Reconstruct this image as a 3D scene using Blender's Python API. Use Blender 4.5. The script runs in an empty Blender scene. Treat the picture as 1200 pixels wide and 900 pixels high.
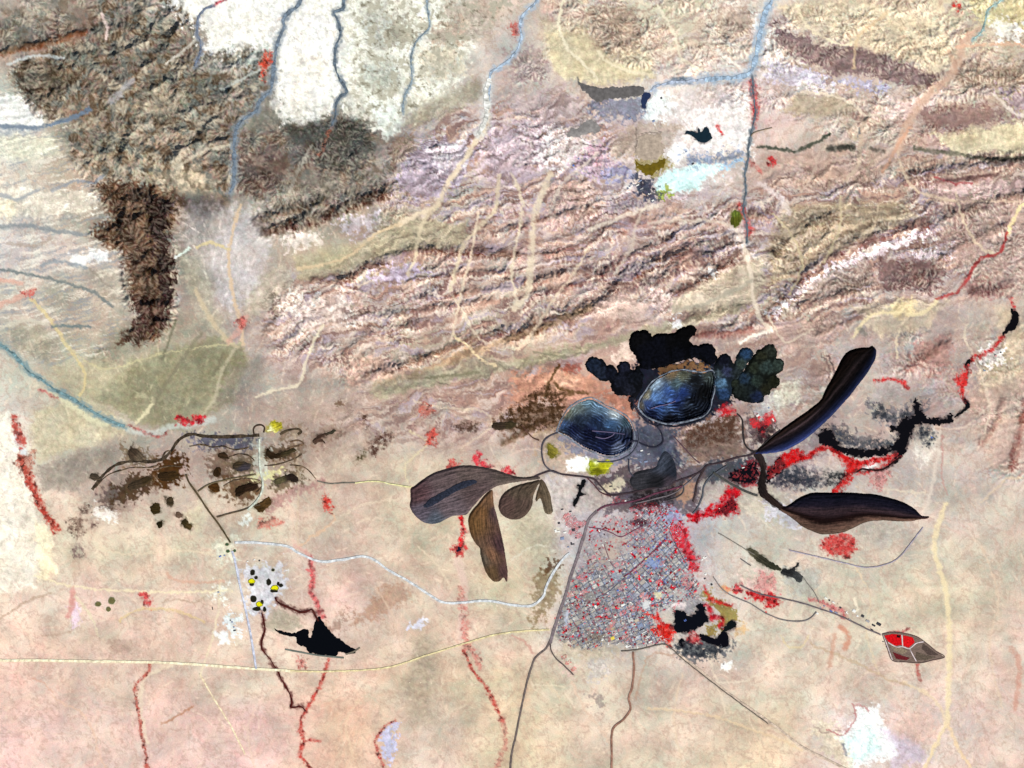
import bpy, math, random
import numpy as np
from mathutils import Vector

# ------------------------------------------------------------------ camera, sky, sun, exposure
scene = bpy.context.scene
M_PX = 30.0                                   # one picture pixel (of 1200 x 900) is 30 m on the ground
CAM_Z = 300000.0
cam_data = bpy.data.cameras.new('camera')
cam_data.sensor_width = 36.0
cam_data.lens = 300.0
cam_data.clip_start = 1000.0
cam_data.clip_end = 600000.0
cam = bpy.data.objects.new('camera', cam_data)
cam.location = (0.0, 0.0, CAM_Z + 60.0)
scene.collection.objects.link(cam)
scene.camera = cam

SUN_AZ, SUN_EL = 142.0, 41.0                  # morning sun in the south-east
world = bpy.data.worlds.new('World')
scene.world = world
world.use_nodes = True
wn = world.node_tree
sky = wn.nodes.new('ShaderNodeTexSky')
sky.sky_type = 'NISHITA'
sky.sun_disc = False
sky.sun_elevation = math.radians(SUN_EL)
sky.sun_rotation = math.radians(SUN_AZ)
wn.nodes['Background'].inputs['Strength'].default_value = 0.05
wn.links.new(sky.outputs['Color'], wn.nodes['Background'].inputs['Color'])

sun_data = bpy.data.lights.new('sun', 'SUN')
sun_data.energy = 4.6
sun_data.angle = math.radians(0.5)
sun_data.color = (1.0, 0.955, 0.89)
sun = bpy.data.objects.new('sun', sun_data)
az, el = math.radians(SUN_AZ), math.radians(SUN_EL)
sun_dir = Vector((math.sin(az) * math.cos(el), math.cos(az) * math.cos(el), math.sin(el)))
sun.rotation_euler = sun_dir.to_track_quat('Z', 'Y').to_euler()
sun.location = sun_dir * 50000.0
scene.collection.objects.link(sun)

vs = scene.view_settings
vs.view_transform = 'Standard'
vs.look = 'None'
vs.exposure = 0.62
vs.gamma = 1.0
vs.use_curve_mapping = False

rng = np.random.default_rng(7)
random.seed(7)
COL = scene.collection

# ------------------------------------------------------------------ colour
ALB = np.array([0.65, 0.66, 0.64])            # picture value -> ground albedo under this sun and exposure


def lin(c):
    c = np.asarray(c, float) / 255.0
    l = np.where(c <= 0.04045, c / 12.92, ((c + 0.055) / 1.055) ** 2.4)
    return l * ALB


# ------------------------------------------------------------------ noise
def smooth(t):
    return t * t * t * (t * (t * 6 - 15) + 10)


def sstep(a, b, x):
    t = np.clip((x - a) / (b - a), 0, 1)
    return t * t * (3 - 2 * t)


def perlin(x, y, seed=0):
    r = np.random.default_rng(1000 + seed)
    perm = r.permutation(512).astype(np.int32)
    ang = r.random(512) * 2 * np.pi
    gx, gy = np.cos(ang).astype(np.float32), np.sin(ang).astype(np.float32)
    xf, yf = np.floor(x), np.floor(y)
    xi, yi = xf.astype(np.int32) & 511, yf.astype(np.int32) & 511
    fx, fy = (x - xf).astype(np.float32), (y - yf).astype(np.float32)
    u, v = smooth(fx), smooth(fy)

    def g(ix, iy, dx, dy):
        h = perm[(perm[ix & 511] + iy) & 511]
        return gx[h] * dx + gy[h] * dy
    a = g(xi, yi, fx, fy)
    b = g(xi + 1, yi, fx - 1, fy)
    c = g(xi, yi + 1, fx, fy - 1)
    d = g(xi + 1, yi + 1, fx - 1, fy - 1)
    return ((a + u * (b - a)) * (1 - v) + (c + u * (d - c)) * v) * 1.5


def fbm(x, y, seed=0, octs=4, gain=0.5, lac=2.03):
    s = np.zeros_like(x, dtype=np.float32)
    a, n = 1.0, 0.0
    for o in range(octs):
        s += a * perlin(x * lac ** o + 17.3 * o, y * lac ** o - 9.1 * o, seed + o)
        n += a
        a *= gain
    return s / n


def ridged(x, y, seed=0, octs=5, gain=0.55, lac=2.07):
    s = np.zeros_like(x, dtype=np.float32)
    a, n, w = 1.0, 0.0, 1.0
    for o in range(octs):
        r = 1 - np.abs(perlin(x * lac ** o + 5.7 * o, y * lac ** o + 3.3 * o, seed + o)) * 1.6
        r = np.clip(r, 0, 1) ** 2 * w
        w = np.clip(r * 1.7, 0.25, 1)
        s += a * r
        n += a
        a *= gain
    return s / n


# ------------------------------------------------------------------ the map grid (picture pixels)
STEP = 1.15
GX0, GX1, GY0, GY1 = -46.0, 1246.0, -40.0, 940.0
NX = int((GX1 - GX0) / STEP) + 1
NY = int((GY1 - GY0) / STEP) + 1
gx = GX0 + np.arange(NX) * STEP
gy = GY0 + np.arange(NY) * STEP
X, Y = np.meshgrid(gx.astype(np.float32), gy.astype(np.float32))
WX = 2.6 * fbm(X / 9, Y / 9, 11, 3) + 1.0 * perlin(X / 3.1, Y / 3.1, 12)
WY = 2.6 * fbm(X / 9, Y / 9, 21, 3) + 1.0 * perlin(X / 3.1, Y / 3.1, 22)
MX = 9 * fbm(X / 24, Y / 24, 13, 4, 0.6)
MY = 9 * fbm(X / 24, Y / 24, 23, 4, 0.6)
BX = 14 * fbm(X / 60, Y / 60, 31, 3)
BY = 14 * fbm(X / 60, Y / 60, 41, 3)


def catmull(pts, closed=False, seg=1.5):
    p = np.asarray(pts, float)
    n = len(p)
    if n < 3:
        L = max(2, int(np.hypot(*(p[1] - p[0])) / seg) + 1)
        return p[0] + (p[1] - p[0]) * np.linspace(0, 1, L)[:, None]
    out = []
    m = n if closed else n - 1
    for i in range(m):
        if closed:
            a, b, c, d = p[i - 1], p[i], p[(i + 1) % n], p[(i + 2) % n]
        else:
            a, b, c, d = p[max(i - 1, 0)], p[i], p[i + 1], p[min(i + 2, n - 1)]
        k = max(1, int(np.hypot(*(c - b)) / seg))
        t = (np.arange(k) / k)[:, None]
        out.append(0.5 * (2 * b + (c - a) * t + (2 * a - 5 * b + 4 * c - d) * t ** 2 + (3 * b - a - 3 * c + d) * t ** 3))
    if not closed:
        out.append(p[-1:])
    return np.concatenate(out)


def box(pts, pad):
    p = np.asarray(pts)
    x0, y0 = p.min(0) - pad
    x1, y1 = p.max(0) + pad
    i0, i1 = max(0, int((x0 - GX0) / STEP)), min(NX, int((x1 - GX0) / STEP) + 2)
    j0, j1 = max(0, int((y0 - GY0) / STEP)), min(NY, int((y1 - GY0) / STEP) + 2)
    return slice(j0, max(j0, j1)), slice(i0, max(i0, i1))


def seg_dist(px, py, a, b):
    d = b - a
    L = float(d @ d) + 1e-9
    t = np.clip(((px - a[0]) * d[0] + (py - a[1]) * d[1]) / L, 0, 1)
    return np.hypot(px - a[0] - t * d[0], py - a[1] - t * d[1]), t


def sdf_poly(px, py, poly):
    """signed distance, positive inside"""
    p = np.asarray(poly, float)
    d = np.full(px.shape, 1e9, np.float32)
    ins = np.zeros(px.shape, bool)
    n = len(p)
    for i in range(n):
        a, b = p[i], p[(i + 1) % n]
        d = np.minimum(d, seg_dist(px, py, a, b)[0])
        if a[1] != b[1]:
            c = ((a[1] > py) != (b[1] > py)) & (px < (b[0] - a[0]) * (py - a[1]) / (b[1] - a[1]) + a[0])
            ins ^= c
    return np.where(ins, d, -d)


def dist_line(px, py, pts):
    p = np.asarray(pts, float)
    d = np.full(px.shape, 1e9, np.float32)
    for i in range(len(p) - 1):
        d = np.minimum(d, seg_dist(px, py, p[i], p[i + 1])[0])
    return d


def pmask(poly, soft=3.0, warp=1.0, big=0.0):
    s = box(poly, soft + 4 + warp * 4 + big * 14)
    x = X[s] + WX[s] * warp + BX[s] * big
    y = Y[s] + WY[s] * warp + BY[s] * big
    return s, sstep(-soft, soft, sdf_poly(x, y, poly))


def lmask(pts, w, soft=None, warp=0.6):
    soft = soft if soft is not None else max(0.8, w * 0.5)
    p = catmull(pts, seg=3.0)
    s = box(p, w + soft + 4 + warp * 4)
    d = dist_line(X[s] + WX[s] * warp, Y[s] + WY[s] * warp, p)
    return s, 1 - sstep(w / 2 - soft * 0.5, w / 2 + soft, d)

# ------------------------------------------------------------------ ground colours seen across the place (every 100 x 50 pixels)
BASE = '''
190,180,170 150,140,130 185,178,168 253,251,246 250,250,245 228,222,208 215,200,190 215,205,185 220,212,190 228,218,210 218,202,178 235,220,190 205,195,175
140,128,120 125,115,105 135,127,117 225,225,220 240,240,235 226,225,215 205,195,190 205,190,175 222,210,190 225,215,210 205,187,168 225,210,185 215,200,180
205,200,190 132,122,110 137,127,114 140,136,130 235,238,228 205,202,190 195,182,178 198,188,178 235,225,220 215,200,200 205,190,185 205,185,170 195,178,162
215,218,218 150,138,122 165,155,140 122,117,110 105,103,98 178,168,166 200,185,190 200,185,190 235,225,225 215,195,190 205,190,175 192,168,162 195,178,160
225,220,208 180,165,148 170,158,140 125,112,107 130,120,112 180,168,168 198,180,180 195,178,182 215,212,212 200,180,170 185,165,155 182,166,152 160,140,132
220,215,205 195,182,165 120,108,96 180,172,160 168,155,142 180,168,152 190,168,165 200,180,178 200,185,180 190,170,165 165,150,135 167,147,142 185,165,150
215,210,205 200,190,178 150,140,128 200,188,172 190,178,155 178,158,148 195,175,165 185,160,155 168,143,140 185,170,155 200,180,176 165,145,140 195,180,170
205,195,180 195,182,165 172,160,147 190,175,165 200,180,170 210,188,178 200,180,165 190,168,160 190,172,162 180,165,150 172,157,147 190,172,165 200,185,170
195,190,175 190,178,158 170,162,140 200,182,172 205,185,172 195,178,158 198,180,158 205,175,160 190,165,155 185,165,155 195,180,170 190,170,162 200,185,168
210,205,190 190,182,155 165,160,135 180,168,158 185,168,155 185,160,145 180,150,135 190,150,135 160,140,135 182,166,156 190,175,165 190,170,165 200,182,165
240,232,220 205,195,172 180,168,155 180,165,152 185,165,152 195,172,160 205,178,168 175,155,150 155,136,134 185,170,160 190,175,165 195,178,165 205,185,170
240,228,210 180,165,153 177,160,150 185,165,150 200,180,162 205,188,168 200,182,168 185,168,162 160,145,145 185,172,165 190,175,165 200,182,168 205,185,170
240,228,205 205,185,168 205,185,168 210,192,172 208,185,168 208,192,168 205,190,170 190,180,178 182,170,174 200,188,170 205,190,175 208,190,172 205,185,165
235,222,198 215,198,175 215,198,175 205,190,172 205,182,168 212,192,170 205,190,165 188,180,178 188,178,176 205,192,172 208,192,170 208,192,168 205,188,165
222,205,182 218,198,178 215,195,172 212,195,175 205,182,165 210,188,170 202,188,162 188,182,178 205,195,185 205,190,168 205,190,165 212,195,165 210,188,165
222,198,175 212,190,168 212,190,168 212,195,172 212,192,172 208,185,165 215,195,175 195,184,174 196,184,170 210,195,172 212,195,170 212,195,168 215,192,172
228,195,175 205,185,165 205,182,162 205,190,168 215,190,165 200,182,158 205,188,160 205,190,165 205,182,162 212,192,168 215,192,170 215,192,172 215,190,170
232,200,185 215,192,175 215,188,172 215,185,172 222,190,160 200,180,165 215,195,165 215,195,170 210,190,165 220,198,165 228,208,198 220,195,180 215,190,172
235,205,190 222,200,182 222,195,180 220,190,178 225,195,165 205,185,172 218,198,168 215,195,168 212,192,165 225,200,165 226,206,196 222,198,182 215,192,172
'''
tab = np.array([[[float(v) for v in c.split(',')] for c in row.split()] for row in BASE.strip().split('\n')])
tab[11:] += np.array([3, 5, 7])
tab[14:] += np.array([5, 3, 3])
tab[11:, 7:] += np.array([-3, 0, 6])
tab[14:, :5] += np.array([3, -1, 4])
tab[5:11] += np.array([-4, -3, 1])


def base_colour(x, y):
    u = np.clip(x / 100.0, 0, 11.999)
    v = np.clip(y / 50.0, 0, 17.999)
    i, j = u.astype(int), v.astype(int)
    fu, fv = (u - i)[..., None], (v - j)[..., None]
    fu, fv = fu * fu * (3 - 2 * fu), fv * fv * (3 - 2 * fv)
    return (tab[j, i] * (1 - fu) + tab[j, i + 1] * fu) * (1 - fv) + (tab[j + 1, i] * (1 - fu) + tab[j + 1, i + 1] * fu) * fv


C = base_colour(X + BX * 1.6, Y + BY * 1.2).astype(np.float32)      # picture colours, turned into albedo at the end

# ------------------------------------------------------------------ outlines of the land forms
MASSIF = [(10, 80), (30, 67), (60, 58), (98, 44), (108, 22), (112, -40), (218, -40), (224, 30), (233, 48), (232, 70), (262, 60), (300, 54),
          (322, 60), (322, 90), (305, 122), (288, 142), (277, 158), (275, 190), (272, 235), (225, 236), (212, 228), (190, 225), (160, 215), (125, 208),
          (100, 206), (84, 186), (70, 160), (88, 140), (60, 142), (45, 130), (22, 108)]
RIDGE_B = [(110, 215), (150, 212), (185, 218), (215, 228), (224, 240), (212, 258), (200, 268), (200, 285), (202, 320), (203, 350), (197, 380), (182, 398),
           (160, 404), (138, 402), (150, 388), (162, 370), (152, 345), (148, 320), (142, 296), (126, 288), (108, 276), (112, 266), (134, 258), (124, 240)]
DARKFAN = [(278, 160), (300, 148), (330, 143), (365, 146), (392, 134), (428, 140), (448, 162), (470, 168), (462, 200), (470, 222), (440, 232), (400, 255),
           (345, 275), (310, 272), (308, 262), (278, 225)]
HILLS_NW = [(-46, 14), (20, 4), (60, -10), (112, -20), (110, 22), (104, 36), (75, 45), (40, 52), (-46, 72)]
FOLD = [(470, 165), (520, 130), (580, 120), (650, 110), (700, 125), (735, 180), (750, 225), (800, 225), (870, 230), (900, 200), (1000, 180), (1246, 170), (1246, 330),
        (1180, 320), (1120, 350), (1000, 380), (910, 400), (860, 395), (760, 380), (690, 400), (560, 420), (440, 450), (330, 430), (300, 380), (310, 330), (420, 300), (450, 240)]
NE_HILLS = [(640, -40), (890, -40), (900, 20), (1246, -40), (1246, 170), (1000, 175), (900, 130), (820, 110), (790, 80), (700, 95), (640, 60)]
SALT_N = [(165, -40), (660, -40), (622, 0), (560, 40), (520, 110), (450, 150), (425, 138), (390, 133), (365, 145), (330, 144), (300, 130), (322, 90), (322, 60),
          (300, 53), (262, 60), (234, 62), (232, 40), (215, 22)]
FANS_W = [(-46, 85), (10, 85), (22, 108), (45, 132), (85, 142), (70, 162), (84, 188), (100, 206), (112, 218), (124, 240), (134, 258), (108, 275), (142, 296),
          (150, 340), (150, 385), (110, 420), (60, 430), (-46, 395)]
FAN_GREEN = [(150, 425), (200, 408), (250, 396), (285, 404), (290, 430), (272, 470), (215, 505), (160, 495), (110, 465)]
SALT_S = [(1002, 826), (1010, 829), (1018, 832), (1026, 829), (1034, 842), (1042, 856), (1052, 872), (1052, 884), (1038, 890), (1018, 896), (1000, 898), (990, 886), (985, 870),
          (980, 862), (990, 858), (998, 850), (1002, 840)]

# ------------------------------------------------------------------ relief
amp = np.full(X.shape, 10.0, np.float32)      # height of the local relief in metres
fold = np.zeros_like(amp)                     # how strongly the beds strike east-north-east
rock = np.zeros_like(amp)


def relief(poly, a, soft, f=None, r=None, big=0.6):
    s, m = pmask(poly, soft, 1.0, big)
    amp[s] = amp[s] * (1 - m) + a * m
    if f is not None:
        fold[s] = fold[s] * (1 - m) + f * m
    if r is not None:
        rock[s] = rock[s] * (1 - m) + r * m


relief(FOLD, 98, 26, f=1.0)
relief(NE_HILLS, 150, 20, f=0.4)
relief([(1000, 395), (1130, 380), (1246, 360), (1246, 560), (1120, 520), (1040, 460)], 60, 30, f=0.3)
relief([(1090, 225), (1246, 215), (1246, 345), (1180, 350), (1130, 332)], 120, 14, f=0.5)
relief([(1058, 388), (1128, 378), (1130, 440), (1062, 450)], 95, 12, f=0.2)
relief([(1140, 430), (1246, 410), (1246, 580), (1150, 560)], 70, 18, f=0.2)
relief([(560, 420), (680, 400), (690, 470), (650, 510), (480, 520), (380, 520), (400, 470)], 40, 25, f=0.8)
relief([(820, 400), (990, 380), (1010, 440), (900, 520), (780, 560), (770, 500)], 55, 16, f=0.5)
relief([(700, 0), (745, 5), (750, 60), (730, 70), (700, 62)], 120, 10)
relief([(590, 60), (640, 55), (642, 92), (605, 100)], 90, 8)
relief([(1030, 300), (1095, 305), (1120, 330), (1090, 345), (1035, 340)], 160, 9, f=0.4)
relief([(690, 330), (760, 300), (830, 280), (880, 262), (870, 300), (800, 340), (740, 355)], 150, 12, f=1.0)
relief([(1060, 185), (1246, 175), (1246, 225), (1070, 222)], 130, 9, f=0.9)
relief([(1120, 140), (1190, 125), (1200, 150), (1140, 160)], 90, 8)
relief([(900, 20), (960, 45), (1100, 92), (1080, 108), (980, 90), (920, 60)], 100, 7, f=0.5)
relief(HILLS_NW, 150, 8, r=0.6)
relief(MASSIF, 300, 11, r=1.0, big=0.3)
relief(RIDGE_B, 430, 13, r=1.0, big=0.5)
relief(DARKFAN, 165, 16, r=0.7, big=0.3)
relief(SALT_N, 14, 12)
relief([(205, 226), (268, 228), (266, 258), (225, 262), (202, 256)], 190, 8, r=0.8)
relief([(180, 200), (225, 190), (262, 205), (268, 232), (215, 226)], 90, 14)
relief([(205, 215), (285, 225), (300, 300), (285, 420), (215, 300)], 26, 12)
relief([(130, 392), (180, 404), (140, 424), (95, 420)], 80, 12)

VALLEYS = [  # smooth floors between the beds: outline, colour
    ([(345, 312), (400, 290), (432, 278), (470, 258), (505, 256), (535, 266), (548, 258), (545, 288), (490, 291), (450, 303), (400, 318), (350, 330)], (180, 168, 144)),
    ([(440, 452), (500, 430), (545, 407), (600, 393), (640, 376), (702, 350), (694, 364), (640, 386), (590, 405), (540, 424), (480, 446)], (176, 148, 122)),
    ([(430, 458), (520, 438), (600, 421), (680, 403), (740, 389), (800, 373), (872, 350), (876, 362), (800, 386), (740, 399), (680, 415), (600, 433), (520, 449), (440, 466)], (174, 166, 144)),
    ([(780, 352), (820, 335), (860, 312), (890, 305), (900, 330), (880, 355), (830, 366), (790, 368)], (194, 180, 160)),
    ([(690, 345), (730, 345), (765, 358), (750, 378), (700, 372)], (206, 182, 172)),
    ([(290, 330), (330, 310), (345, 330), (310, 365), (285, 385)], (198, 186, 170)),
    ([(640, 40), (690, 38), (720, 75), (760, 80), (770, 92), (700, 98), (650, 88)], (216, 202, 170)),
    ([(935, 108), (980, 112), (1005, 130), (960, 140), (920, 130)], (190, 174, 152)),
    ([(1000, 360), (1060, 352), (1110, 352), (1090, 385), (1030, 395)], (200, 184, 164)),
    ([(1100, 160), (1180, 148), (1246, 140), (1246, 172), (1120, 182)], (214, 202, 174)),
]
for poly, col in VALLEYS:
    relief(poly, 12, 7, big=0.25)
patch = fbm(X / 60 + 0.25 * WX / 60, Y / 38, 45, 4, 0.6)
amp *= np.clip(0.85 + 2.6 * patch, 0.22, 1.4) * (1 - rock) + np.clip(0.85 + 1.8 * patch, 0.35, 1.25) * rock
TH = math.radians(17.0)                       # strike of the beds: up to the right
U = X * math.cos(TH) - Y * math.sin(TH)
V = X * math.sin(TH) + Y * math.cos(TH)
qx, qy = X + BX * 0.8 + 1.2 * WX, Y + BY * 0.8 + 1.2 * WY
iso = ridged(qx / 36, qy / 36, 51, 3, 0.42)
beds = ridged((U + BX * 2.2) / 95, (V + BY * 1.6 + 1.2 * WY) / 25, 61, 3, 0.45)
lump = fbm(qx / 16, qy / 16, 71, 2)
H = amp * ((1 - fold) * (0.62 * iso + 0.22 * lump) + fold * (0.85 * beds + 0.14 * iso + 0.05 * lump))
H += 26 * fbm(X / 120, Y / 120, 81, 4)
rise = sstep(430, 60, Y + BY) * 120
H += rise

# ------------------------------------------------------------------ named ridges of the fold belt: line, crest height, half width, colour
RIDGES = [
    ([(312, 271), (345, 264), (388, 251), (425, 236), (452, 228)], 150, 9, (82, 58, 50)),
    ([(300, 262), (340, 246), (380, 236)], 70, 7, (120, 104, 92)),
    ([(438, 314), (465, 300), (490, 293), (540, 297), (575, 297), (606, 300)], 95, 7, (108, 76, 66)),
    ([(598, 398), (640, 381), (682, 366), (714, 350), (726, 334), (762, 314), (806, 294)], 150, 8, (112, 76, 68)),
    ([(735, 340), (775, 325), (815, 305), (862, 288)], 120, 8, (104, 82, 84)),
    ([(790, 345), (830, 325), (868, 298), (882, 290)], 90, 6, (112, 78, 72)),
    ([(402, 414), (430, 397), (462, 386), (500, 379)], 60, 5, (150, 118, 108)),
    ([(430, 441), (478, 427), (520, 411), (548, 400), (590, 388)], 60, 5, (142, 106, 88)),
    ([(450, 436), (470, 428)], 50, 4, (88, 62, 56)),
    ([(555, 408), (578, 396), (600, 386)], 60, 5, (128, 96, 90)),
    ([(900, 378), (930, 342), (955, 318), (990, 294), (1040, 274), (1086, 266)], 110, 9, (150, 108, 102)),
    ([(815, 392), (850, 391), (880, 386)], 70, 6, (150, 98, 92)),
    ([(805, 375), (840, 366), (870, 362)], 60, 6, (150, 112, 104)),
    ([(845, 240), (880, 255), (910, 250)], 50, 8, (172, 142, 132)),
    ([(365, 328), (395, 330), (415, 326)], 50, 5, (120, 92, 84)),
    ([(310, 392), (325, 372), (318, 345)], 40, 6, (150, 128, 118)),
    ([(400, 330), (430, 312)], 60, 6, (120, 88, 80)),
    ([(-20, 68), (20, 58), (55, 50), (100, 38)], 90, 5, (112, 78, 56)),
    ([(1070, 205), (1120, 200), (1170, 192), (1230, 186)], 110, 7, (112, 88, 86)),
    ([(1060, 215), (1110, 214), (1160, 208)], 60, 5, (150, 112, 110)),
    ([(655, 282), (700, 270), (745, 262), (790, 262)], 60, 7, (172, 142, 136)),
    ([(600, 330), (650, 326), (690, 318)], 60, 6, (168, 132, 122)),
    ([(590, 520), (628, 500), (655, 492)], 20, 5, (110, 84, 66)),
    ([(1186, 548), (1192, 520), (1204, 470)], 40, 6, (165, 92, 88)),
    ([(480, 330), (540, 322), (600, 318)], 60, 4, (146, 112, 104)),
    ([(500, 350), (560, 342), (610, 335), (660, 322)], 60, 4, (140, 106, 98)),
    ([(460, 370), (520, 360), (580, 352)], 60, 4, (150, 114, 106)),
    ([(620, 346), (660, 338), (700, 324), (740, 300), (790, 280)], 75, 5, (138, 104, 100)),
    ([(640, 300), (690, 285), (730, 275)], 60, 5, (156, 120, 112)),
    ([(600, 270), (650, 255), (690, 245)], 60, 5, (160, 126, 118)),
    ([(905, 302), (940, 272), (980, 252)], 70, 6, (146, 122, 104)),
    ([(930, 362), (980, 347), (1022, 336)], 70, 5, (130, 108, 102)),
    ([(960, 392), (1000, 374), (1030, 362)], 50, 5, (150, 124, 114)),
    ([(1112, 256), (1160, 238), (1210, 226)], 80, 6, (150, 120, 114)),
    ([(1104, 304), (1140, 282), (1185, 262)], 70, 6, (152, 122, 116)),
    ([(1064, 432), (1086, 418), (1112, 402)], 60, 7, (160, 118, 112)),
    ([(1140, 345), (1165, 340), (1185, 332)], 60, 6, (146, 106, 104)),
    ([(1150, 520), (1165, 500), (1176, 470)], 40, 5, (172, 132, 126)),
]
for pts, hgt, hw, col in RIDGES:
    p = catmull(pts, seg=3.0)
    s = box(p, hw * 2.2 + 6)
    d = dist_line(X[s] + WX[s] * 1.5, Y[s] + WY[s] * 1.5, p)
    spur = 0.8 + 0.25 * ridged(qx[s] / 12, qy[s] / 12, 91, 3)
    H[s] += 1.5 * hgt * np.exp(-(d / hw) ** 2) * spur
    m = (1 - sstep(hw * 0.35, hw * 1.15, d)) * np.clip(0.8 + 0.8 * fbm(X[s] / 9, Y[s] / 9, 95, 3), 0, 1)
    C[s] = C[s] * (1 - m[..., None]) + np.array(col) * m[..., None]


def blur(a, r):
    """three box blurs of radius r cells"""
    for _ in range(3):
        for ax in (0, 1):
            n = a.shape[ax]
            pad = [(0, 0), (0, 0)]
            pad[ax] = (r + 1, r)
            c = np.cumsum(np.pad(a, pad, mode='edge').astype(np.float64), axis=ax)
            lo = np.take(c, np.arange(n), axis=ax)
            hi = np.take(c, np.arange(n) + 2 * r + 1, axis=ax)
            a = ((hi - lo) / (2 * r + 1)).astype(np.float32)
    return a


# ------------------------------------------------------------------ rain wears gullies down every slope
def gullies(Hin, cell, seed):
    """stripes that run downhill, joining where slopes meet: 1 on the spurs, -1 in the gullies"""
    g1, g0 = np.gradient(Hin, STEP * M_PX)
    sl = np.hypot(g0, g1) + 1e-5
    sx, sy = -g1 / sl, g0 / sl
    r = np.random.default_rng(seed)
    T = 256
    jx, jy = r.random((T, T), dtype=np.float32), r.random((T, T), dtype=np.float32)
    u, v = (X + 0.15 * WX) / cell, (Y + 0.15 * WY) / cell
    iu, iv = np.floor(u).astype(np.int32), np.floor(v).astype(np.int32)
    fu, fv = u - iu, v - iv
    cs = np.zeros_like(u)
    sn = np.zeros_like(u)
    for dj in (-1, 0, 1):
        for di in (-1, 0, 1):
            a, b = (iv + dj) % T, (iu + di) % T
            dx = fu - di - jx[a, b]
            dy = fv - dj - jy[a, b]
            w = np.clip(1.3 - (dx * dx + dy * dy), 0, 1) ** 2
            ph = 6.2832 * (dx * sx + dy * sy)
            cs += w * np.cos(ph)
            sn += w * np.sin(ph)
    m = np.hypot(cs, sn) + 0.05
    return cs / m, sl


relief_k = np.clip(amp / 105.0, 0.0, 1.2) * (1 - 0.42 * fold) * (1 - 0.1 * rock)
g = np.zeros_like(H)
for cell, hgt, sd, rad in ((9.0, 15.0, 1, 4), (5.2, 8.0, 2, 2), (3.1, 3.6, 3, 1)):
    gg, sl = gullies(blur(H, rad), cell, sd)
    k = relief_k * np.clip(sl / 0.13, 0, 1)
    H = H + hgt * gg * k
    g += gg * k * (0.42 if cell > 8 else (0.45 if cell > 5 else 0.3))
g = np.tanh(2.0 * g)
spur = np.clip(g, 0, 1)                       # bare rock of the spurs
chan = np.clip(-g, 0, 1)                      # pale gravel of the gullies
rill, _ = gullies(blur(H, 16), 15.0, 9)
rill2, _ = gullies(blur(H, 10), 8.0, 10)

# ------------------------------------------------------------------ soil and rock colours
n1 = fbm(X / 26, Y / 26, 101, 4)
n2 = fbm(X / 7, Y / 7, 111, 4, 0.65)
n3 = perlin(X / 2.3, Y / 2.3, 121)
n4 = fbm(X / 30, Y / 30, 131, 5, 0.62)
n5 = fbm(X / 24, Y / 24, 141, 5, 0.62)
n6 = fbm(X / 5.0, Y / 5.0, 145, 3, 0.7)
hilly = sstep(20, 90, amp)
# drawn-out streaks left by sheet wash on the plains
wa, wb = fbm(X / 70, Y / 70, 146, 3), fbm(X / 70, Y / 70, 147, 3)
sw = fbm((X + 90 * wa) / 16, (Y + 90 * wb) / 16, 148, 4, 0.55)
sw2 = fbm((X + 70 * wb + 40) / 11, (Y - 80 * wa) / 11, 149, 4, 0.55)
fine = 0.3 + 0.7 * hilly
C *= (1 + 0.06 * n1 + (0.055 + 0.035 * hilly) * sw + 0.12 * n2 * fine + 0.04 * n3 * fine)[..., None]
C += (n4 * (0.4 + 0.6 * hilly))[..., None] * np.array([14, -5, -8]) + (n5 * (0.4 + 0.6 * hilly))[..., None] * np.array([-9, 2, 15]) + (n6 * fine)[..., None] * np.array([9, -6, 2]) + sw2[..., None] * np.array([8, -5, -5])
n7, n8 = fbm(X / 52, Y / 46, 155, 3), fbm((X + 30 * wa) / 40, (Y + 30 * wb) / 40, 165, 3)
C += n7[..., None] * np.array([40, 35, 31]) + n8[..., None] * np.array([9, -3, 0])
# rills of the plains: pale sand in the beds, darker crust between
flat = (1 - hilly) * (1 - rock)
m = (flat * sstep(0.72, 0.97, rill) * np.clip(0.1 + 2.2 * sw2 + 1.2 * n1, 0, 0.75))[..., None]
C = C * (1 - m) + (C * 0.4 + np.array([246, 228, 206]) * 0.6) * m
m = (flat * 0.6 * sstep(0.8, 0.98, -rill2) * np.clip(0.05 + 1.2 * sw, 0, 0.35))[..., None]
C = C * (1 - m) + np.array([178, 148, 136]) * m
m = (flat * sstep(0.82, 0.98, rill2) * np.clip(0.0 - 1.3 * sw, 0, 0.35))[..., None]
C = C * (1 - m) + np.array([240, 222, 202]) * m

# beds of different rock along the strike
bd = fbm((U + BX * 2.2) / 44, (V + BY * 1.6 + 1.6 * WY) / 6.0, 151, 4, 0.62)
bd2 = fbm((U + BX * 2) / 50, (V + BY * 1.6 + 1.6 * WY) / 11.0, 161, 4, 0.62)
f1 = fold * sstep(0.0, 0.28, bd) * 0.85
C = C * (1 - f1[..., None]) + np.array([140, 112, 108]) * f1[..., None]
f2 = fold * sstep(0.06, 0.34, -bd) * 0.75
C = C * (1 - f2[..., None]) + np.array([232, 214, 204]) * f2[..., None]
f3 = fold * sstep(0.08, 0.34, bd2) * 0.62
C = C * (1 - f3[..., None]) + np.array([182, 168, 186]) * f3[..., None]
f4 = fold * sstep(0.1, 0.36, -bd2) * 0.55
C = C * (1 - f4[..., None]) + np.array([206, 166, 148]) * f4[..., None]

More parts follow.
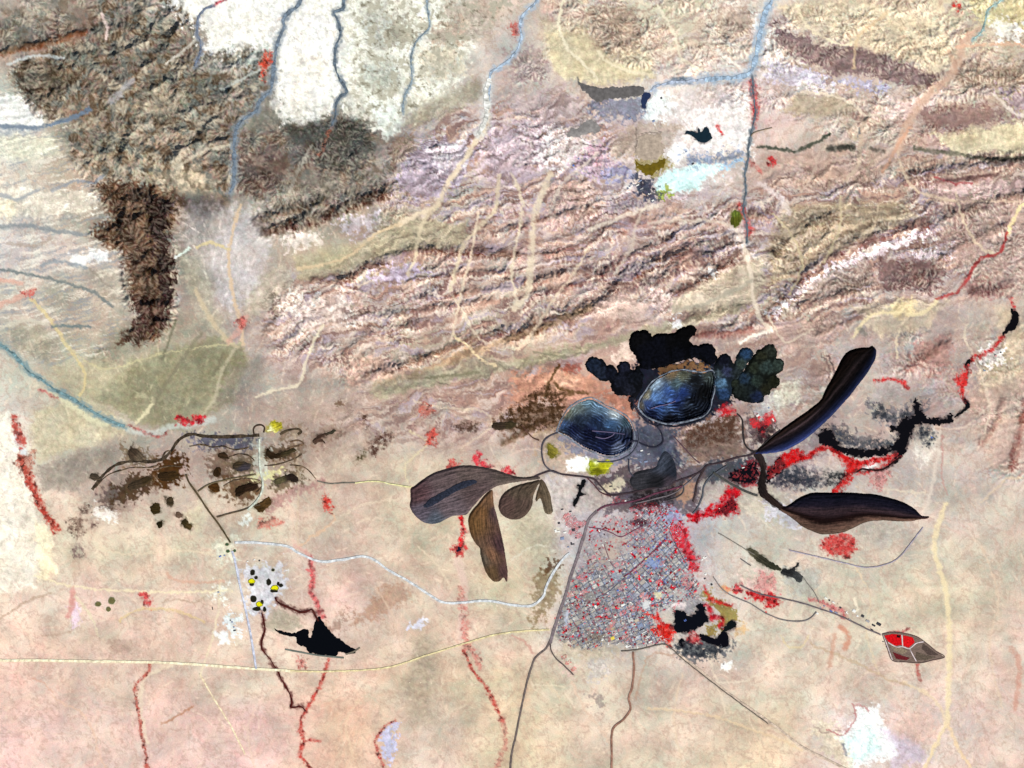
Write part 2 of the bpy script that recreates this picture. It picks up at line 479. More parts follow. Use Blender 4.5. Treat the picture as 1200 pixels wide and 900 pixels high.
# rock types of the dark mountains
r1 = (rock * sstep(-0.05, 0.25, fbm(X / 17, Y / 17, 171, 4, 0.6)) * 0.75)[..., None]
C = C * (1 - r1) + np.array([104, 88, 72]) * r1
r2 = (rock * sstep(0.0, 0.28, fbm(X / 14, Y / 14, 181, 4, 0.6)) * 0.7)[..., None]
C = C * (1 - r2) + np.array([112, 116, 112]) * r2
r3 = (rock * sstep(0.1, 0.35, fbm(X / 22, Y / 22, 185, 4, 0.6)) * 0.7)[..., None]
C = C * (1 - r3) + np.array([188, 178, 160]) * r3

# thin wash lines in the plains and the gravel of the gullies
ln = 1 - np.abs(fbm(qx / 30, qy / 30, 191, 4, 0.6)) * 13
ln = np.clip(ln, 0, 1) * (1 - rock) * 0.5
C = C * (1 - ln[..., None]) + (C * 0.55 + np.array([232, 212, 186]) * 0.45) * ln[..., None]
ln2 = np.clip(1 - np.abs(fbm(qx / 22, qy / 22, 201, 4, 0.6)) * 12, 0, 1) * (1 - rock) * (0.36 + 0.2 * fold)
C = C * (1 - ln2[..., None]) + np.array([176, 146, 134]) * ln2[..., None]
# long streaks of wash on the western fans
fan = np.zeros_like(amp)
s, m = pmask(FANS_W, 8, 1.0, 0.3)
fan[s] = m
st = fbm((X - 0.2 * Y) / 45, (Y + 0.22 * X + 1.2 * WY + 0.5 * BY) / 4.2, 211, 4, 0.6)
for sgn, col, k in ((1, (150, 156, 166), 0.55), (-1, (246, 240, 228), 0.6)):
    m = (fan * sstep(0.06, 0.38, sgn * st) * k)[..., None]
    C = C * (1 - m) + np.array(col) * m

# patches of ground: outline, colour, soft edge, cover, mottling
P = [
    # white salt and gypsum in the north-west
    ([(168, -40), (400, -40), (398, 0), (394, 60), (402, 110), (392, 134), (365, 145), (330, 144), (318, 112), (326, 62), (332, 20), (326, 16), (316, 60), (300, 53), (262, 60), (236, 62), (236, 30), (215, 22)], (250, 248, 240), 10, .88, 1.1),
    ([(404, -40), (540, -40), (560, 30), (545, 90), (500, 128), (450, 156), (425, 138), (398, 132), (408, 100), (400, 60)], (240, 240, 228), 10, .75, 1.3),
    ([(334, 20), (380, 5), (392, 60), (390, 100), (360, 130), (330, 110), (334, 70)], (253, 250, 244), 8, .8, .7),
    ([(430, 120), (460, 118), (475, 150), (452, 165)], (225, 232, 225), 6, .8, .4),
    ([(500, 120), (555, 92), (570, 110), (520, 138), (470, 150)], (165, 160, 140), 7, .6, .5),
    ([(300, 120), (318, 95), (330, 140), (300, 150)], (150, 145, 135), 6, .5, .6),
    ([(520, 0), (590, 0), (575, 50), (530, 45)], (188, 172, 158), 10, .7, .8),
    ([(420, 5), (450, 0), (470, 25), (455, 60), (430, 50)], (186, 188, 180), 8, .7, 1.6),
    ([(450, 30), (475, 20), (490, 45), (460, 55)], (140, 134, 118), 5, .6, 1.6),
    ([(425, 75), (460, 70), (470, 100), (440, 112), (420, 100)], (170, 174, 164), 7, .7, 1.6),
    ([(490, 60), (535, 55), (545, 85), (505, 92)], (206, 196, 176), 8, .7, 1.2),
    ([(500, 30), (540, 20), (545, 50), (510, 52)], (170, 150, 134), 6, .6, 1.4),
    ([(340, 60), (385, 70), (385, 110), (345, 125)], (236, 228, 214), 9, .5, 1.4),
    # lavender and white ground east of the dark fan
    ([(468, 175), (520, 160), (556, 175), (545, 215), (500, 235), (465, 225)], (172, 160, 178), 10, .75, 1.3),
    ([(500, 175), (545, 165), (550, 195), (515, 200)], (228, 218, 226), 6, .6, 1.5),
    ([(570, 150), (640, 140), (650, 190), (600, 215), (560, 200)], (198, 180, 192), 12, .7, 1.3),
    ([(600, 110), (660, 105), (690, 130), (650, 150), (605, 140)], (182, 164, 166), 9, .6, 1.2),
    ([(590, 55), (640, 58), (642, 92), (604, 98)], (158, 140, 140), 6, .65, 1.0),
    ([(640, 150), (690, 160), (700, 175), (660, 200), (630, 190)], (238, 226, 226), 9, .65, 1.3),
    ([(690, 10), (745, 5), (755, 55), (720, 72), (695, 58)], (166, 146, 130), 7, .7, 1.0),
    ([(835, 15), (880, 10), (882, 40), (845, 52)], (166, 146, 132), 7, .6, 1.0),
    ([(640, 215), (700, 205), (700, 250), (650, 265)], (196, 166, 156), 10, .6, 1.2),
    ([(290, 240), (320, 280), (300, 340), (265, 360), (240, 300)], (200, 196, 204), 16, .5, .5),
    ([(330, 280), (370, 270), (380, 285), (340, 296)], (222, 212, 206), 6, .6, 1.2),
    ([(400, 262), (440, 250), (450, 262), (410, 276)], (196, 190, 204), 6, .6, 1.2),
    ([(430, 320), (480, 308), (500, 320), (450, 335)], (190, 178, 206), 6, .65, 1.3),
    ([(340, 350), (400, 345), (420, 375), (350, 392)], (232, 212, 204), 12, .6, 1.3),
    # dark fan below the salt
    ([(335, 148), (362, 148), (388, 138), (425, 145), (438, 172), (420, 200), (395, 205), (372, 200), (365, 175), (345, 165)], (86, 86, 82), 7, .8, .6),
    ([(355, 205), (395, 200), (415, 210), (380, 235), (345, 245), (340, 225)], (140, 132, 122), 7, .6, .5),
    ([(455, 165), (485, 155), (490, 175), (460, 200)], (140, 122, 108), 6, .7, .6),
    ([(280, 180), (320, 170), (340, 200), (320, 225), (280, 225)], (108, 90, 84), 9, .6, .6),
    # mountains of the north-west
    (RIDGE_B, (92, 70, 56), 8, .85, .6),
    ([(170, 225), (200, 235), (196, 260), (200, 300), (203, 345), (190, 352), (182, 300), (176, 260)], (52, 42, 42), 6, .75, .6),
    ([(152, 345), (200, 350), (196, 380), (165, 396), (160, 372)], (78, 58, 54), 5, .7, .6),
    ([(12, 80), (60, 68), (90, 90), (60, 128), (30, 118)], (92, 80, 66), 6, .6, .6),
    ([(215, 232), (265, 232), (262, 250), (235, 255), (215, 250)], (92, 82, 84), 8, .6, .6),
    ([(180, 205), (230, 195), (250, 222), (200, 224)], (195, 180, 158), 12, .75, .4),
    ([(160, 100), (210, 110), (205, 150), (160, 135)], (158, 146, 128), 10, .5, .4),
    # pale fans on the west side
    ([(-46, 110), (20, 112), (48, 140), (40, 152), (-46, 152)], (238, 240, 238), 8, .8, .5),
    ([(-46, 158), (60, 160), (70, 182), (-46, 192)], (228, 226, 205), 8, .7, .4),
    ([(-46, 215), (110, 226), (115, 250), (-46, 258)], (232, 224, 208), 9, .7, .6),
    ([(80, 298), (126, 294), (124, 306), (90, 312)], (232, 234, 236), 5, .8, .4),
    ([(-46, 232), (18, 236), (15, 256), (-46, 254)], (250, 240, 215), 7, .8, .3),
    ([(90, 315), (150, 318), (150, 360), (120, 350)], (182, 174, 160), 9, .6, .5),
    ([(10, 385), (45, 378), (70, 400), (55, 425), (15, 405)], (168, 162, 145), 9, .7, .4),
    ([(205, 240), (275, 240), (290, 330), (275, 380), (240, 330), (215, 290)], (205, 200, 200), 18, .5, .6),
    ([(205, 290), (235, 300), (262, 380), (278, 405), (250, 398), (225, 350)], (182, 178, 160), 10, .6, .4),
    (FAN_GREEN, (156, 152, 126), 7, .85, .35),
    ([(60, 430), (120, 420), (160, 430), (110, 468), (140, 492), (90, 470)], (192, 184, 156), 10, .6, .3),
    ([(225, 412), (275, 405), (285, 420), (262, 450), (232, 455)], (138, 134, 110), 7, .6, .3),
    ([(270, 430), (305, 418), (305, 445), (262, 478), (248, 480)], (150, 142, 132), 8, .6, .4),
    ([(40, 480), (110, 470), (160, 505), (90, 525), (45, 545), (35, 510)], (205, 195, 168), 10, .8, .3),
    ([(-46, 480), (8, 485), (20, 520), (32, 560), (45, 610), (62, 640), (40, 690), (-46, 700)], (250, 240, 226), 9, .8, .12),
    ([(40, 610), (60, 625), (66, 670), (45, 680)], (252, 238, 205), 7, .8, .3),
    # western mining field
    ([(45, 545), (90, 530), (130, 522), (150, 535), (110, 555), (90, 575), (50, 575)], (162, 152, 142), 8, .75, .5),
    ([(110, 570), (125, 548), (165, 542), (205, 535), (215, 545), (205, 572), (170, 580), (150, 600), (118, 600)], (165, 142, 132), 8, .6, .8),
    ([(118, 575), (150, 562), (172, 556), (180, 566), (165, 578), (150, 588), (130, 598), (115, 595)], (104, 92, 88), 5, .7, 1.0),
    ([(180, 548), (196, 538), (212, 533), (212, 556), (206, 566), (190, 566), (178, 558)], (98, 70, 44), 5, .85, .8),
    ([(110, 590), (128, 600), (140, 604), (128, 612), (112, 606), (108, 596)], (250, 244, 236), 4, .8, .5),
    ([(218, 512), (255, 514), (290, 520), (285, 532), (258, 524), (230, 525)], (118, 118, 138), 5, .7, .9),
    ([(260, 520), (300, 525), (300, 560), (262, 555), (250, 540)], (140, 124, 112), 8, .6, .9),
    ([(308, 535), (350, 528), (360, 545), (340, 552), (310, 550)], (150, 130, 118), 8, .6, .8),
    ([(262, 560), (300, 557), (308, 575), (285, 590), (262, 585)], (140, 116, 96), 7, .6, .8),
    ([(310, 585), (345, 568), (380, 560), (372, 572), (330, 592), (312, 600)], (170, 132, 128), 7, .7, .6),
    ([(215, 600), (235, 590), (240, 612), (222, 625)], (205, 200, 170), 9, .5, .5),
    ([(278, 612), (292, 600), (295, 608), (284, 620)], (228, 236, 232), 4, .8, .4),
    ([(138, 566), (160, 556), (182, 554), (184, 566), (168, 576), (148, 588), (132, 592)], (84, 66, 50), 4, .8, 1.0),
    ([(182, 546), (200, 536), (214, 530), (216, 552), (208, 568), (190, 570), (178, 562)], (82, 58, 36), 4, .85, .9),
    ([(224, 510), (262, 513), (300, 514), (298, 528), (262, 524), (232, 522)], (92, 92, 106), 4, .8, 1.0),
    ([(250, 526), (274, 530), (270, 560), (250, 562), (244, 545)], (120, 100, 88), 4, .7, 1.1),
    ([(266, 534), (302, 536), (300, 556), (268, 556)], (112, 98, 82), 4, .75, 1.0),
    ([(264, 562), (304, 560), (306, 578), (284, 586), (266, 584)], (100, 78, 58), 4, .75, 1.0),
    ([(306, 524), (330, 524), (352, 518), (356, 530), (330, 540), (308, 540)], (98, 80, 62), 4, .8, 1.0),
    ([(318, 556), (350, 550), (356, 564), (334, 572), (316, 572)], (110, 94, 74), 4, .75, 1.1),
    ([(325, 500), (352, 498), (356, 512), (330, 516)], (112, 96, 76), 4, .75, 1.0),
    ([(362, 508), (396, 498), (400, 508), (378, 522), (362, 524)], (116, 94, 80), 4, .7, 1.1),
    ([(140, 520), (172, 528), (176, 542), (150, 544)], (120, 104, 84), 4, .7, 1.0),
    ([(290, 556), (322, 548), (330, 552), (312, 562), (300, 566)], (236, 232, 180), 3, .8, .8),
    ([(298, 520), (310, 520), (312, 552), (302, 556)], (200, 206, 198), 4, .7, .9),
    # upland between
    ([(430, 445), (520, 430), (520, 445), (450, 462)], (150, 145, 125), 8, .5, .4),
    ([(490, 440), (560, 418), (580, 420), (560, 440), (510, 452)], (160, 152, 132), 8, .6, .5),
    ([(300, 470), (420, 462), (420, 540), (360, 545)], (180, 160, 148), 20, .5, .4),
    ([(395, 478), (403, 468), (398, 475)], (110, 90, 72), 3, .8, .3),
    ([(324, 340), (355, 345), (360, 365), (330, 375)], (235, 218, 208), 10, .7, .6),
    ([(400, 425), (460, 418), (470, 440), (410, 452)], (214, 178, 162), 12, .6, .4),
    ([(455, 245), (495, 255), (500, 285), (440, 300), (415, 300)], (182, 172, 148), 10, .6, .3),
    ([(345, 300), (400, 285), (420, 300), (380, 318), (350, 318)], (178, 172, 145), 8, .6, .3),
    # pink and olive ground north-west of the pits
    ([(600, 440), (650, 432), (700, 440), (712, 462), (690, 470), (660, 480), (640, 470), (600, 490)], (204, 150, 128), 9, .8, .9),
    ([(640, 440), (660, 435), (680, 445), (672, 458), (640, 462)], (222, 176, 152), 6, .7, .6),
    ([(655, 430), (680, 426), (682, 436), (660, 438)], (170, 100, 88), 4, .7, .4),
    ([(578, 492), (605, 478), (635, 470), (660, 482), (655, 505), (610, 505), (585, 505)], (120, 92, 74), 7, .65, 1.0),
    ([(605, 420), (640, 410), (680, 402), (700, 405), (640, 425), (605, 432)], (172, 162, 136), 7, .6, .4),
    ([(720, 412), (738, 402), (742, 425), (735, 422), (715, 425)], (235, 212, 200), 6, .8, .6),
    # slag ground round the pits
    ([(742, 428), (800, 420), (842, 424), (862, 446), (858, 472), (834, 488), (815, 496), (780, 500), (752, 494), (738, 474), (736, 445)], (34, 38, 52), 3, .92, .7),
    ([(700, 464), (716, 456), (742, 462), (746, 485), (738, 492), (715, 478)], (186, 130, 112), 4, .8, .8),
    ([(770, 428), (800, 424), (822, 424), (830, 432), (800, 434), (776, 438)], (140, 106, 74), 3, .8, .9),
    ([(726, 520), (746, 500), (760, 500), (764, 520), (776, 528), (770, 548), (752, 550), (735, 545), (724, 538)], (92, 98, 118), 4, .8, 1.0),
    ([(768, 520), (782, 528), (796, 545), (796, 568), (780, 574), (776, 545)], (60, 64, 78), 4, .8, .8),
    ([(690, 556), (735, 548), (742, 562), (720, 570), (700, 568)], (110, 96, 100), 4, .7, 1.0),
    ([(700, 572), (760, 562), (800, 556), (802, 566), (760, 584), (715, 586)], (104, 84, 90), 4, .7, 1.2),
    ([(845, 548), (890, 540), (896, 556), (880, 570), (850, 566)], (70, 60, 64), 4, .75, 1.2),
    ([(880, 476), (900, 478), (912, 498), (904, 516), (884, 524), (874, 508)], (96, 84, 88), 5, .7, 1.3),
    ([(890, 540), (925, 524), (960, 508), (975, 520), (950, 545), (920, 562), (900, 566)], (150, 136, 140), 5, .7, 1.2),
    ([(625, 505), (660, 498), (665, 525), (650, 545), (632, 530)], (180, 158, 132), 6, .6, 1.2),
    ([(690, 562), (740, 546), (800, 546), (860, 536), (892, 545), (880, 574), (832, 580), (812, 602), (760, 598), (716, 600), (700, 585)], (98, 88, 94), 8, .82, 1.0),
    ([(736, 578), (775, 572), (796, 578), (778, 592), (742, 594)], (44, 38, 42), 4, .75, 1.2),
    ([(878, 556), (905, 560), (935, 550), (965, 552), (958, 568), (905, 574), (885, 570)], (92, 86, 96), 5, .6, 1.4),
    ([(960, 500), (985, 498), (1010, 516), (1050, 512), (1052, 524), (1000, 528), (970, 520)], (96, 90, 94), 5, .65, 1.4),
    ([(1015, 470), (1045, 480), (1070, 476), (1085, 470), (1082, 490), (1050, 500), (1025, 490)], (104, 104, 112), 5, .65, 1.4),
    ([(1060, 505), (1080, 500), (1096, 508), (1092, 520), (1070, 520)], (120, 116, 118), 4, .6, 1.4),
    ([(640, 560), (690, 562), (700, 600), (680, 640), (655, 640), (648, 600)], (196, 188, 192), 6, .6, 1.0),
    ([(1095, 225), (1246, 218), (1246, 330), (1185, 345), (1130, 330)], (176, 150, 142), 12, .55, 1.2),
    ([(1130, 440), (1190, 430), (1246, 430), (1246, 560), (1160, 550)], (192, 164, 152), 14, .5, 1.2),
    # works between the pits and the town
    ([(640, 512), (660, 512), (680, 524), (705, 536), (720, 540), (690, 560), (660, 556), (635, 545)], (196, 176, 162), 5, .8, .6),
    ([(652, 510), (670, 516), (690, 528), (712, 537), (740, 528), (746, 512), (756, 515), (752, 532), (730, 542), (700, 540), (670, 530)], (128, 130, 150), 4, .8, .8),
    ([(666, 538), (680, 536), (694, 540), (694, 556), (676, 556), (666, 548)], (254, 252, 246), 3, .95, .3),
    ([(745, 495), (770, 498), (800, 500), (796, 520), (800, 545), (770, 535), (748, 520)], (84, 88, 104), 7, .85, .8),
    ([(795, 505), (830, 492), (868, 488), (872, 520), (882, 535), (840, 542), (815, 545), (800, 530)], (130, 110, 102), 6, .85, .9),
    ([(820, 498), (860, 488), (866, 500), (830, 508)], (104, 74, 58), 4, .55, 1.2),
    ([(826, 545), (885, 536), (892, 552), (850, 560), (826, 566)], (78, 84, 94), 5, .85, .8),
    ([(735, 575), (795, 570), (800, 555), (825, 552), (815, 580), (790, 590), (740, 590)], (112, 106, 116), 7, .75, .9),
    ([(790, 570), (810, 562), (815, 580), (800, 590), (790, 585)], (196, 152, 122), 5, .7, .6),
    ([(640, 575), (672, 560), (690, 570), (668, 590), (660, 600), (645, 600)], (206, 196, 192), 5, .8, .6),
    ([(672, 570), (700, 568), (720, 585), (700, 600), (675, 600)], (190, 178, 172), 6, .8, .7),
    ([(705, 570), (725, 560), (735, 566), (728, 576), (715, 578)], (216, 206, 180), 4, .8, .4),
    ([(820, 565), (850, 560), (862, 575), (835, 592), (822, 590)], (196, 186, 176), 5, .7, .6),
    ([(862, 575), (905, 565), (925, 590), (890, 605), (865, 600)], (206, 196, 180), 6, .7, .5),
    ([(600, 600), (640, 590), (655, 620), (640, 660), (610, 650)], (186, 180, 158), 12, .6, .5),
    ([(630, 670), (652, 665), (655, 690), (640, 720), (628, 735), (625, 705)], (138, 122, 96), 8, .75, 1.0),
    ([(640, 660), (652, 655), (655, 668), (642, 672)], (90, 66, 50), 4, .7, .8),
    # north works
    ([(680, 200), (740, 160), (760, 120), (800, 105), (870, 100), (880, 170), (870, 200), (800, 230), (760, 232), (720, 222)], (226, 214, 214), 14, .55, 1.2),
    ([(840, 130), (878, 105), (880, 180), (840, 190), (825, 170)], (250, 244, 242), 9, .7, 1.0),
    ([(772, 212), (786, 203), (800, 199), (812, 203), (825, 196), (840, 194), (838, 204), (826, 210), (815, 218), (800, 223), (788, 230), (770, 224)], (214, 250, 252), 4, .97, .45),
    ([(826, 200), (850, 190), (872, 184), (873, 190), (850, 198), (832, 206)], (172, 208, 238), 3, .85, .9),
    ([(776, 180), (790, 167), (800, 170), (806, 178), (800, 184), (788, 187)], (255, 255, 252), 2.5, .95, .2),
    ([(745, 112), (770, 105), (780, 118), (772, 140), (756, 142), (750, 130)], (232, 238, 238), 5, .8, 1.0),
    ([(805, 185), (830, 182), (868, 178), (845, 192), (815, 196)], (150, 158, 172), 5, .7, .8),
    ([(668, 200), (690, 176), (712, 168), (722, 190), (735, 200), (715, 212), (690, 208)], (176, 164, 190), 6, .75, 1.2),
    ([(690, 178), (704, 172), (710, 185), (700, 192)], (216, 150, 152), 4, .6, 1.0),
    ([(742, 205), (756, 208), (768, 222), (765, 232), (748, 228), (740, 218)], (92, 96, 112), 4, .85, 1.0),
    ([(720, 235), (770, 225), (772, 240), (730, 248), (705, 252)], (150, 138, 146), 6, .7, .8),
    ([(664, 158), (676, 146), (696, 138), (702, 150), (680, 160)], (150, 142, 140), 4, .75, .7),
    ([(690, 122), (730, 118), (748, 125), (735, 140), (705, 138)], (178, 168, 164), 6, .7, .7),
    ([(640, 60), (760, 60), (770, 88), (700, 98), (650, 90)], (224, 212, 180), 10, .6, .3),
    ([(630, 20), (690, 30), (690, 60), (640, 60)], (200, 190, 162), 12, .6, .4),
    ([(885, 20), (900, 60), (985, 100), (960, 108), (890, 90)], (240, 228, 226), 8, .8, .9),
    ([(900, 75), (940, 78), (975, 92), (960, 102), (900, 92)], (190, 186, 214), 5, .5, 1.2),
    ([(986, 95), (1000, 90), (1040, 100), (1035, 106), (1000, 104)], (180, 178, 205), 4, .7, 1.2),
    ([(904, 24), (930, 38), (958, 52), (985, 56), (1010, 52), (1050, 70), (1096, 90), (1088, 104), (1050, 98), (1010, 88), (980, 86), (940, 70), (912, 50)], (138, 116, 116), 5, .85, .5),
    ([(905, 5), (1000, 0), (1100, 20), (1120, 60), (1100, 85), (1040, 62), (985, 48), (930, 32)], (226, 210, 180), 9, .65, .5),
    ([(1125, -20), (1246, -20), (1246, 40), (1180, 40), (1150, 30)], (226, 216, 160), 10, .6, .5),
    ([(1160, 25), (1190, 22), (1200, 45), (1170, 48)], (248, 242, 232), 6, .8, .8),
    ([(1040, 128), (1085, 110), (1105, 105), (1090, 130), (1060, 138), (1015, 138)], (240, 212, 206), 6, .75, .4),
    ([(1120, 72), (1246, 78), (1246, 102), (1130, 100), (1118, 90)], (160, 140, 124), 8, .7, .5),
    ([(1170, 104), (1246, 102), (1246, 135), (1190, 132)], (176, 158, 176), 6, .6, 1.0),
    ([(1075, 128), (1140, 122), (1185, 128), (1150, 150), (1090, 155)], (140, 112, 108), 6, .7, .9),
    ([(1090, 155), (1246, 140), (1246, 180), (1120, 180)], (216, 204, 174), 8, .7, .4),
    ([(890, 178), (1000, 178), (1060, 180), (1030, 215), (960, 225), (890, 220)], (186, 160, 148), 9, .6, .4),
    ([(1080, 215), (1246, 210), (1246, 228), (1100, 228)], (205, 178, 178), 6, .6, .8),
    ([(920, 240), (1060, 235), (1075, 255), (1010, 280), (950, 310), (905, 340), (900, 290)], (172, 156, 130), 10, .65, .4),
    ([(900, 366), (935, 343), (950, 325), (985, 304), (1020, 294), (1045, 284), (1076, 272), (1092, 274), (1070, 284), (1045, 294), (1010, 306), (975, 318), (955, 336), (925, 354), (905, 372)], (238, 220, 226), 3, .9, .6),
    ([(1068, 296), (1090, 290), (1118, 292), (1110, 300), (1080, 304)], (226, 208, 214), 4, .75, .9),
    ([(1030, 303), (1095, 306), (1115, 322), (1090, 342), (1035, 340), (1028, 320)], (124, 98, 96), 5, .8, .6),
    ([(950, 330), (1020, 305), (1028, 335), (980, 350), (950, 350)], (150, 132, 124), 7, .65, .7),
    ([(900, 378), (960, 370), (990, 385), (960, 410), (900, 405)], (176, 148, 138), 8, .6, .8),
    ([(1130, 325), (1180, 335), (1175, 352), (1135, 348)], (150, 112, 110), 6, .6, .7),
    ([(1075, 400), (1110, 395), (1115, 430), (1090, 442), (1068, 425)], (172, 134, 126), 8, .75, .6),
    ([(1035, 440), (1065, 445), (1050, 470), (1020, 470)], (182, 170, 170), 8, .6, .5),
    ([(1040, 358), (1070, 350), (1075, 362), (1050, 372)], (226, 206, 160), 8, .7, .3),
    ([(1170, 355), (1200, 380), (1198, 440), (1150, 460), (1140, 440), (1170, 410)], (214, 196, 168), 12, .6, .3),
    ([(855, 268), (875, 258), (882, 295), (878, 305), (866, 292)], (225, 214, 214), 5, .6, .9),
    ([(828, 318), (838, 316), (840, 328), (830, 328)], (250, 240, 238), 3, .9, .3),
    ([(765, 340), (785, 338), (785, 365), (768, 360)], (226, 200, 194), 5, .7, .7),
    ([(788, 372), (798, 370), (798, 382), (790, 384)], (250, 246, 250), 3, .9, .4),
    ([(700, 178), (735, 175), (745, 185), (720, 190)], (205, 195, 200), 5, .6, .6),
    # north works in detail
    ([(690, 118), (735, 112), (755, 112), (766, 130), (740, 142), (700, 134)], (122, 126, 148), 6, .7, 1.2),
    ([(672, 192), (690, 168), (706, 170), (722, 190), (728, 204), (705, 208), (685, 204)], (190, 164, 174), 4, .7, 1.2),
    ([(705, 196), (735, 196), (744, 206), (712, 212)], (152, 156, 188), 5, .65, 1.0),
    ([(715, 168), (745, 145), (780, 140), (802, 150), (790, 165), (778, 172), (745, 182), (720, 187)], (180, 162, 148), 7, .75, .7),
    ([(744, 186), (784, 182), (786, 194), (765, 208), (746, 200)], (138, 124, 62), 4, .6, .8),
    ([(766, 214), (780, 200), (800, 195), (824, 190), (846, 194), (836, 208), (815, 221), (795, 228), (774, 228)], (220, 252, 252), 4, 1.0, .3),
    ([(755, 115), (775, 104), (786, 112), (792, 130), (775, 142), (757, 140)], (238, 246, 246), 5, .85, .9),
    ([(800, 140), (840, 125), (878, 108), (882, 170), (860, 180), (808, 178)], (248, 240, 238), 7, .7, .8),
    ([(776, 182), (790, 166), (804, 170), (808, 180), (800, 188), (786, 190)], (255, 255, 254), 3, 1.0, .2),
    ([(804, 182), (835, 180), (872, 174), (870, 182), (840, 190), (812, 194)], (132, 146, 172), 4, .7, 1.0),
    ([(770, 225), (782, 222), (788, 230), (774, 232)], (150, 160, 70), 3, .8, .8),
    ([(744, 206), (758, 208), (772, 220), (768, 234), (752, 230)], (78, 82, 100), 4, .75, 1.1),
    # south
    ([(838, 690), (880, 660), (915, 670), (905, 690), (870, 692)], (214, 204, 190), 10, .5, .4),
    ([(915, 662), (960, 668), (955, 700), (930, 700)], (176, 178, 172), 9, .65, .6),
    ([(870, 675), (900, 672), (912, 695), (880, 698)], (232, 196, 190), 8, .6, .8),
    ([(890, 585), (935, 592), (945, 612), (930, 618), (900, 605)], (206, 206, 220), 6, .75, .8),
    ([(988, 606), (1030, 612), (1060, 620), (1040, 640), (1000, 632)], (190, 182, 172), 8, .6, .4),
    (SALT_S, (250, 252, 252), 4, .97, .3),
    ([(985, 865), (1020, 850), (1040, 880), (1000, 895)], (205, 246, 242), 8, .55, .6),
    ([(1030, 850), (1075, 870), (1090, 890), (1040, 905), (1050, 880)], (210, 196, 214), 10, .7, .4),
    ([(950, 845), (975, 845), (1000, 895), (985, 900), (965, 880)], (226, 214, 190), 6, .7, .9),
    ([(1035, 845), (1090, 832), (1100, 860), (1070, 872)], (222, 186, 172), 12, .5, .5),
    ([(455, 850), (468, 846), (462, 870), (456, 895), (448, 880), (444, 866)], (198, 198, 226), 3, .9, .5),
    ([(478, 730), (498, 728), (494, 736), (474, 738)], (222, 222, 238), 2.5, .9, .3),
    ([(485, 745), (515, 745), (510, 850), (475, 850)], (184, 170, 152), 14, .7, .5),
    ([(370, 742), (400, 722), (412, 722), (400, 735), (385, 738)], (140, 112, 98), 7, .5, 1.0),
    ([(410, 730), (450, 690), (475, 680), (480, 700), (440, 725)], (176, 142, 122), 9, .7, .6),
    ([(318, 712), (345, 720), (358, 735), (330, 740), (310, 735)], (172, 164, 146), 6, .7, .3),
    ([(125, 752), (150, 750), (155, 765), (130, 768)], (172, 150, 138), 7, .6, .5),
    ([(80, 710), (92, 708), (95, 728), (84, 735)], (228, 206, 220), 4, .85, .3),
    ([(250, 740), (266, 738), (270, 752), (255, 758)], (252, 252, 250), 4, .9, .4),
    ([(264, 722), (280, 722), (282, 745), (270, 748)], (220, 232, 236), 4, .8, 1.0),
    ([(252, 685), (266, 685), (262, 700), (252, 700)], (236, 240, 230), 4, .7, 1.0),
    ([(250, 635), (275, 630), (278, 650), (255, 660)], (214, 216, 198), 5, .7, .8),
    ([(284, 668), (330, 660), (335, 690), (325, 700), (312, 722), (292, 718), (290, 690)], (210, 212, 222), 5, .85, .8),
    ([(690, 765), (712, 762), (708, 795), (690, 798)], (196, 190, 186), 6, .8, .9),
    ([(660, 755), (700, 752), (735, 762), (700, 775), (660, 770)], (196, 182, 160), 6, .7, .7),
    ([(660, 775), (680, 785), (672, 795), (656, 782)], (214, 190, 178), 4, .8, .8),
    ([(693, 815), (705, 815), (706, 828), (695, 830)], (140, 128, 124), 4, .6, 1.0),
    ([(846, 775), (858, 772), (858, 785), (848, 786)], (255, 252, 248), 3, .95, .2),
    ([(795, 700), (812, 695), (815, 710), (800, 715), (785, 712)], (236, 220, 222), 4, .8, .4),
    ([(772, 712), (788, 706), (790, 730), (800, 735), (782, 732)], (206, 194, 184), 4, .8, .3),
    ([(752, 700), (770, 695), (776, 708), (765, 718), (750, 714)], (255, 250, 246), 2.5, .95, .4),
    ([(764, 690), (778, 690), (780, 702), (766, 704)], (250, 238, 188), 3, .9, .2),
    ([(822, 690), (830, 690), (833, 700), (845, 706), (857, 711), (865, 718), (864, 724), (852, 730), (846, 732), (841, 725), (838, 715), (830, 706)], (152, 138, 84), 2.5, .9, .5),
    ([(828, 737), (834, 729), (842, 730), (845, 738), (838, 746), (829, 744)], (160, 138, 82), 2.5, .9, .5),
    ([(858, 735), (872, 732), (876, 742), (862, 748)], (206, 172, 128), 5, .7, .5),
    ([(798, 700), (820, 700), (828, 715), (800, 718)], (128, 130, 136), 5, .6, 1.0),
    ([(790, 752), (830, 748), (858, 755), (846, 768), (815, 772), (795, 766)], (92, 96, 102), 5, .8, 1.2),
    ([(845, 688), (865, 688), (866, 694), (848, 694)], (214, 158, 116), 3, .8, .6),
    ([(1068, 520), (1095, 500), (1100, 530), (1080, 545)], (228, 222, 212), 8, .6, .8),
    ([(1012, 538), (1022, 535), (1030, 545), (1022, 554), (1012, 552)], (238, 240, 238), 3, .9, .8),
    ([(960, 540), (990, 545), (992, 565), (960, 565)], (196, 186, 178), 8, .5, .8),
    ([(880, 480), (905, 470), (912, 490), (890, 500)], (190, 192, 192), 6, .7, 1.0),
    ([(915, 455), (940, 445), (935, 470), (905, 480), (900, 468)], (206, 206, 190), 8, .7, .8),
    ([(945, 430), (970, 415), (978, 430), (960, 455), (940, 460)], (158, 132, 124), 8, .6, .9),
    ([(1150, 410), (1170, 405), (1180, 420), (1165, 430), (1150, 425)], (236, 232, 230), 5, .8, .8),
]
P = [(poly, col, 6, .82, .25) for poly, col in VALLEYS] + P
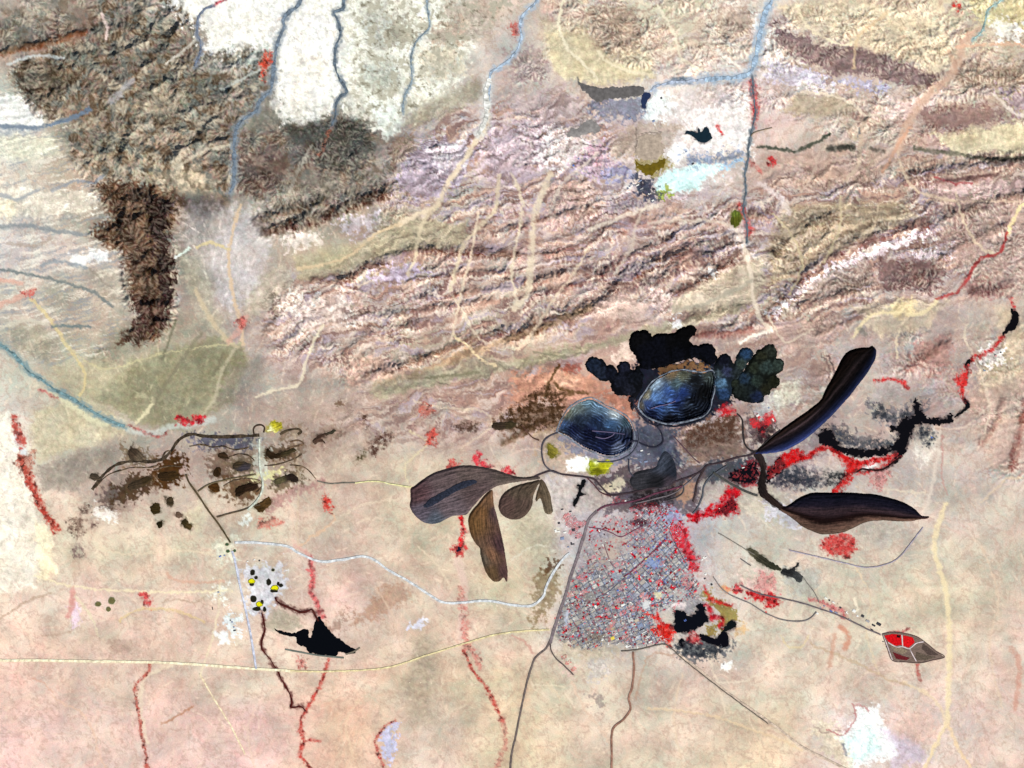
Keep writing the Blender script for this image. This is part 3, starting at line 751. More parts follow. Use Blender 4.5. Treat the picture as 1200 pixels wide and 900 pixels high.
detail = C.mean(-1)
detail = np.clip(detail / blur(detail, 14), 0.6, 1.4)
for poly, col, soft, cov, mot in P:
    s = box(poly, soft + 22)
    d = sdf_poly(X[s] + 0.7 * WX[s] + MX[s] * 0.8, Y[s] + 0.7 * WY[s] + MY[s] * 0.8, poly)
    d = d + (15.0 * n2[s] + 9.0 * n6[s] + 7.0 * sw[s]) * min(1.3, 0.2 + mot)
    m = (sstep(-0.55 * soft, 0.55 * soft, d) * cov)[..., None]
    tone = (1 + 0.16 * n2[s] * (0.6 + mot)) * detail[s]
    dressed = np.array(col) * tone[..., None] + n5[s][..., None] * np.array([-6, 1, 9]) + n6[s][..., None] * np.array([7, -5, 1])
    C[s] = C[s] * (1 - m) + dressed * m

# dark rubble and grey marl scattered over the eastern half of the salt flat
s, m = pmask(SALT_N, 8, 1.0, 0.3)
t = fbm(X[s] / 13, Y[s] / 13, 221, 4, 0.65)
east = sstep(396, 425, X[s]) * m
mm = (east * sstep(0.03, 0.2, t) * 0.8)[..., None]
C[s] = C[s] * (1 - mm) + np.array([184, 180, 164]) * mm
mm = (east * sstep(0.16, 0.4, fbm(X[s] / 10, Y[s] / 8, 231, 4, 0.65)) * 0.7)[..., None]
C[s] = C[s] * (1 - mm) + np.array([128, 122, 106]) * mm
mm = (m * (1 - east) * sstep(0.1, 0.35, fbm(X[s] / 15, Y[s] / 15, 241, 4, 0.6)) * 0.45)[..., None]
C[s] = C[s] * (1 - mm) + np.array([214, 214, 216]) * mm

# gravel in the gullies, bare rock on the spurs
cm = (chan * (0.1 + 0.52 * hilly) * (1 - 0.3 * rock))[..., None]
C = C * (1 - cm) + (C * 0.36 + np.array([240, 226, 210]) * 0.64 * (1 - 0.22 * rock[..., None])) * cm
cm = (spur * hilly * (0.56 - 0.1 * rock) * np.clip(0.8 + 1.6 * n1, 0.12, 1))[..., None]
C = C * (1 - cm) + (C * 0.35 + np.array([120, 90, 84]) * 0.65 * (1 - 0.35 * rock[..., None])) * cm

# thin lines of ground: dry washes, tracks, fault scarps
L = [
    # pale dry washes
    ([(572, 125), (570, 148), (560, 162), (545, 186), (522, 220), (512, 240), (488, 252), (470, 262)], 5, (232, 214, 190), .85),
    ([(585, 205), (580, 245), (565, 262), (545, 285), (535, 312), (528, 340)], 4, (222, 205, 180), .8),
    ([(645, 205), (632, 235), (625, 262), (622, 310), (618, 345), (603, 362)], 6, (228, 212, 190), .8),
    ([(515, 240), (495, 262), (487, 300), (478, 322)], 4, (226, 210, 182), .75),
    ([(470, 262), (440, 275), (410, 300), (380, 310), (350, 315)], 3, (232, 206, 172), .7),
    ([(700, 180), (660, 215), (645, 250)], 3, (225, 210, 198), .6),
    ([(760, 235), (745, 265), (738, 295), (720, 320)], 3, (220, 205, 190), .6),
    ([(690, 270), (740, 250), (775, 240)], 4, (236, 222, 208), .7),
    ([(872, 290), (880, 320), (882, 345), (890, 372), (905, 388)], 4, (230, 215, 198), .8),
    ([(880, 330), (850, 345), (820, 358), (790, 362)], 4, (176, 170, 156), .7),
    ([(905, 388), (885, 392), (868, 402)], 3, (250, 244, 232), .8),
    ([(530, 345), (560, 395), (575, 402)], 2.4, (238, 222, 200), .6),
    ([(530, 392), (548, 405), (562, 420), (580, 428)], 2.2, (234, 212, 176), .8),
    ([(378, 382), (368, 400), (358, 425), (350, 450), (330, 455), (300, 465)], 2.6, (235, 222, 198), .8),
    ([(282, 240), (275, 265), (268, 300), (272, 340), (282, 380), (285, 405)], 3.2, (222, 196, 168), .85),
    ([(230, 290), (245, 285), (268, 292)], 3, (222, 205, 160), .8),
    ([(205, 302), (216, 295), (222, 290)], 2.4, (225, 240, 230), .9),
    ([(228, 340), (245, 370), (262, 395), (278, 408)], 4, (212, 194, 166), .75),
    ([(275, 410), (262, 430), (255, 455), (250, 470), (230, 495)], 3, (205, 195, 172), .6),
    ([(180, 468), (170, 485), (160, 495)], 3.5, (236, 226, 190), .8),
    ([(60, 460), (90, 480), (115, 495), (125, 497)], 6, (226, 222, 190), .8),
    ([(150, 504), (180, 508), (200, 500), (225, 498), (250, 492)], 6, (205, 212, 208), .7),
    ([(35, 350), (55, 370), (75, 400), (100, 440), (90, 470)], 3, (225, 205, 155), .7),
    ([(0, 385), (30, 375), (55, 380)], 4, (212, 206, 190), .7),
    ([(72, 398), (120, 432), (190, 414), (275, 402)], 1.6, (214, 205, 165), .6),
    ([(20, 510), (22, 520), (28, 530)], 7, (226, 232, 238), .8),
    ([(10, 75), (40, 66), (75, 68)], 3, (205, 212, 214), .6),
    ([(120, 15), (126, 35), (124, 45)], 3, (226, 205, 200), .7),
    ([(155, 95), (130, 118), (140, 112)], 6, (180, 178, 184), .6),
    ([(195, 75), (215, 60), (230, 45)], 3, (205, 200, 190), .7),
    ([(320, 78), (300, 84), (280, 95), (260, 105)], 3, (195, 200, 195), .6),
    ([(270, 170), (262, 172), (235, 178), (210, 195)], 3, (206, 196, 178), .6),
    ([(365, 170), (355, 190), (345, 210), (340, 225)], 3, (170, 165, 155), .6),
    ([(1040, 15), (1020, 30), (1005, 45), (1000, 80)], 3, (226, 200, 165), .6),
    ([(1150, 35), (1130, 50), (1122, 75), (1108, 95), (1080, 120), (1062, 150), (1052, 175)], 8, (214, 180, 160), .75),
    ([(1120, 55), (1180, 52), (1246, 60)], 3, (230, 190, 165), .7),
    ([(1112, 60), (1122, 85)], 4, (206, 170, 150), .6),
    ([(940, 108), (975, 112), (1000, 122), (1015, 135), (1040, 132)], 2.6, (236, 220, 200), .7),
    ([(1015, 138), (1010, 150), (1008, 170), (1005, 195), (990, 212)], 3.5, (198, 178, 160), .7),
    ([(1068, 148), (1055, 165), (1048, 178), (1035, 200)], 3.5, (212, 170, 148), .8),
    ([(1165, 110), (1185, 130), (1210, 140)], 3, (240, 225, 215), .7),
    ([(1246, 238), (1200, 240), (1190, 255), (1180, 275)], 3.4, (246, 226, 178), .8),
    ([(1246, 236), (1150, 236), (1080, 234)], 2, (214, 190, 170), .6),
    ([(1000, 395), (1020, 370), (1050, 366), (1080, 368), (1100, 350)], 3.4, (236, 220, 180), .75),
    ([(1065, 370), (1052, 392), (1052, 420)], 2.4, (228, 210, 185), .7),
    ([(900, 372), (920, 400), (940, 392), (955, 385)], 2.2, (230, 216, 196), .6),
    ([(1135, 380), (1130, 390), (1133, 405)], 2, (226, 212, 190), .6),
    ([(1102, 505), (1098, 540), (1090, 580), (1085, 600)], 3.4, (222, 208, 196), .75),
    ([(1246, 560), (1190, 560), (1175, 565), (1150, 590)], 2.4, (222, 200, 175), .6),
    ([(1035, 572), (1060, 576), (1085, 578)], 2.2, (228, 214, 194), .7),
    ([(1108, 590), (1095, 640), (1108, 690), (1113, 745), (1112, 800), (1110, 850)], 5, (240, 222, 184), .8),
    ([(1108, 850), (1096, 875), (1082, 905), (1075, 940)], 3.4, (240, 218, 178), .8),
    ([(1112, 850), (1122, 875), (1140, 905), (1150, 940)], 3.4, (240, 212, 176), .8),
    ([(1060, 800), (1090, 815), (1102, 830), (1110, 850)], 3, (236, 214, 184), .7),
    ([(950, 755), (1000, 775), (1040, 795), (1065, 803)], 2.4, (196, 172, 146), .6),
    ([(915, 745), (925, 758), (940, 757), (948, 745)], 2, (226, 206, 165), .6),
    ([(1002, 702), (1006, 715)], 3, (244, 232, 210), .8),
    ([(536, 655), (545, 690), (542, 720), (540, 745)], 8, (228, 200, 190), .6),
    ([(485, 470), (520, 478), (565, 482), (575, 500), (540, 525)], 2, (226, 206, 184), .6),
    ([(480, 505), (500, 520), (475, 545), (478, 565)], 2, (230, 216, 180), .6),
    ([(350, 640), (390, 612), (388, 600)], 2, (230, 190, 160), .6),
    ([(345, 510), (350, 560), (348, 620), (350, 645)], 2, (216, 196, 170), .5),
    ([(595, 535), (620, 525), (640, 530)], 2, (230, 204, 190), .6),
    ([(600, 655), (625, 640), (640, 640), (648, 645)], 2, (226, 222, 206), .6),
    ([(40, 675), (90, 688), (140, 692), (200, 694), (272, 692)], 2.2, (246, 232, 196), .7),
    ([(130, 688), (140, 680)], 2, (240, 224, 200), .7),
    ([(85, 695), (105, 720), (116, 745)], 2.4, (232, 220, 190), .7),
    ([(140, 728), (160, 715), (200, 715), (240, 728)], 2.4, (226, 200, 150), .6),
    ([(258, 680), (255, 720), (242, 770), (234, 790)], 2, (240, 228, 196), .6),
    ([(60, 815), (75, 825), (95, 835), (108, 855), (115, 880), (125, 905)], 2, (232, 196, 175), .6),
    ([(200, 780), (170, 795), (165, 830), (172, 870)], 4, (236, 222, 196), .5),
    ([(190, 848), (210, 838), (225, 828)], 2.4, (176, 122, 92), .6),
    ([(670, 800), (682, 825), (700, 850), (715, 870)], 3, (228, 200, 180), .7),
    ([(625, 802), (660, 805)], 2, (234, 222, 196), .6),
    ([(760, 830), (830, 838), (880, 855), (910, 865), (940, 880)], 2.4, (232, 206, 172), .6),
    ([(830, 770), (845, 815), (850, 835)], 2.2, (234, 216, 196), .6),
    ([(840, 800), (870, 798), (890, 790)], 2.2, (240, 226, 206), .6),
    ([(660, 0), (655, 30), (668, 60), (690, 80), (700, 95)], 3, (240, 230, 206), .8),
    ([(700, 60), (720, 78), (760, 88)], 2.4, (238, 226, 200), .7),
    ([(770, 5), (790, 40), (800, 70), (830, 85)], 2.6, (240, 230, 208), .7),
    ([(840, 60), (860, 75), (882, 88)], 2.6, (246, 238, 228), .7),
    ([(935, 10), (950, 35), (985, 52), (1000, 50)], 2.4, (240, 226, 198), .7),
    ([(1060, 20), (1075, 50), (1100, 85)], 2.4, (240, 226, 198), .7),
    ([(600, 205), (612, 240), (606, 280), (600, 320), (606, 358)], 3, (230, 214, 192), .75),
    ([(560, 250), (552, 300), (540, 345), (532, 385), (528, 400)], 2.6, (232, 212, 190), .75),
    ([(690, 290), (672, 320), (650, 350), (628, 385), (606, 410)], 2.6, (226, 206, 184), .7),
    ([(760, 262), (800, 258), (850, 262), (872, 282)], 3, (222, 206, 192), .7),
    ([(905, 250), (930, 280), (940, 312), (925, 345)], 2.4, (206, 190, 160), .75),
    ([(985, 232), (985, 262), (975, 290), (962, 312)], 2.4, (206, 190, 160), .75),
    ([(1030, 240), (1025, 262), (1012, 280)], 2.2, (210, 190, 166), .7),
    ([(1120, 225), (1130, 262), (1150, 290), (1168, 298)], 2.6, (222, 202, 178), .7),
    ([(1052, 178), (1060, 205), (1078, 225), (1120, 236)], 3, (216, 194, 172), .7),
    ([(890, 215), (915, 232), (925, 250)], 5, (240, 226, 226), .6),
    ([(960, 180), (952, 205), (940, 225)], 2.6, (206, 184, 170), .7),
    ([(1130, 395), (1150, 440), (1160, 480), (1150, 520)], 2.2, (226, 208, 190), .6),
    ([(1095, 500), (1130, 500), (1165, 470)], 2, (224, 206, 190), .6),
    ([(905, 620), (880, 600), (868, 590)], 2, (228, 216, 200), .6),
    ([(640, 560), (648, 590), (652, 595)], 2, (226, 214, 206), .6),
    ([(490, 640), (510, 660), (530, 690)], 2, (232, 214, 190), .6),
    ([(440, 690), (460, 720), (470, 760)], 2, (222, 196, 176), .6),
    ([(400, 605), (430, 590), (470, 585)], 2, (230, 212, 190), .6),
    ([(110, 640), (150, 650), (210, 645), (250, 650)], 1.8, (232, 214, 188), .6),
    ([(300, 830), (290, 860), (300, 905)], 2, (234, 206, 188), .6),
    ([(420, 820), (405, 850), (415, 890)], 2, (236, 208, 180), .6),
    ([(640, 800), (660, 830), (655, 880)], 1.8, (226, 206, 180), .6),
    ([(800, 790), (790, 840), (800, 900)], 1.8, (228, 204, 180), .6),
    ([(1000, 660), (1020, 700), (1015, 740), (1030, 790)], 1.8, (224, 204, 176), .6),
    ([(1150, 640), (1170, 700), (1160, 760), (1175, 830)], 2, (226, 202, 180), .6),
    # bluish streams on the western fans
    ([(-46, 148), (0, 148), (40, 150), (60, 146), (88, 137), (105, 128)], 4.5, (120, 134, 152), .85),
    ([(60, 224), (90, 212), (110, 214), (120, 206)], 3, (150, 158, 172), .6),
    ([(-46, 226), (0, 228), (20, 234), (45, 222)], 3.5, (150, 158, 170), .6),
    ([(-46, 268), (0, 266), (30, 264), (60, 270), (95, 274)], 4.5, (140, 148, 154), .75),
    ([(48, 312), (65, 306), (85, 310), (100, 314)], 4, (140, 150, 160), .7),
    ([(-46, 318), (0, 316), (25, 320), (55, 326), (85, 334), (108, 342), (120, 350), (132, 360)], 3, (118, 128, 130), .75),
    ([(60, 382), (85, 382), (105, 384)], 2.6, (112, 128, 132), .75),
    ([(8, 285), (40, 288), (60, 280)], 3, (176, 160, 148), .6),
    ([(105, 315), (130, 338)], 2, (150, 140, 128), .5),
    ([(190, 420), (205, 380), (206, 375)], 3, (120, 118, 100), .7),
    ([(236, 390), (215, 420), (195, 450), (180, 470)], 4, (136, 130, 112), .6),
    ([(250, 440), (258, 425), (262, 415)], 3, (120, 114, 96), .5),
    # dark scarps and beds
    ([(887, 173), (905, 173), (930, 177), (945, 172), (960, 165), (972, 157)], 3.2, (76, 82, 72), .85),
    ([(972, 174), (985, 173), (1000, 172)], 6, (62, 64, 60), .8),
    ([(1020, 174), (1035, 178)], 4, (98, 92, 84), .7),
    ([(1072, 173), (1095, 178), (1120, 180), (1160, 186), (1246, 182)], 4, (108, 106, 92), .7),
    ([(1160, 192), (1190, 188), (1230, 186)], 7, (86, 78, 72), .6),
    ([(1096, 208), (1120, 215), (1140, 214)], 2.2, (150, 60, 66), .6),
    ([(1110, 212), (1170, 204)], 3, (96, 72, 72), .6),
    ([(677, 92), (680, 98), (692, 104), (698, 116)], 2.4, (98, 98, 98), .8),
    ([(790, 95), (800, 94), (808, 95)], 7, (62, 80, 98), .85),
    ([(845, 187), (870, 180)], 3, (120, 128, 142), .6),
    ([(1005, 160), (1008, 150)], 1.5, (120, 124, 128), .6),
    ([(745, 150), (746, 165), (745, 185)], 1.4, (110, 100, 92), .6),
    ([(747, 158), (775, 155)], 1.2, (104, 98, 92), .6),
    ([(625, 412), (660, 418), (690, 412)], 2, (120, 118, 98), .5),
    ([(655, 428), (648, 440), (642, 450), (640, 465)], 3, (84, 66, 40), .75),
    ([(650, 448), (662, 458), (690, 460)], 2.6, (92, 72, 44), .7),
    ([(620, 464), (645, 462), (672, 462)], 2.6, (92, 70, 46), .6),
    ([(500, 443), (530, 440), (560, 436)], 3, (126, 122, 100), .6),
    ([(970, 418), (978, 430), (976, 442)], 2, (96, 80, 82), .6),
    ([(962, 415), (972, 432), (970, 448)], 1.6, (110, 92, 92), .5),
    ([(1008, 385), (1014, 392)], 4, (120, 120, 112), .5),
    ([(0, 725), (20, 712), (35, 703), (60, 695)], 2, (182, 158, 138), .6),
    ([(50, 745), (75, 742), (85, 738)], 2, (180, 152, 136), .5),
    ([(190, 705), (205, 702), (225, 706), (240, 700)], 2, (176, 150, 132), .5),
    ([(985, 855), (965, 858), (955, 852)], 1.6, (170, 150, 142), .7),
    ([(988, 872), (992, 885)], 2.4, (110, 120, 128), .7),
    # faint red along dry stream beds
    ([(1180, 272), (1172, 295), (1150, 303), (1140, 315), (1134, 326), (1124, 340), (1112, 346), (1098, 350)], 3, (172, 76, 76), .75),
    ([(1105, 510), (1104, 560), (1112, 580)], 1.8, (196, 146, 140), .6),
    ([(-46, 326), (0, 328), (25, 332)], 4, (226, 176, 160), .7),
    ([(0, 358), (20, 350), (40, 340)], 5, (222, 168, 152), .6),
    ([(268, 400), (282, 385), (290, 370)], 5, (224, 172, 160), .6),
    ([(600, 745), (615, 752), (625, 765)], 2, (206, 160, 148), .7),
    ([(85, 690), (84, 710), (80, 722)], 5, (214, 150, 144), .7),
    ([(38, 795), (50, 800), (62, 812)], 2, (216, 168, 150), .5),
    ([(195, 672), (205, 680), (230, 682), (262, 682)], 3, (216, 170, 150), .6),
    ([(1185, 760), (1195, 780), (1190, 830)], 5, (206, 152, 136), .6),
    ([(1075, 780), (1080, 798)], 2, (176, 120, 110), .7),
    ([(985, 735), (995, 745), (990, 760)], 5, (206, 140, 118), .7),
    ([(978, 745), (975, 765), (972, 780)], 4, (200, 146, 126), .5),
    ([(1000, 826), (1002, 842), (994, 855), (985, 862), (970, 855)], 1.8, (190, 130, 130), .8),
    ([(1003, 826), (1012, 828), (1018, 834)], 1.6, (196, 140, 140), .7),
    ([(345, 640), (362, 650), (368, 665)], 4, (226, 176, 166), .6),
    ([(745, 820), (760, 770), (790, 768)], 2, (188, 152, 132), .5),
]
for pts, w, col, cov in L:
    s, m = lmask(pts, w * 0.95, None, 1.1)
    m = (m * cov * np.clip(1.1 + 1.3 * n2[s] + 0.7 * sw2[s], 0.2, 1))[..., None]
    C[s] = C[s] * (1 - m) + np.array(col) * m

# the ground is crisp: bring out what lies beside what
sharp = (0.12 + 0.4 * hilly)[..., None]
C = C + sharp * (C - np.stack([blur(C[..., k].astype(np.float32), 1) for k in range(3)], -1)) + (0.06 + 0.16 * hilly)[..., None] * (C - np.stack([blur(C[..., k].astype(np.float32), 5) for k in range(3)], -1))
C = C + 0.10 * (C - 176)
grey = C.mean(-1, keepdims=True)
C = np.clip(grey + 0.97 * (C - grey), 4, 255)

# ------------------------------------------------------------------ what lies on the land (picture pixels)
RIVERS = [  # label, category, width, colour, line
    ('narrow slate river running down the left edge of the white salt flat', 2.6, (112, 122, 142), [(249, 7), (240, 11), (233, 20), (231, 38), (235, 50), (235, 62), (228, 78)]),
    ('broad steel blue river bending past the west side of the bright salt flat', 4.6, (112, 126, 142), [(358, -30), (352, 2), (337, 16), (332, 24), (333, 32), (326, 48), (322, 70), (320, 90), (317, 106), (305, 118), (300, 130), (288, 138), (278, 148), (275, 165), (275, 190), (274, 214), (270, 226)]),
    ('dark blue river winding down the middle of the white salt flat', 3.6, (98, 112, 126), [(406, -30), (403, 2), (402, 10), (392, 15), (396, 25), (399, 38), (394, 55), (392, 72), (396, 88), (403, 100), (406, 108), (398, 114), (394, 122), (393, 134), (389, 148)]),
    ('thin forked grey stream right of the dark blue river on pale ground', 2.4, (136, 152, 164), [(498, -30), (501, 10), (503, 32), (492, 44), (485, 55), (482, 72), (483, 95), (477, 106), (473, 118), (472, 132)]),
    ('pale blue stream dropping from the top edge left of centre into tan hills', 4.0, (168, 186, 208), [(640, -30), (630, 0), (616, 14), (610, 28), (611, 44), (604, 62), (590, 76), (577, 84), (574, 96), (572, 122)]),
    ('wide light blue river entering at the top right of centre', 6.6, (160, 182, 206), [(912, -30), (905, 0), (897, 14), (893, 30), (889, 48), (886, 66), (880, 84), (868, 90), (848, 92), (825, 93)]),
    ('thin dark river with red banks running south past the north works', 2.4, (92, 104, 116), [(882, 90), (883, 110), (885, 130), (882, 150), (878, 168), (876, 190), (873, 205), (874, 225), (871, 245), (876, 268), (875, 285)]),
    ('teal river running along the lower left below the green fan', 4.4, (112, 142, 150), [(-44, 380), (0, 404), (12, 412), (26, 426), (34, 436), (50, 446), (66, 458), (86, 468), (104, 480), (122, 490), (146, 500)]),
    ('small blue stream in the top right corner of the tan hills', 2.2, (150, 178, 178), [(1196, -20), (1172, 2), (1158, 12), (1154, 26), (1150, 38), (1140, 46)]),
    ('pale gravel wash joining the tan hills below the pale blue stream', 7.0, (226, 226, 222), [(574, 92), (570, 108), (571, 126), (568, 144), (560, 158)]),
    ('dark red-brown brook leading into the black reservoir from the yellow ponds', 2.6, (70, 28, 24), [(323, 700), (325, 705), (333, 710), (342, 713), (350, 717), (358, 717), (365, 715), (370, 722), (373, 728)]),
    ('long dark brown brook running south from the yellow ponds', 2.4, (74, 26, 22), [(307, 718), (309, 728), (310, 738), (307, 750), (307, 760), (316, 772), (324, 785), (330, 797), (338, 810), (342, 822), (341, 829), (352, 828), (358, 833)]),
    ('thin black brook looping below the branching lake', 2.0, (40, 14, 16), [(1056, 535), (1048, 541), (1040, 547), (1030, 551), (1020, 551), (1010, 550), (1003, 554)]),
    ('blue grey braid of the wide light blue river reaching west to the grey fan', 4.0, (176, 188, 210), [(826, 93), (806, 95), (786, 97), (770, 101), (762, 108)]),
]
LAKES = [
    ('large black reservoir behind a straight dam, shaped like a fin', (4, 4, 5), [(374, 722), (378, 728), (383, 735), (391, 744), (401, 751), (411, 758), (418, 762), (414, 766), (405, 766), (397, 764), (394, 769), (381, 768), (366, 766), (361, 764), (357, 758), (351, 757), (348, 753), (346, 747), (338, 745), (328, 743), (320, 736), (329, 739), (344, 742), (353, 738), (361, 738), (362, 747), (364, 748), (367, 736), (369, 729)]),
    ('dark blue claw-shaped tailings pond on white ground of the north works', (22, 40, 52), [(802, 157), (806, 153), (812, 154), (816, 156), (819, 150), (822, 155), (827, 148), (832, 155), (834, 162), (826, 167), (819, 166), (813, 161), (807, 158)]),
    ('small black curved lake at the head of the red channel on the right edge', (10, 6, 6), [(1184, 362), (1190, 364), (1194, 370), (1193, 379), (1189, 386), (1184, 388), (1179, 391), (1173, 394), (1178, 386), (1183, 378), (1186, 371)]),
    ('black branching lake with long arms in the red valley right of the pits', (10, 7, 8), [(1072, 467), (1076, 470), (1080, 480), (1086, 488), (1096, 491), (1107, 490), (1112, 485), (1117, 486), (1116, 494), (1108, 497), (1092, 498), (1079, 497), (1072, 501), (1068, 510), (1064, 520), (1061, 531), (1054, 539), (1046, 545), (1040, 548), (1047, 538), (1050, 529), (1040, 532), (1028, 535), (1012, 536), (998, 534), (989, 530), (1000, 526), (1015, 527), (1030, 525), (1045, 522), (1051, 515), (1053, 506), (1044, 505), (1042, 499), (1051, 498), (1057, 492), (1062, 489), (1069, 488), (1072, 482), (1070, 475)]),
    ('black pond at the west end of the red valley beside the long blue-edged heap', (12, 8, 10), [(958, 512), (966, 503), (976, 505), (980, 516), (990, 525), (1000, 530), (986, 531), (973, 525), (963, 520)]),
    ('black pool among red plants under the neck of the eastern heap', (10, 4, 6), [(898, 558), (901, 549), (908, 544), (915, 535), (922, 545), (917, 552), (906, 560), (899, 566)]),
    ('black sludge pool beside the loading neck east of the works', (12, 8, 12), [(854, 560), (860, 552), (870, 549), (876, 544), (886, 540), (888, 550), (887, 564), (878, 567), (864, 566)]),
    ('big black sewage pond south of the town beside the red fan', (8, 8, 14), [(789, 718), (794, 714), (801, 716), (806, 722), (813, 720), (818, 709), (822, 706), (826, 712), (828, 722), (830, 729), (822, 733), (815, 738), (806, 741), (796, 741), (788, 738), (785, 735), (790, 731)]),
    ('tiny black square pond under the big sewage pond', (6, 5, 8), [(795, 752), (798, 748), (803, 751), (802, 757), (797, 757)]),
    ('long black pond below the round olive flat', (8, 5, 10), [(820, 743), (826, 744), (833, 747), (840, 748), (845, 741), (850, 738), (853, 745), (854, 756), (847, 759), (838, 756), (828, 753), (821, 749)]),
    ('black pond at the tip of the olive flat', (14, 18, 16), [(845, 738), (851, 733), (856, 727), (862, 729), (863, 733), (858, 737), (851, 740)]),
    ('black triangular pond inside the red wedge east of town', (8, 4, 6), [(836, 601), (846, 594), (854, 586), (858, 578), (861, 588), (862, 597), (850, 601)]),
    ('small round pond at the foot of the red gully below the western heap', (24, 26, 44), [(535, 643), (537, 640), (540, 641), (541, 645), (538, 647), (535, 646)]),
    ('dark pond among the red gardens at the north edge of town', (14, 12, 12), [(752, 600), (760, 597), (768, 599), (772, 606), (764, 610), (754, 608)]),
    ('dark branching pool south-west of the pits by the mine road', (12, 12, 12), [(682, 562), (687, 563), (684, 570), (681, 576), (688, 580), (680, 581), (677, 588), (673, 594), (671, 590), (675, 582), (678, 574), (676, 568), (681, 568)]),
    ('small dark blue pond on white ground by the dark fan of the north works', (40, 52, 86), [(752, 112), (758, 108), (763, 112), (758, 119), (756, 127), (752, 125)]),
    ('short black pool on the red channel, upper of two', (12, 14, 12), [(1134, 422), (1138, 421), (1136, 427), (1133, 431), (1131, 428)]),
    ('short black pool on the red channel, lower of two at its bend', (10, 10, 10), [(1130, 464), (1134, 470), (1137, 474), (1134, 480), (1126, 486), (1118, 490), (1124, 483), (1131, 478), (1130, 470)]),
]
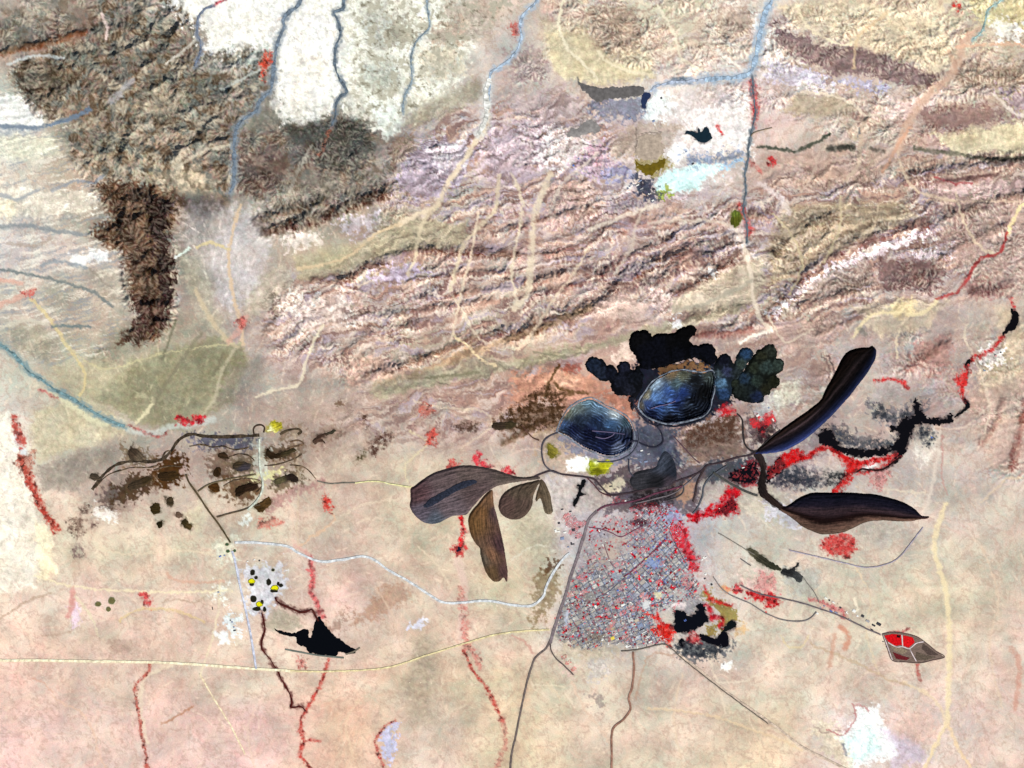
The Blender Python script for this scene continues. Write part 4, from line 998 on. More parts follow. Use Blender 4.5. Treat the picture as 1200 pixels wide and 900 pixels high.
ROADS = [  # label, width, colour, line
    ('broad pale road curving from the yellow ponds to the town', 3.4, (212, 216, 222), [(275, 636), (300, 636), (335, 640), (350, 648), (375, 658), (400, 656), (425, 652), (440, 657), (455, 668), (480, 682), (500, 695), (520, 706), (545, 706), (570, 704), (600, 709), (622, 710), (636, 700), (640, 688), (648, 672), (660, 655), (668, 648)]),
    ('straight cream highway along the lower left', 3.6, (250, 236, 204), [(-46, 772), (0, 774), (50, 774), (100, 775), (200, 777), (300, 784), (340, 786)]),
    ('thin yellowish highway running on past the dam towards the town', 2.2, (232, 216, 170), [(340, 786), (380, 787), (450, 783), (500, 768), (545, 754), (580, 744), (610, 740), (644, 738)]),
    ('lavender track running south from the workshops by the yellow ponds', 3.0, (202, 206, 226), [(272, 646), (276, 660), (281, 685), (287, 710), (293, 740), (299, 775), (300, 784)]),
    ('cream track slanting across the bottom left plain', 2.0, (246, 226, 192), [(234, 790), (250, 818), (270, 850), (287, 884)]),
    ('grey main road leaving the town southward', 2.6, (112, 100, 98), [(646, 748), (640, 760), (627, 772), (619, 795), (612, 825), (605, 860), (599, 890), (596, 940)]),
    ('wide grey road down the west side of the town', 4.2, (128, 116, 122), [(700, 599), (690, 610), (684, 630), (677, 652), (669, 676), (662, 700), (654, 724), (648, 742), (645, 754)]),
    ('dark road curling round the south-west corner of the town', 1.8, (92, 82, 82), [(645, 754), (646, 762), (652, 772), (662, 781), (672, 791)]),
    ('brown road running straight south from the town', 2.8, (150, 112, 98), [(742, 764), (743, 785), (741, 805), (737, 818), (739, 831), (731, 843), (720, 852), (717, 862), (717, 890), (717, 940)]),
    ('pale road slanting from the town to the bottom right', 3.2, (206, 186, 170), [(795, 767), (820, 785), (850, 810), (880, 831), (910, 852), (940, 875), (985, 898), (1000, 905)]),
    ('dark road along the southern edge of the town', 1.6, (104, 96, 90), [(728, 763), (742, 762), (758, 759), (778, 755), (788, 761), (800, 772), (830, 796), (870, 826), (900, 848)]),
    ('thin grey road across the plain east of the sewage ponds', 1.5, (122, 116, 118), [(836, 676), (848, 692), (862, 700), (880, 708), (900, 720), (920, 727), (940, 728), (950, 724), (957, 717)]),
    ('grey road through the hamlet to the walled farm', 1.8, (110, 100, 106), [(868, 686), (890, 696), (915, 701), (940, 707), (962, 714), (985, 722), (1000, 729), (1016, 737), (1032, 744)]),
    ('dark mine road from the western heaps to the loading neck', 2.4, (66, 54, 60), [(626, 559), (645, 552), (660, 556), (685, 559), (697, 562), (706, 572), (716, 580), (735, 578), (760, 573), (790, 565), (810, 558), (822, 552), (830, 545), (845, 542), (865, 536), (880, 533), (895, 526)]),
    ('dark purple road along the north edge of the town', 2.2, (104, 60, 78), [(700, 599), (710, 593), (728, 590), (748, 586), (770, 578), (800, 570)]),
    ('dark haul road looping from the first pit to the second pit', 2.2, (44, 44, 58), [(733, 524), (738, 518), (746, 517), (756, 522), (768, 524), (776, 519), (776, 510), (770, 500), (758, 494), (746, 480), (742, 470)]),
    ('thin dark purple track slanting across the works east of the pits', 1.6, (86, 64, 74), [(790, 512), (802, 525), (812, 536), (820, 543)]),
    ('dark haul road from the stony block to the long blue-edged heap', 2.2, (50, 46, 48), [(864, 485), (870, 492), (871, 508), (873, 520), (880, 528), (888, 528), (900, 516), (915, 504)]),
    ('thin dark road linking the western heap with the mining field', 1.6, (128, 122, 112), [(372, 564), (388, 567), (402, 566), (416, 566)]),
    ('pale yellow track running into the western heap', 1.8, (228, 222, 168), [(416, 566), (440, 564), (462, 568), (482, 571)]),
    ('thin lavender road curving under the eastern heap', 1.4, (166, 158, 176), [(925, 645), (960, 653), (990, 660), (1015, 665), (1040, 661), (1055, 652), (1068, 636), (1082, 618)]),
    ('dark straight road running south-east from the western mining field', 2.8, (84, 72, 54), [(218, 556), (222, 566), (232, 580), (244, 598), (256, 614), (264, 626), (270, 636)]),
    ('dark branch road to the square brown heap', 2.0, (92, 78, 62), [(254, 606), (268, 602), (284, 598), (298, 593), (305, 592)]),
    ('thin olive road between the small pits of the western mining field', 1.8, (110, 98, 74), [(232, 576), (244, 568), (262, 563), (282, 559), (300, 556)]),
    ('pale road down the middle of the western mining field', 2.6, (206, 212, 200), [(304, 514), (304, 530), (305, 550), (308, 566), (307, 576), (300, 588), (290, 598)]),
    ('thin dark road across the town ponds towards the plain', 1.3, (104, 98, 102), [(868, 655), (880, 663)]),
    ('thin track across the tan hills in the upper right', 1.2, (150, 132, 110), [(905, 150), (885, 155), (880, 160)]),
    ('pale works road under the dark plant dump', 1.6, (120, 112, 118), [(745, 590), (770, 584), (790, 578), (806, 566), (818, 556)]),
    ('thin grey track east of the red wedge', 1.2, (134, 128, 122), [(842, 625), (858, 634), (872, 643), (884, 650)]),
    ('dark curved road round the west side of the left pit', 1.9, (78, 74, 84), [(654, 507), (644, 511), (637, 518), (635, 530), (638, 544), (646, 552), (656, 555)]),
    ('grey lane along the south rim of the left pit', 1.5, (84, 86, 100), [(700, 541), (718, 541), (734, 536), (744, 527), (749, 514), (747, 502)]),
    ('dark lane from the left pit down to the plant dump', 1.8, (62, 64, 78), [(737, 538), (737, 548), (740, 556), (748, 564)]),
    ('dark thick lane dropping from the mine road to the purple road', 2.4, (66, 54, 56), [(826, 549), (822, 556), (817, 566), (815, 578), (812, 588)]),
    ('slate lane bending south from the loading ground to the red wedge', 2.0, (86, 90, 100), [(852, 546), (842, 552), (832, 560), (825, 570), (823, 582), (818, 594), (812, 602)]),
    ('dark slate bank road slanting to the whale-shaped heap', 3.0, (76, 76, 74), [(836, 554), (848, 562), (862, 570), (876, 577), (888, 581)]),
    ('thin loop lane on the grey ground under the mine road', 1.4, (82, 78, 82), [(796, 563), (801, 570), (800, 578), (793, 583), (782, 587)]),
    ('dark lane along the east side of the right pit', 2.0, (40, 42, 54), [(770, 500), (776, 498), (790, 500), (806, 497), (822, 492), (836, 480)]),
    ('thin dark track from the upper black tip to the left pit', 1.6, (90, 64, 56), [(611, 498), (618, 506), (624, 513), (632, 516)]),
    ('dark red lane inside the works yard', 1.6, (84, 50, 56), [(688, 560), (696, 568), (704, 577), (716, 582)]),
    ('thin grey track running from the dark mottled tip to the hamlet', 1.2, (120, 114, 112), [(941, 676), (948, 686), (955, 695), (960, 706)]),
]
LOBED_OUTLINES = [
    [(685, 427), (689, 421), (697, 419), (706, 421), (712, 428), (717, 427), (722, 432), (724, 437), (726, 427), (731, 423), (736, 424), (739, 432), (743, 434), (748, 428), (753, 440), (752, 455), (748, 463), (743, 470), (742, 482), (739, 478), (739, 462), (733, 463), (727, 464), (721, 462), (716, 455), (715, 448), (705, 446), (697, 441), (689, 434)],
    [(737, 398), (741, 391), (751, 387), (760, 388), (765, 394), (771, 391), (780, 390), (787, 391), (795, 386), (805, 383), (815, 384), (816, 389), (810, 396), (809, 401), (816, 405), (822, 403), (830, 402), (835, 406), (838, 414), (841, 421), (836, 427), (829, 427), (820, 421), (812, 420), (803, 422), (790, 426), (778, 430), (768, 432), (757, 433), (750, 431), (748, 425), (745, 418), (739, 410)],
    [(836, 430), (840, 422), (845, 416), (851, 414), (856, 418), (860, 426), (863, 417), (868, 409), (875, 407), (882, 411), (881, 420), (874, 430), (868, 440), (860, 447), (858, 460), (855, 468), (848, 470), (842, 468), (838, 458), (838, 445)],
    [(874, 430), (881, 419), (886, 412), (892, 409), (898, 404), (904, 403), (909, 407), (911, 413), (910, 419), (916, 421), (919, 427), (917, 434), (911, 439), (908, 443), (907, 451), (904, 457), (898, 461), (895, 466), (893, 471), (886, 473), (878, 472), (869, 470), (861, 466), (857, 458), (860, 447), (868, 440)],
]
LOBED = [  # heaps tipped as round lobes: label, height, lobes (x, y, radius, top colour)
    ('three-lobed black spoil heap north-west between the two pits', 60, [(696, 428, 10, (26, 33, 48)), (705, 436, 9, (30, 36, 50)), (716, 438, 8, (18, 20, 30)), (731, 431, 8, (26, 28, 42)), (728, 446, 10, (22, 24, 34)), (737, 456, 8, (26, 28, 38)), (745, 442, 9, (16, 18, 24)), (740, 468, 4, (34, 34, 44)), (741, 477, 2.6, (36, 36, 46))]),
    ('large jet black knobbly spoil heap at the north edge of the mine', 70, [(749, 399, 12, (12, 12, 14)), (757, 410, 13, (12, 13, 20)), (772, 402, 11, (12, 13, 20)), (788, 402, 12, (10, 10, 12)), (802, 392, 9, (9, 9, 10)), (809, 388, 7, (9, 9, 10)), (795, 415, 9, (12, 13, 20)), (776, 419, 12, (12, 13, 20)), (815, 412, 8, (12, 13, 20)), (829, 412, 10, (12, 13, 20)), (758, 424, 9, (12, 13, 20)), (833, 420, 7, (12, 13, 20))]),
    ('blue fingered spoil heap right of the right pit', 50, [(848, 423, 8, (16, 17, 26)), (874, 415, 8, (36, 57, 85)), (868, 426, 8, (49, 59, 55)), (862, 438, 8, (32, 38, 40)), (852, 436, 8, (44, 48, 73)), (845, 449, 8, (83, 115, 145)), (848, 461, 8, (38, 57, 89)), (842, 438, 6, (56, 67, 73))]),
    ('lumpy slate black spoil heap at the right end of the pit cluster', 60, [(902, 411, 8, (40, 44, 39)), (892, 417, 8, (35, 36, 27)), (911, 428, 8, (46, 56, 52)), (898, 430, 10, (44, 56, 55)), (883, 431, 8, (36, 41, 33)), (906, 447, 8, (27, 28, 20)), (896, 456, 8, (32, 32, 23)), (887, 464, 9, (27, 35, 59)), (875, 460, 9, (25, 30, 30)), (866, 456, 9, (28, 33, 31)), (872, 444, 9, (32, 46, 64)), (886, 446, 9, (38, 48, 44)), (861, 449, 6, (36, 41, 34))]),
]
HEAPS = [  # name, label, height, edge, colours (x, y, rgb), spine, outline
    ('spoil_heap', 'dark slate plant dump curving south of the two pits', 40, 2.6, [(750, 560, (52, 52, 58)), (775, 545, (62, 68, 82)), (788, 552, (34, 38, 48)), (770, 566, (30, 30, 34)), (785, 565, (56, 50, 58))], [(742, 565), (770, 560), (790, 545)],
     [(738, 562), (745, 553), (757, 550), (768, 547), (772, 538), (778, 529), (784, 531), (790, 540), (793, 552), (792, 563), (783, 570), (765, 573), (748, 574), (740, 570)]),
    ('spoil_heap', 'large grey-brown leaf-shaped spoil heap with a dark blue strip, west of the pits', 85, 3.0, [(490, 580, (84, 62, 66)), (520, 560, (94, 80, 82)), (550, 555, (100, 86, 84)), (495, 600, (92, 84, 96)), (525, 595, (98, 86, 92)), (560, 580, (84, 70, 72)), (600, 560, (84, 74, 70)), (510, 610, (74, 80, 92))], [(485, 585), (520, 575), (570, 562), (630, 560)],
     [(481, 573), (486, 569), (495, 562), (508, 554), (520, 550), (535, 546), (548, 545), (560, 546), (572, 548), (583, 551), (595, 555), (605, 558), (615, 559), (625, 558), (631, 558), (633, 561), (622, 563), (612, 564), (600, 566), (590, 568), (582, 570), (575, 574), (568, 579), (562, 585), (556, 592), (551, 598), (547, 603), (540, 604), (530, 605), (522, 609), (514, 613), (505, 614), (496, 612), (489, 607), (483, 600), (480, 593), (481, 585)]),
    ('spoil_heap', 'brown tongue-shaped spoil heap pointing south below the grey-brown leaf heap', 75, 2.8, [(556, 612, (106, 78, 50)), (565, 600, (108, 78, 52)), (572, 590, (110, 82, 62)), (580, 600, (74, 58, 60)), (588, 640, (72, 52, 56)), (575, 650, (112, 82, 64)), (567, 655, (84, 74, 64)), (590, 670, (76, 56, 56)), (578, 672, (92, 72, 52))], [(574, 576), (572, 620), (584, 660), (592, 682)],
     [(549, 606), (553, 598), (560, 590), (566, 582), (572, 576), (577, 574), (578, 582), (579, 592), (582, 603), (585, 615), (588, 628), (591, 642), (593, 656), (595, 670), (594, 682), (590, 677), (586, 681), (580, 682), (575, 679), (570, 672), (566, 662), (563, 650), (562, 642), (558, 638), (552, 628), (549, 616)]),
    ('spoil_heap', 'round dark brown spoil heap with curved ridges beside the tongue-shaped heap', 65, 2.8, [(595, 590, (84, 66, 62)), (605, 575, (84, 72, 62)), (620, 570, (80, 68, 58)), (612, 595, (78, 64, 58))], [(632, 560), (615, 575), (608, 592), (595, 600)],
     [(584, 594), (586, 584), (592, 576), (602, 570), (614, 566), (624, 564), (632, 562), (634, 564), (631, 568), (628, 574), (625, 582), (624, 591), (621, 598), (615, 605), (606, 609), (596, 608), (588, 603)]),
    ('spoil_heap', 'small fan-shaped brown spoil heap nearest the pale houses', 40, 2.4, [(638, 575, (92, 80, 66)), (643, 595, (98, 86, 72)), (630, 580, (88, 74, 60))], [(634, 561), (640, 580), (645, 602)],
     [(633, 562), (637, 563), (641, 570), (645, 580), (647, 592), (648, 600), (643, 603), (638, 600), (636, 592), (633, 584), (629, 588), (627, 586), (629, 577), (632, 568)]),
    ('spoil_heap', 'long black spoil heap with a blue south-east flank, reaching to the upper right', 85, 3.0, [(1018, 412, (12, 11, 12)), (1005, 415, (13, 11, 11)), (1000, 430, (15, 12, 12)), (985, 445, (18, 14, 14)), (1008, 440, (14, 13, 17)), (995, 457, (17, 16, 22)), (970, 470, (36, 28, 28)), (950, 490, (58, 44, 46)), (925, 505, (62, 48, 48)), (905, 520, (46, 36, 36)), (1023, 427, (34, 42, 84)), (1011, 444, (34, 44, 88)), (1000, 458, (38, 48, 92)), (986, 474, (40, 52, 104)), (970, 490, (42, 56, 112)), (952, 506, (46, 62, 122)), (930, 521, (42, 52, 96)), (905, 529, (56, 60, 82)), (960, 478, (60, 46, 50)), (940, 500, (34, 28, 32))], [(1022, 408), (985, 455), (945, 495), (890, 528)],
     [(1022, 405), (1027, 410), (1026, 420), (1021, 430), (1014, 441), (1006, 451), (997, 463), (988, 473), (978, 484), (968, 494), (956, 505), (945, 514), (934, 521), (920, 528), (905, 531), (893, 532), (884, 532), (888, 526), (896, 519), (906, 510), (917, 502), (929, 493), (941, 485), (953, 476), (962, 468), (968, 455), (975, 443), (981, 431), (986, 421), (992, 413), (1000, 409), (1010, 407), (1018, 407)]),
    ('spoil_heap', 'black whale-shaped spoil heap with a brown lower side, far right', 85, 3.0, [(950, 583, (17, 18, 26)), (975, 584, (18, 18, 27)), (1000, 584, (18, 17, 26)), (1025, 586, (19, 17, 25)), (1045, 592, (22, 19, 26)), (940, 592, (32, 29, 34)), (930, 596, (46, 40, 44)), (975, 596, (50, 38, 42)), (1000, 597, (54, 40, 44)), (1025, 597, (58, 42, 46)), (1050, 599, (60, 44, 46)), (950, 604, (27, 23, 26)), (975, 604, (25, 19, 21)), (1005, 604, (30, 20, 20)), (1040, 605, (32, 21, 21)), (1075, 606, (28, 20, 20)), (935, 609, (60, 46, 44)), (950, 615, (84, 64, 58)), (970, 614, (92, 69, 61)), (990, 613, (94, 70, 62)), (1015, 608, (72, 53, 48)), (968, 623, (90, 68, 60))], [(920, 594), (960, 598), (1010, 596), (1085, 606)],
     [(915, 593), (921, 593), (928, 589), (935, 584), (943, 580), (953, 577), (966, 577), (980, 577), (995, 577), (1010, 578), (1025, 579), (1038, 582), (1052, 586), (1062, 590), (1073, 597), (1080, 604), (1089, 605), (1087, 608), (1078, 609), (1066, 611), (1050, 611), (1035, 610), (1020, 611), (1010, 614), (1000, 619), (988, 624), (975, 626), (962, 626), (950, 622), (940, 617), (930, 609), (922, 603), (914, 598)]),
    ('embankment', 'dark conveyor embankment leading from the works to the whale-shaped heap', 25, 1.6, [(890, 540, (46, 38, 38)), (894, 565, (34, 28, 28)), (910, 590, (42, 32, 30))], [(888, 530), (894, 570), (918, 596)],
     [(884, 530), (892, 531), (897, 540), (898, 555), (897, 568), (900, 576), (908, 584), (917, 592), (916, 598), (906, 593), (896, 585), (889, 578), (888, 566), (891, 552), (889, 542), (884, 536)]),
    ('spoil_heap', 'long narrow olive-black tip on the plain east of the town', 22, 1.6, [(882, 648, (84, 80, 64)), (895, 657, (56, 54, 44)), (908, 665, (44, 46, 36))], [(878, 644), (912, 667)],
     [(876, 643), (881, 642), (890, 649), (900, 656), (912, 663), (916, 668), (906, 668), (895, 662), (884, 655), (877, 648)]),
    ('spoil_heap', 'ragged black tip beside white pans east of the olive-black tip', 14, 1.4, [(925, 670, (40, 40, 42)), (935, 676, (60, 62, 64))], [(916, 670), (940, 680)],
     [(914, 670), (920, 666), (925, 668), (930, 664), (936, 659), (937, 662), (932, 668), (938, 672), (941, 679), (936, 683), (930, 678), (924, 676), (918, 674)]),
    ('spoil_heap', 'dark domed heap on the north line of the western mining field', 30, 2.2, [(156, 530, (66, 54, 44)), (165, 536, (92, 80, 66))], [(154, 524), (168, 538)], [(151, 528), (153, 522), (156, 525), (162, 527), (168, 533), (171, 538), (162, 541), (154, 539), (150, 534)]),
    ('spoil_heap', 'small black ring-shaped heap at the far west end of the mining field', 16, 1.4, [(110, 558, (70, 60, 50))], [(106, 558), (114, 558)], [(105, 558), (106, 555), (111, 554), (115, 557), (120, 560), (117, 564), (110, 563), (106, 562)]),
    ('spoil_heap', 'round dark olive heap, leftmost of the scattered heaps in the western field', 22, 2.0, [(181, 596, (54, 44, 24))], [(178, 596), (185, 596)], [(176, 594), (180, 590), (185, 590), (188, 595), (187, 601), (181, 603), (177, 600)]),
    ('spoil_heap', 'round dark olive heap below a thin track in the western field', 22, 2.0, [(199, 588, (62, 52, 38))], [(196, 588), (203, 588)], [(195, 585), (198, 582), (202, 583), (204, 590), (201, 593), (196, 592)]),
    ('spoil_heap', 'small black diamond-shaped heap, lowest in the western field', 20, 1.8, [(187, 614, (40, 34, 20))], [(183, 614), (191, 614)], [(183, 613), (187, 611), (190, 609), (191, 615), (188, 619), (185, 618)]),
    ('spoil_heap', 'double dark olive heap right of the diamond-shaped heap', 20, 1.8, [(216, 612, (52, 44, 26)), (222, 616, (72, 58, 34))], [(214, 611), (224, 618)], [(212, 612), (216, 608), (220, 610), (222, 614), (226, 616), (223, 621), (218, 620), (215, 617)]),
    ('spoil_heap', 'small faint grey-brown heap above the double olive heap', 12, 1.6, [(209, 603, (98, 78, 66))], [(206, 603), (213, 603)], [(205, 603), (208, 599), (212, 601), (214, 605), (210, 608), (206, 606)]),
    ('spoil_heap', 'brown triangular heap beside the dark straight road', 22, 2.0, [(250, 571, (70, 46, 22))], [(244, 571), (257, 571)], [(243, 571), (248, 567), (254, 565), (257, 570), (258, 576), (252, 577), (247, 574)]),
    ('spoil_heap', 'square dark brown heap at the end of the branch road', 24, 2.0, [(308, 590, (84, 62, 36)), (304, 595, (66, 48, 26))], [(298, 593), (318, 588)], [(297, 592), (303, 589), (308, 586), (314, 582), (318, 586), (318, 591), (312, 596), (307, 601), (301, 599)]),
    ('spoil_heap', 'long dark curved heap on the right side of the western field', 26, 1.8, [(318, 533, (44, 32, 22)), (340, 528, (60, 52, 36))], [(313, 532), (346, 528)], [(311, 530), (315, 525), (318, 530), (326, 531), (335, 528), (345, 525), (348, 528), (340, 532), (330, 536), (320, 538), (314, 536)]),
    ('spoil_heap', 'black heap at the lower right of the western field beside pale yellow sand', 22, 1.6, [(342, 560, (40, 32, 28)), (328, 564, (84, 78, 56))], [(322, 565), (349, 560)], [(320, 565), (326, 560), (333, 557), (341, 555), (347, 557), (350, 562), (345, 566), (338, 563), (330, 566), (324, 568)]),
    ('spoil_heap', 'black irregular heap below the olive road of the western field', 26, 2.0, [(280, 575, (36, 26, 18)), (294, 569, (46, 32, 24))], [(275, 577), (302, 568)], [(275, 576), (278, 571), (285, 568), (293, 566), (301, 567), (303, 571), (296, 575), (288, 577), (281, 581), (276, 581)]),
    ('spoil_heap', 'small black heap between the pale road and the loop road of the western field', 20, 1.6, [(262, 534, (54, 40, 28))], [(257, 533), (268, 536)], [(255, 533), (260, 529), (266, 532), (268, 537), (262, 538), (257, 537)]),
    ('spoil_heap', 'black heap with ragged edge above the brown triangular heap', 20, 1.6, [(256, 551, (50, 36, 22))], [(254, 548), (259, 556)], [(250, 553), (254, 547), (258, 548), (259, 553), (257, 558), (251, 558)]),
    ('spoil_heap', 'flat banded dark heap left of the pale road of the western field', 20, 1.8, [(280, 543, (66, 54, 38)), (284, 549, (58, 54, 62))], [(273, 546), (294, 544)], [(272, 545), (277, 541), (286, 541), (293, 543), (294, 548), (287, 552), (278, 552), (273, 549)]),
    ('spoil_heap', 'brown-black heap with two dark cores on the brown ore ground', 28, 2.4, [(192, 557, (52, 38, 24)), (204, 556, (58, 42, 24))], [(187, 558), (209, 556)], [(184, 557), (190, 553), (199, 553), (207, 553), (210, 558), (204, 563), (194, 564), (187, 562)]),
    ('spoil_heap', 'elongated dark heap on grey ground, left part of the western field', 26, 2.2, [(160, 566, (66, 54, 42)), (172, 563, (60, 48, 32))], [(150, 570), (178, 562)], [(149, 571), (154, 565), (163, 561), (172, 558), (178, 561), (174, 567), (165, 571), (155, 575)]),
    ('spoil_heap', 'dark heap with a hooked tail right of the western field', 18, 1.6, [(375, 512, (70, 52, 44)), (390, 505, (60, 56, 46))], [(368, 516), (395, 504)], [(366, 516), (371, 511), (378, 508), (385, 506), (392, 503), (395, 505), (390, 508), (382, 511), (376, 514), (380, 517), (382, 520), (375, 518), (369, 521)]),
    ('spoil_heap', 'black ridge-like heap at the left edge of the dark scrub, far from the pits', 20, 1.6, [(586, 499, (54, 44, 36)), (598, 498, (60, 52, 36))], [(576, 499), (606, 497)], [(575, 499), (581, 495), (590, 494), (600, 494), (606, 496), (602, 501), (592, 503), (582, 504)]),
    ('ore_stockpile', 'bright yellow stockpile with a dark rim above the western mining field', 22, 2.6, [(321, 498, (186, 176, 44)), (326, 496, (150, 140, 40)), (316, 502, (246, 246, 190))], [(314, 502), (328, 497)], [(313, 503), (315, 499), (318, 494), (324, 493), (329, 496), (330, 501), (325, 507), (319, 506), (315, 507)]),
    ('ore_stockpile', 'yellow-green mottled stockpile below the first pit beside white ground', 22, 1.8, [(693, 545, (168, 176, 38)), (705, 545, (178, 178, 30)), (700, 552, (104, 104, 20)), (699, 540, (236, 244, 190))], [(690, 548), (717, 545)], [(690, 540), (698, 539), (706, 541), (713, 539), (718, 543), (713, 549), (709, 555), (699, 557), (692, 556), (690, 548)]),
    ('ore_stockpile', 'olive stockpile left of the first pit shaped like two leaves', 16, 1.4, [(645, 530, (112, 104, 40)), (651, 524, (150, 140, 62))], [(641, 522), (655, 534)], [(640, 521), (645, 520), (650, 523), (654, 528), (657, 532), (652, 533), (650, 537), (645, 537), (641, 531), (642, 525)]),
    ('ore_stockpile', 'small olive and black stockpile beside the red river bank in the north', 14, 1.4, [(862, 258, (84, 88, 30)), (860, 250, (104, 120, 50))], [(860, 246), (862, 268)], [(857, 250), (860, 246), (866, 247), (868, 254), (867, 262), (862, 269), (858, 264), (856, 257)]),
]
TANKS = [  # yellow ponds with black basins: label, centre, radii
    ('yellow pond with two black basins, upper left of three', 295, 681, 3.6, 2.6, [(296, 671, 2.2, 2.8), (300, 677, 1.6, 1.6), (295, 685, 2.4, 1.4)]),
    ('yellow pond with black basins, on the right of three', 322, 689, 4.2, 2.6, [(315, 682, 2.4, 3.2), (329, 686, 2.0, 1.6), (321, 692.5, 3.8, 1.5), (326, 684, 1.2, 1.8)]),
    ('yellow pond beside a large black basin, lowest of three', 304, 708, 3.6, 2.4, [(297, 702, 3.0, 3.4), (301, 713.5, 4.0, 2.0), (307, 705.5, 1.4, 2.0), (310, 714, 1.6, 2.4)]),
]
PITS = [  # colour points hold rock tints plus painted sunlit north-west and shaded south-east walls
    ('left blue-black oval open pit with pale blue upper benches', 260, [(652, 506), (656, 495), (662, 484), (670, 475), (680, 469), (692, 466), (702, 470), (712, 476), (724, 481), (735, 488), (741, 497), (744, 508), (743, 519), (738, 527), (728, 533), (716, 536), (705, 534), (694, 530), (683, 525), (674, 519), (664, 512)],
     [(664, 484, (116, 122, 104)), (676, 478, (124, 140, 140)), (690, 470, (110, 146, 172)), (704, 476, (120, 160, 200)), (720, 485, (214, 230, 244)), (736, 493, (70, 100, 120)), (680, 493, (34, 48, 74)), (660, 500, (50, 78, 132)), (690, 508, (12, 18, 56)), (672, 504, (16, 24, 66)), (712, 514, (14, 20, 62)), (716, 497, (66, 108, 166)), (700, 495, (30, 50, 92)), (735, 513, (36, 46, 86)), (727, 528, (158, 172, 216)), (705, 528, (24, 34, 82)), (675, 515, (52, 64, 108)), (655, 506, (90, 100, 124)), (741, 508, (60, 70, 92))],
     [[(694, 505), (706, 506), (718, 507), (732, 509)], [(698, 512), (708, 514), (717, 511), (720, 508)]]),
    ('right oval open pit, bright blue on its left, black on its right', 280, [(748, 478), (750, 468), (757, 457), (765, 447), (775, 440), (788, 435), (800, 433), (812, 435), (824, 436), (835, 434), (839, 442), (838, 455), (835, 468), (832, 480), (824, 488), (812, 492), (800, 495), (785, 497), (770, 494), (757, 488)],
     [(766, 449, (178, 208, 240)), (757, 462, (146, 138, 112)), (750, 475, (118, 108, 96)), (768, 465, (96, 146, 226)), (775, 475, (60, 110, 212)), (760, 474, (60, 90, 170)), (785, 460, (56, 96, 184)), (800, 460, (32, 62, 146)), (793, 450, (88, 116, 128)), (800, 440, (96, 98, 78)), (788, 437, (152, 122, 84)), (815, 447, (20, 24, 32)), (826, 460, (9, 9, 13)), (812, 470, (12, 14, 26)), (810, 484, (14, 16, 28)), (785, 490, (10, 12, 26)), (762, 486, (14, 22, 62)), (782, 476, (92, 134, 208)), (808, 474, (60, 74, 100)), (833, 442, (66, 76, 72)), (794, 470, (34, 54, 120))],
     [[(763, 479), (772, 476), (782, 474), (792, 470)]]),
]
FLATS = [  # paved or tipped flats: name, label, kind, colour, outline
    ('tailings_flat', 'olive-brown tailings basin in the north works under a pale rim', (108, 92, 28), [(744, 187), (750, 191), (758, 193), (768, 190), (774, 187), (780, 188), (778, 195), (770, 201), (760, 206), (752, 202), (747, 196)]),
    ('tailings_flat', 'smooth beige tailings beach above the olive-brown basin', (178, 162, 148), [(748, 160), (757, 157), (768, 158), (776, 155), (775, 165), (779, 174), (776, 182), (770, 187), (760, 188), (750, 186), (744, 180), (748, 170)]),
    ('tailings_flat', 'dark grey wedge of tailings under the cream hills in the north', (104, 101, 102), [(679, 97), (692, 101), (708, 103), (725, 102), (750, 101), (756, 106), (748, 113), (732, 115), (715, 116), (700, 120), (690, 112), (682, 104)]),
    ('tailings_flat', 'fan of four grey settling lobes west of the beige beach', (140, 136, 136), [(664, 158), (668, 152), (676, 150), (684, 144), (692, 140), (700, 146), (704, 152), (696, 156), (686, 157), (676, 161), (668, 161)]),
]
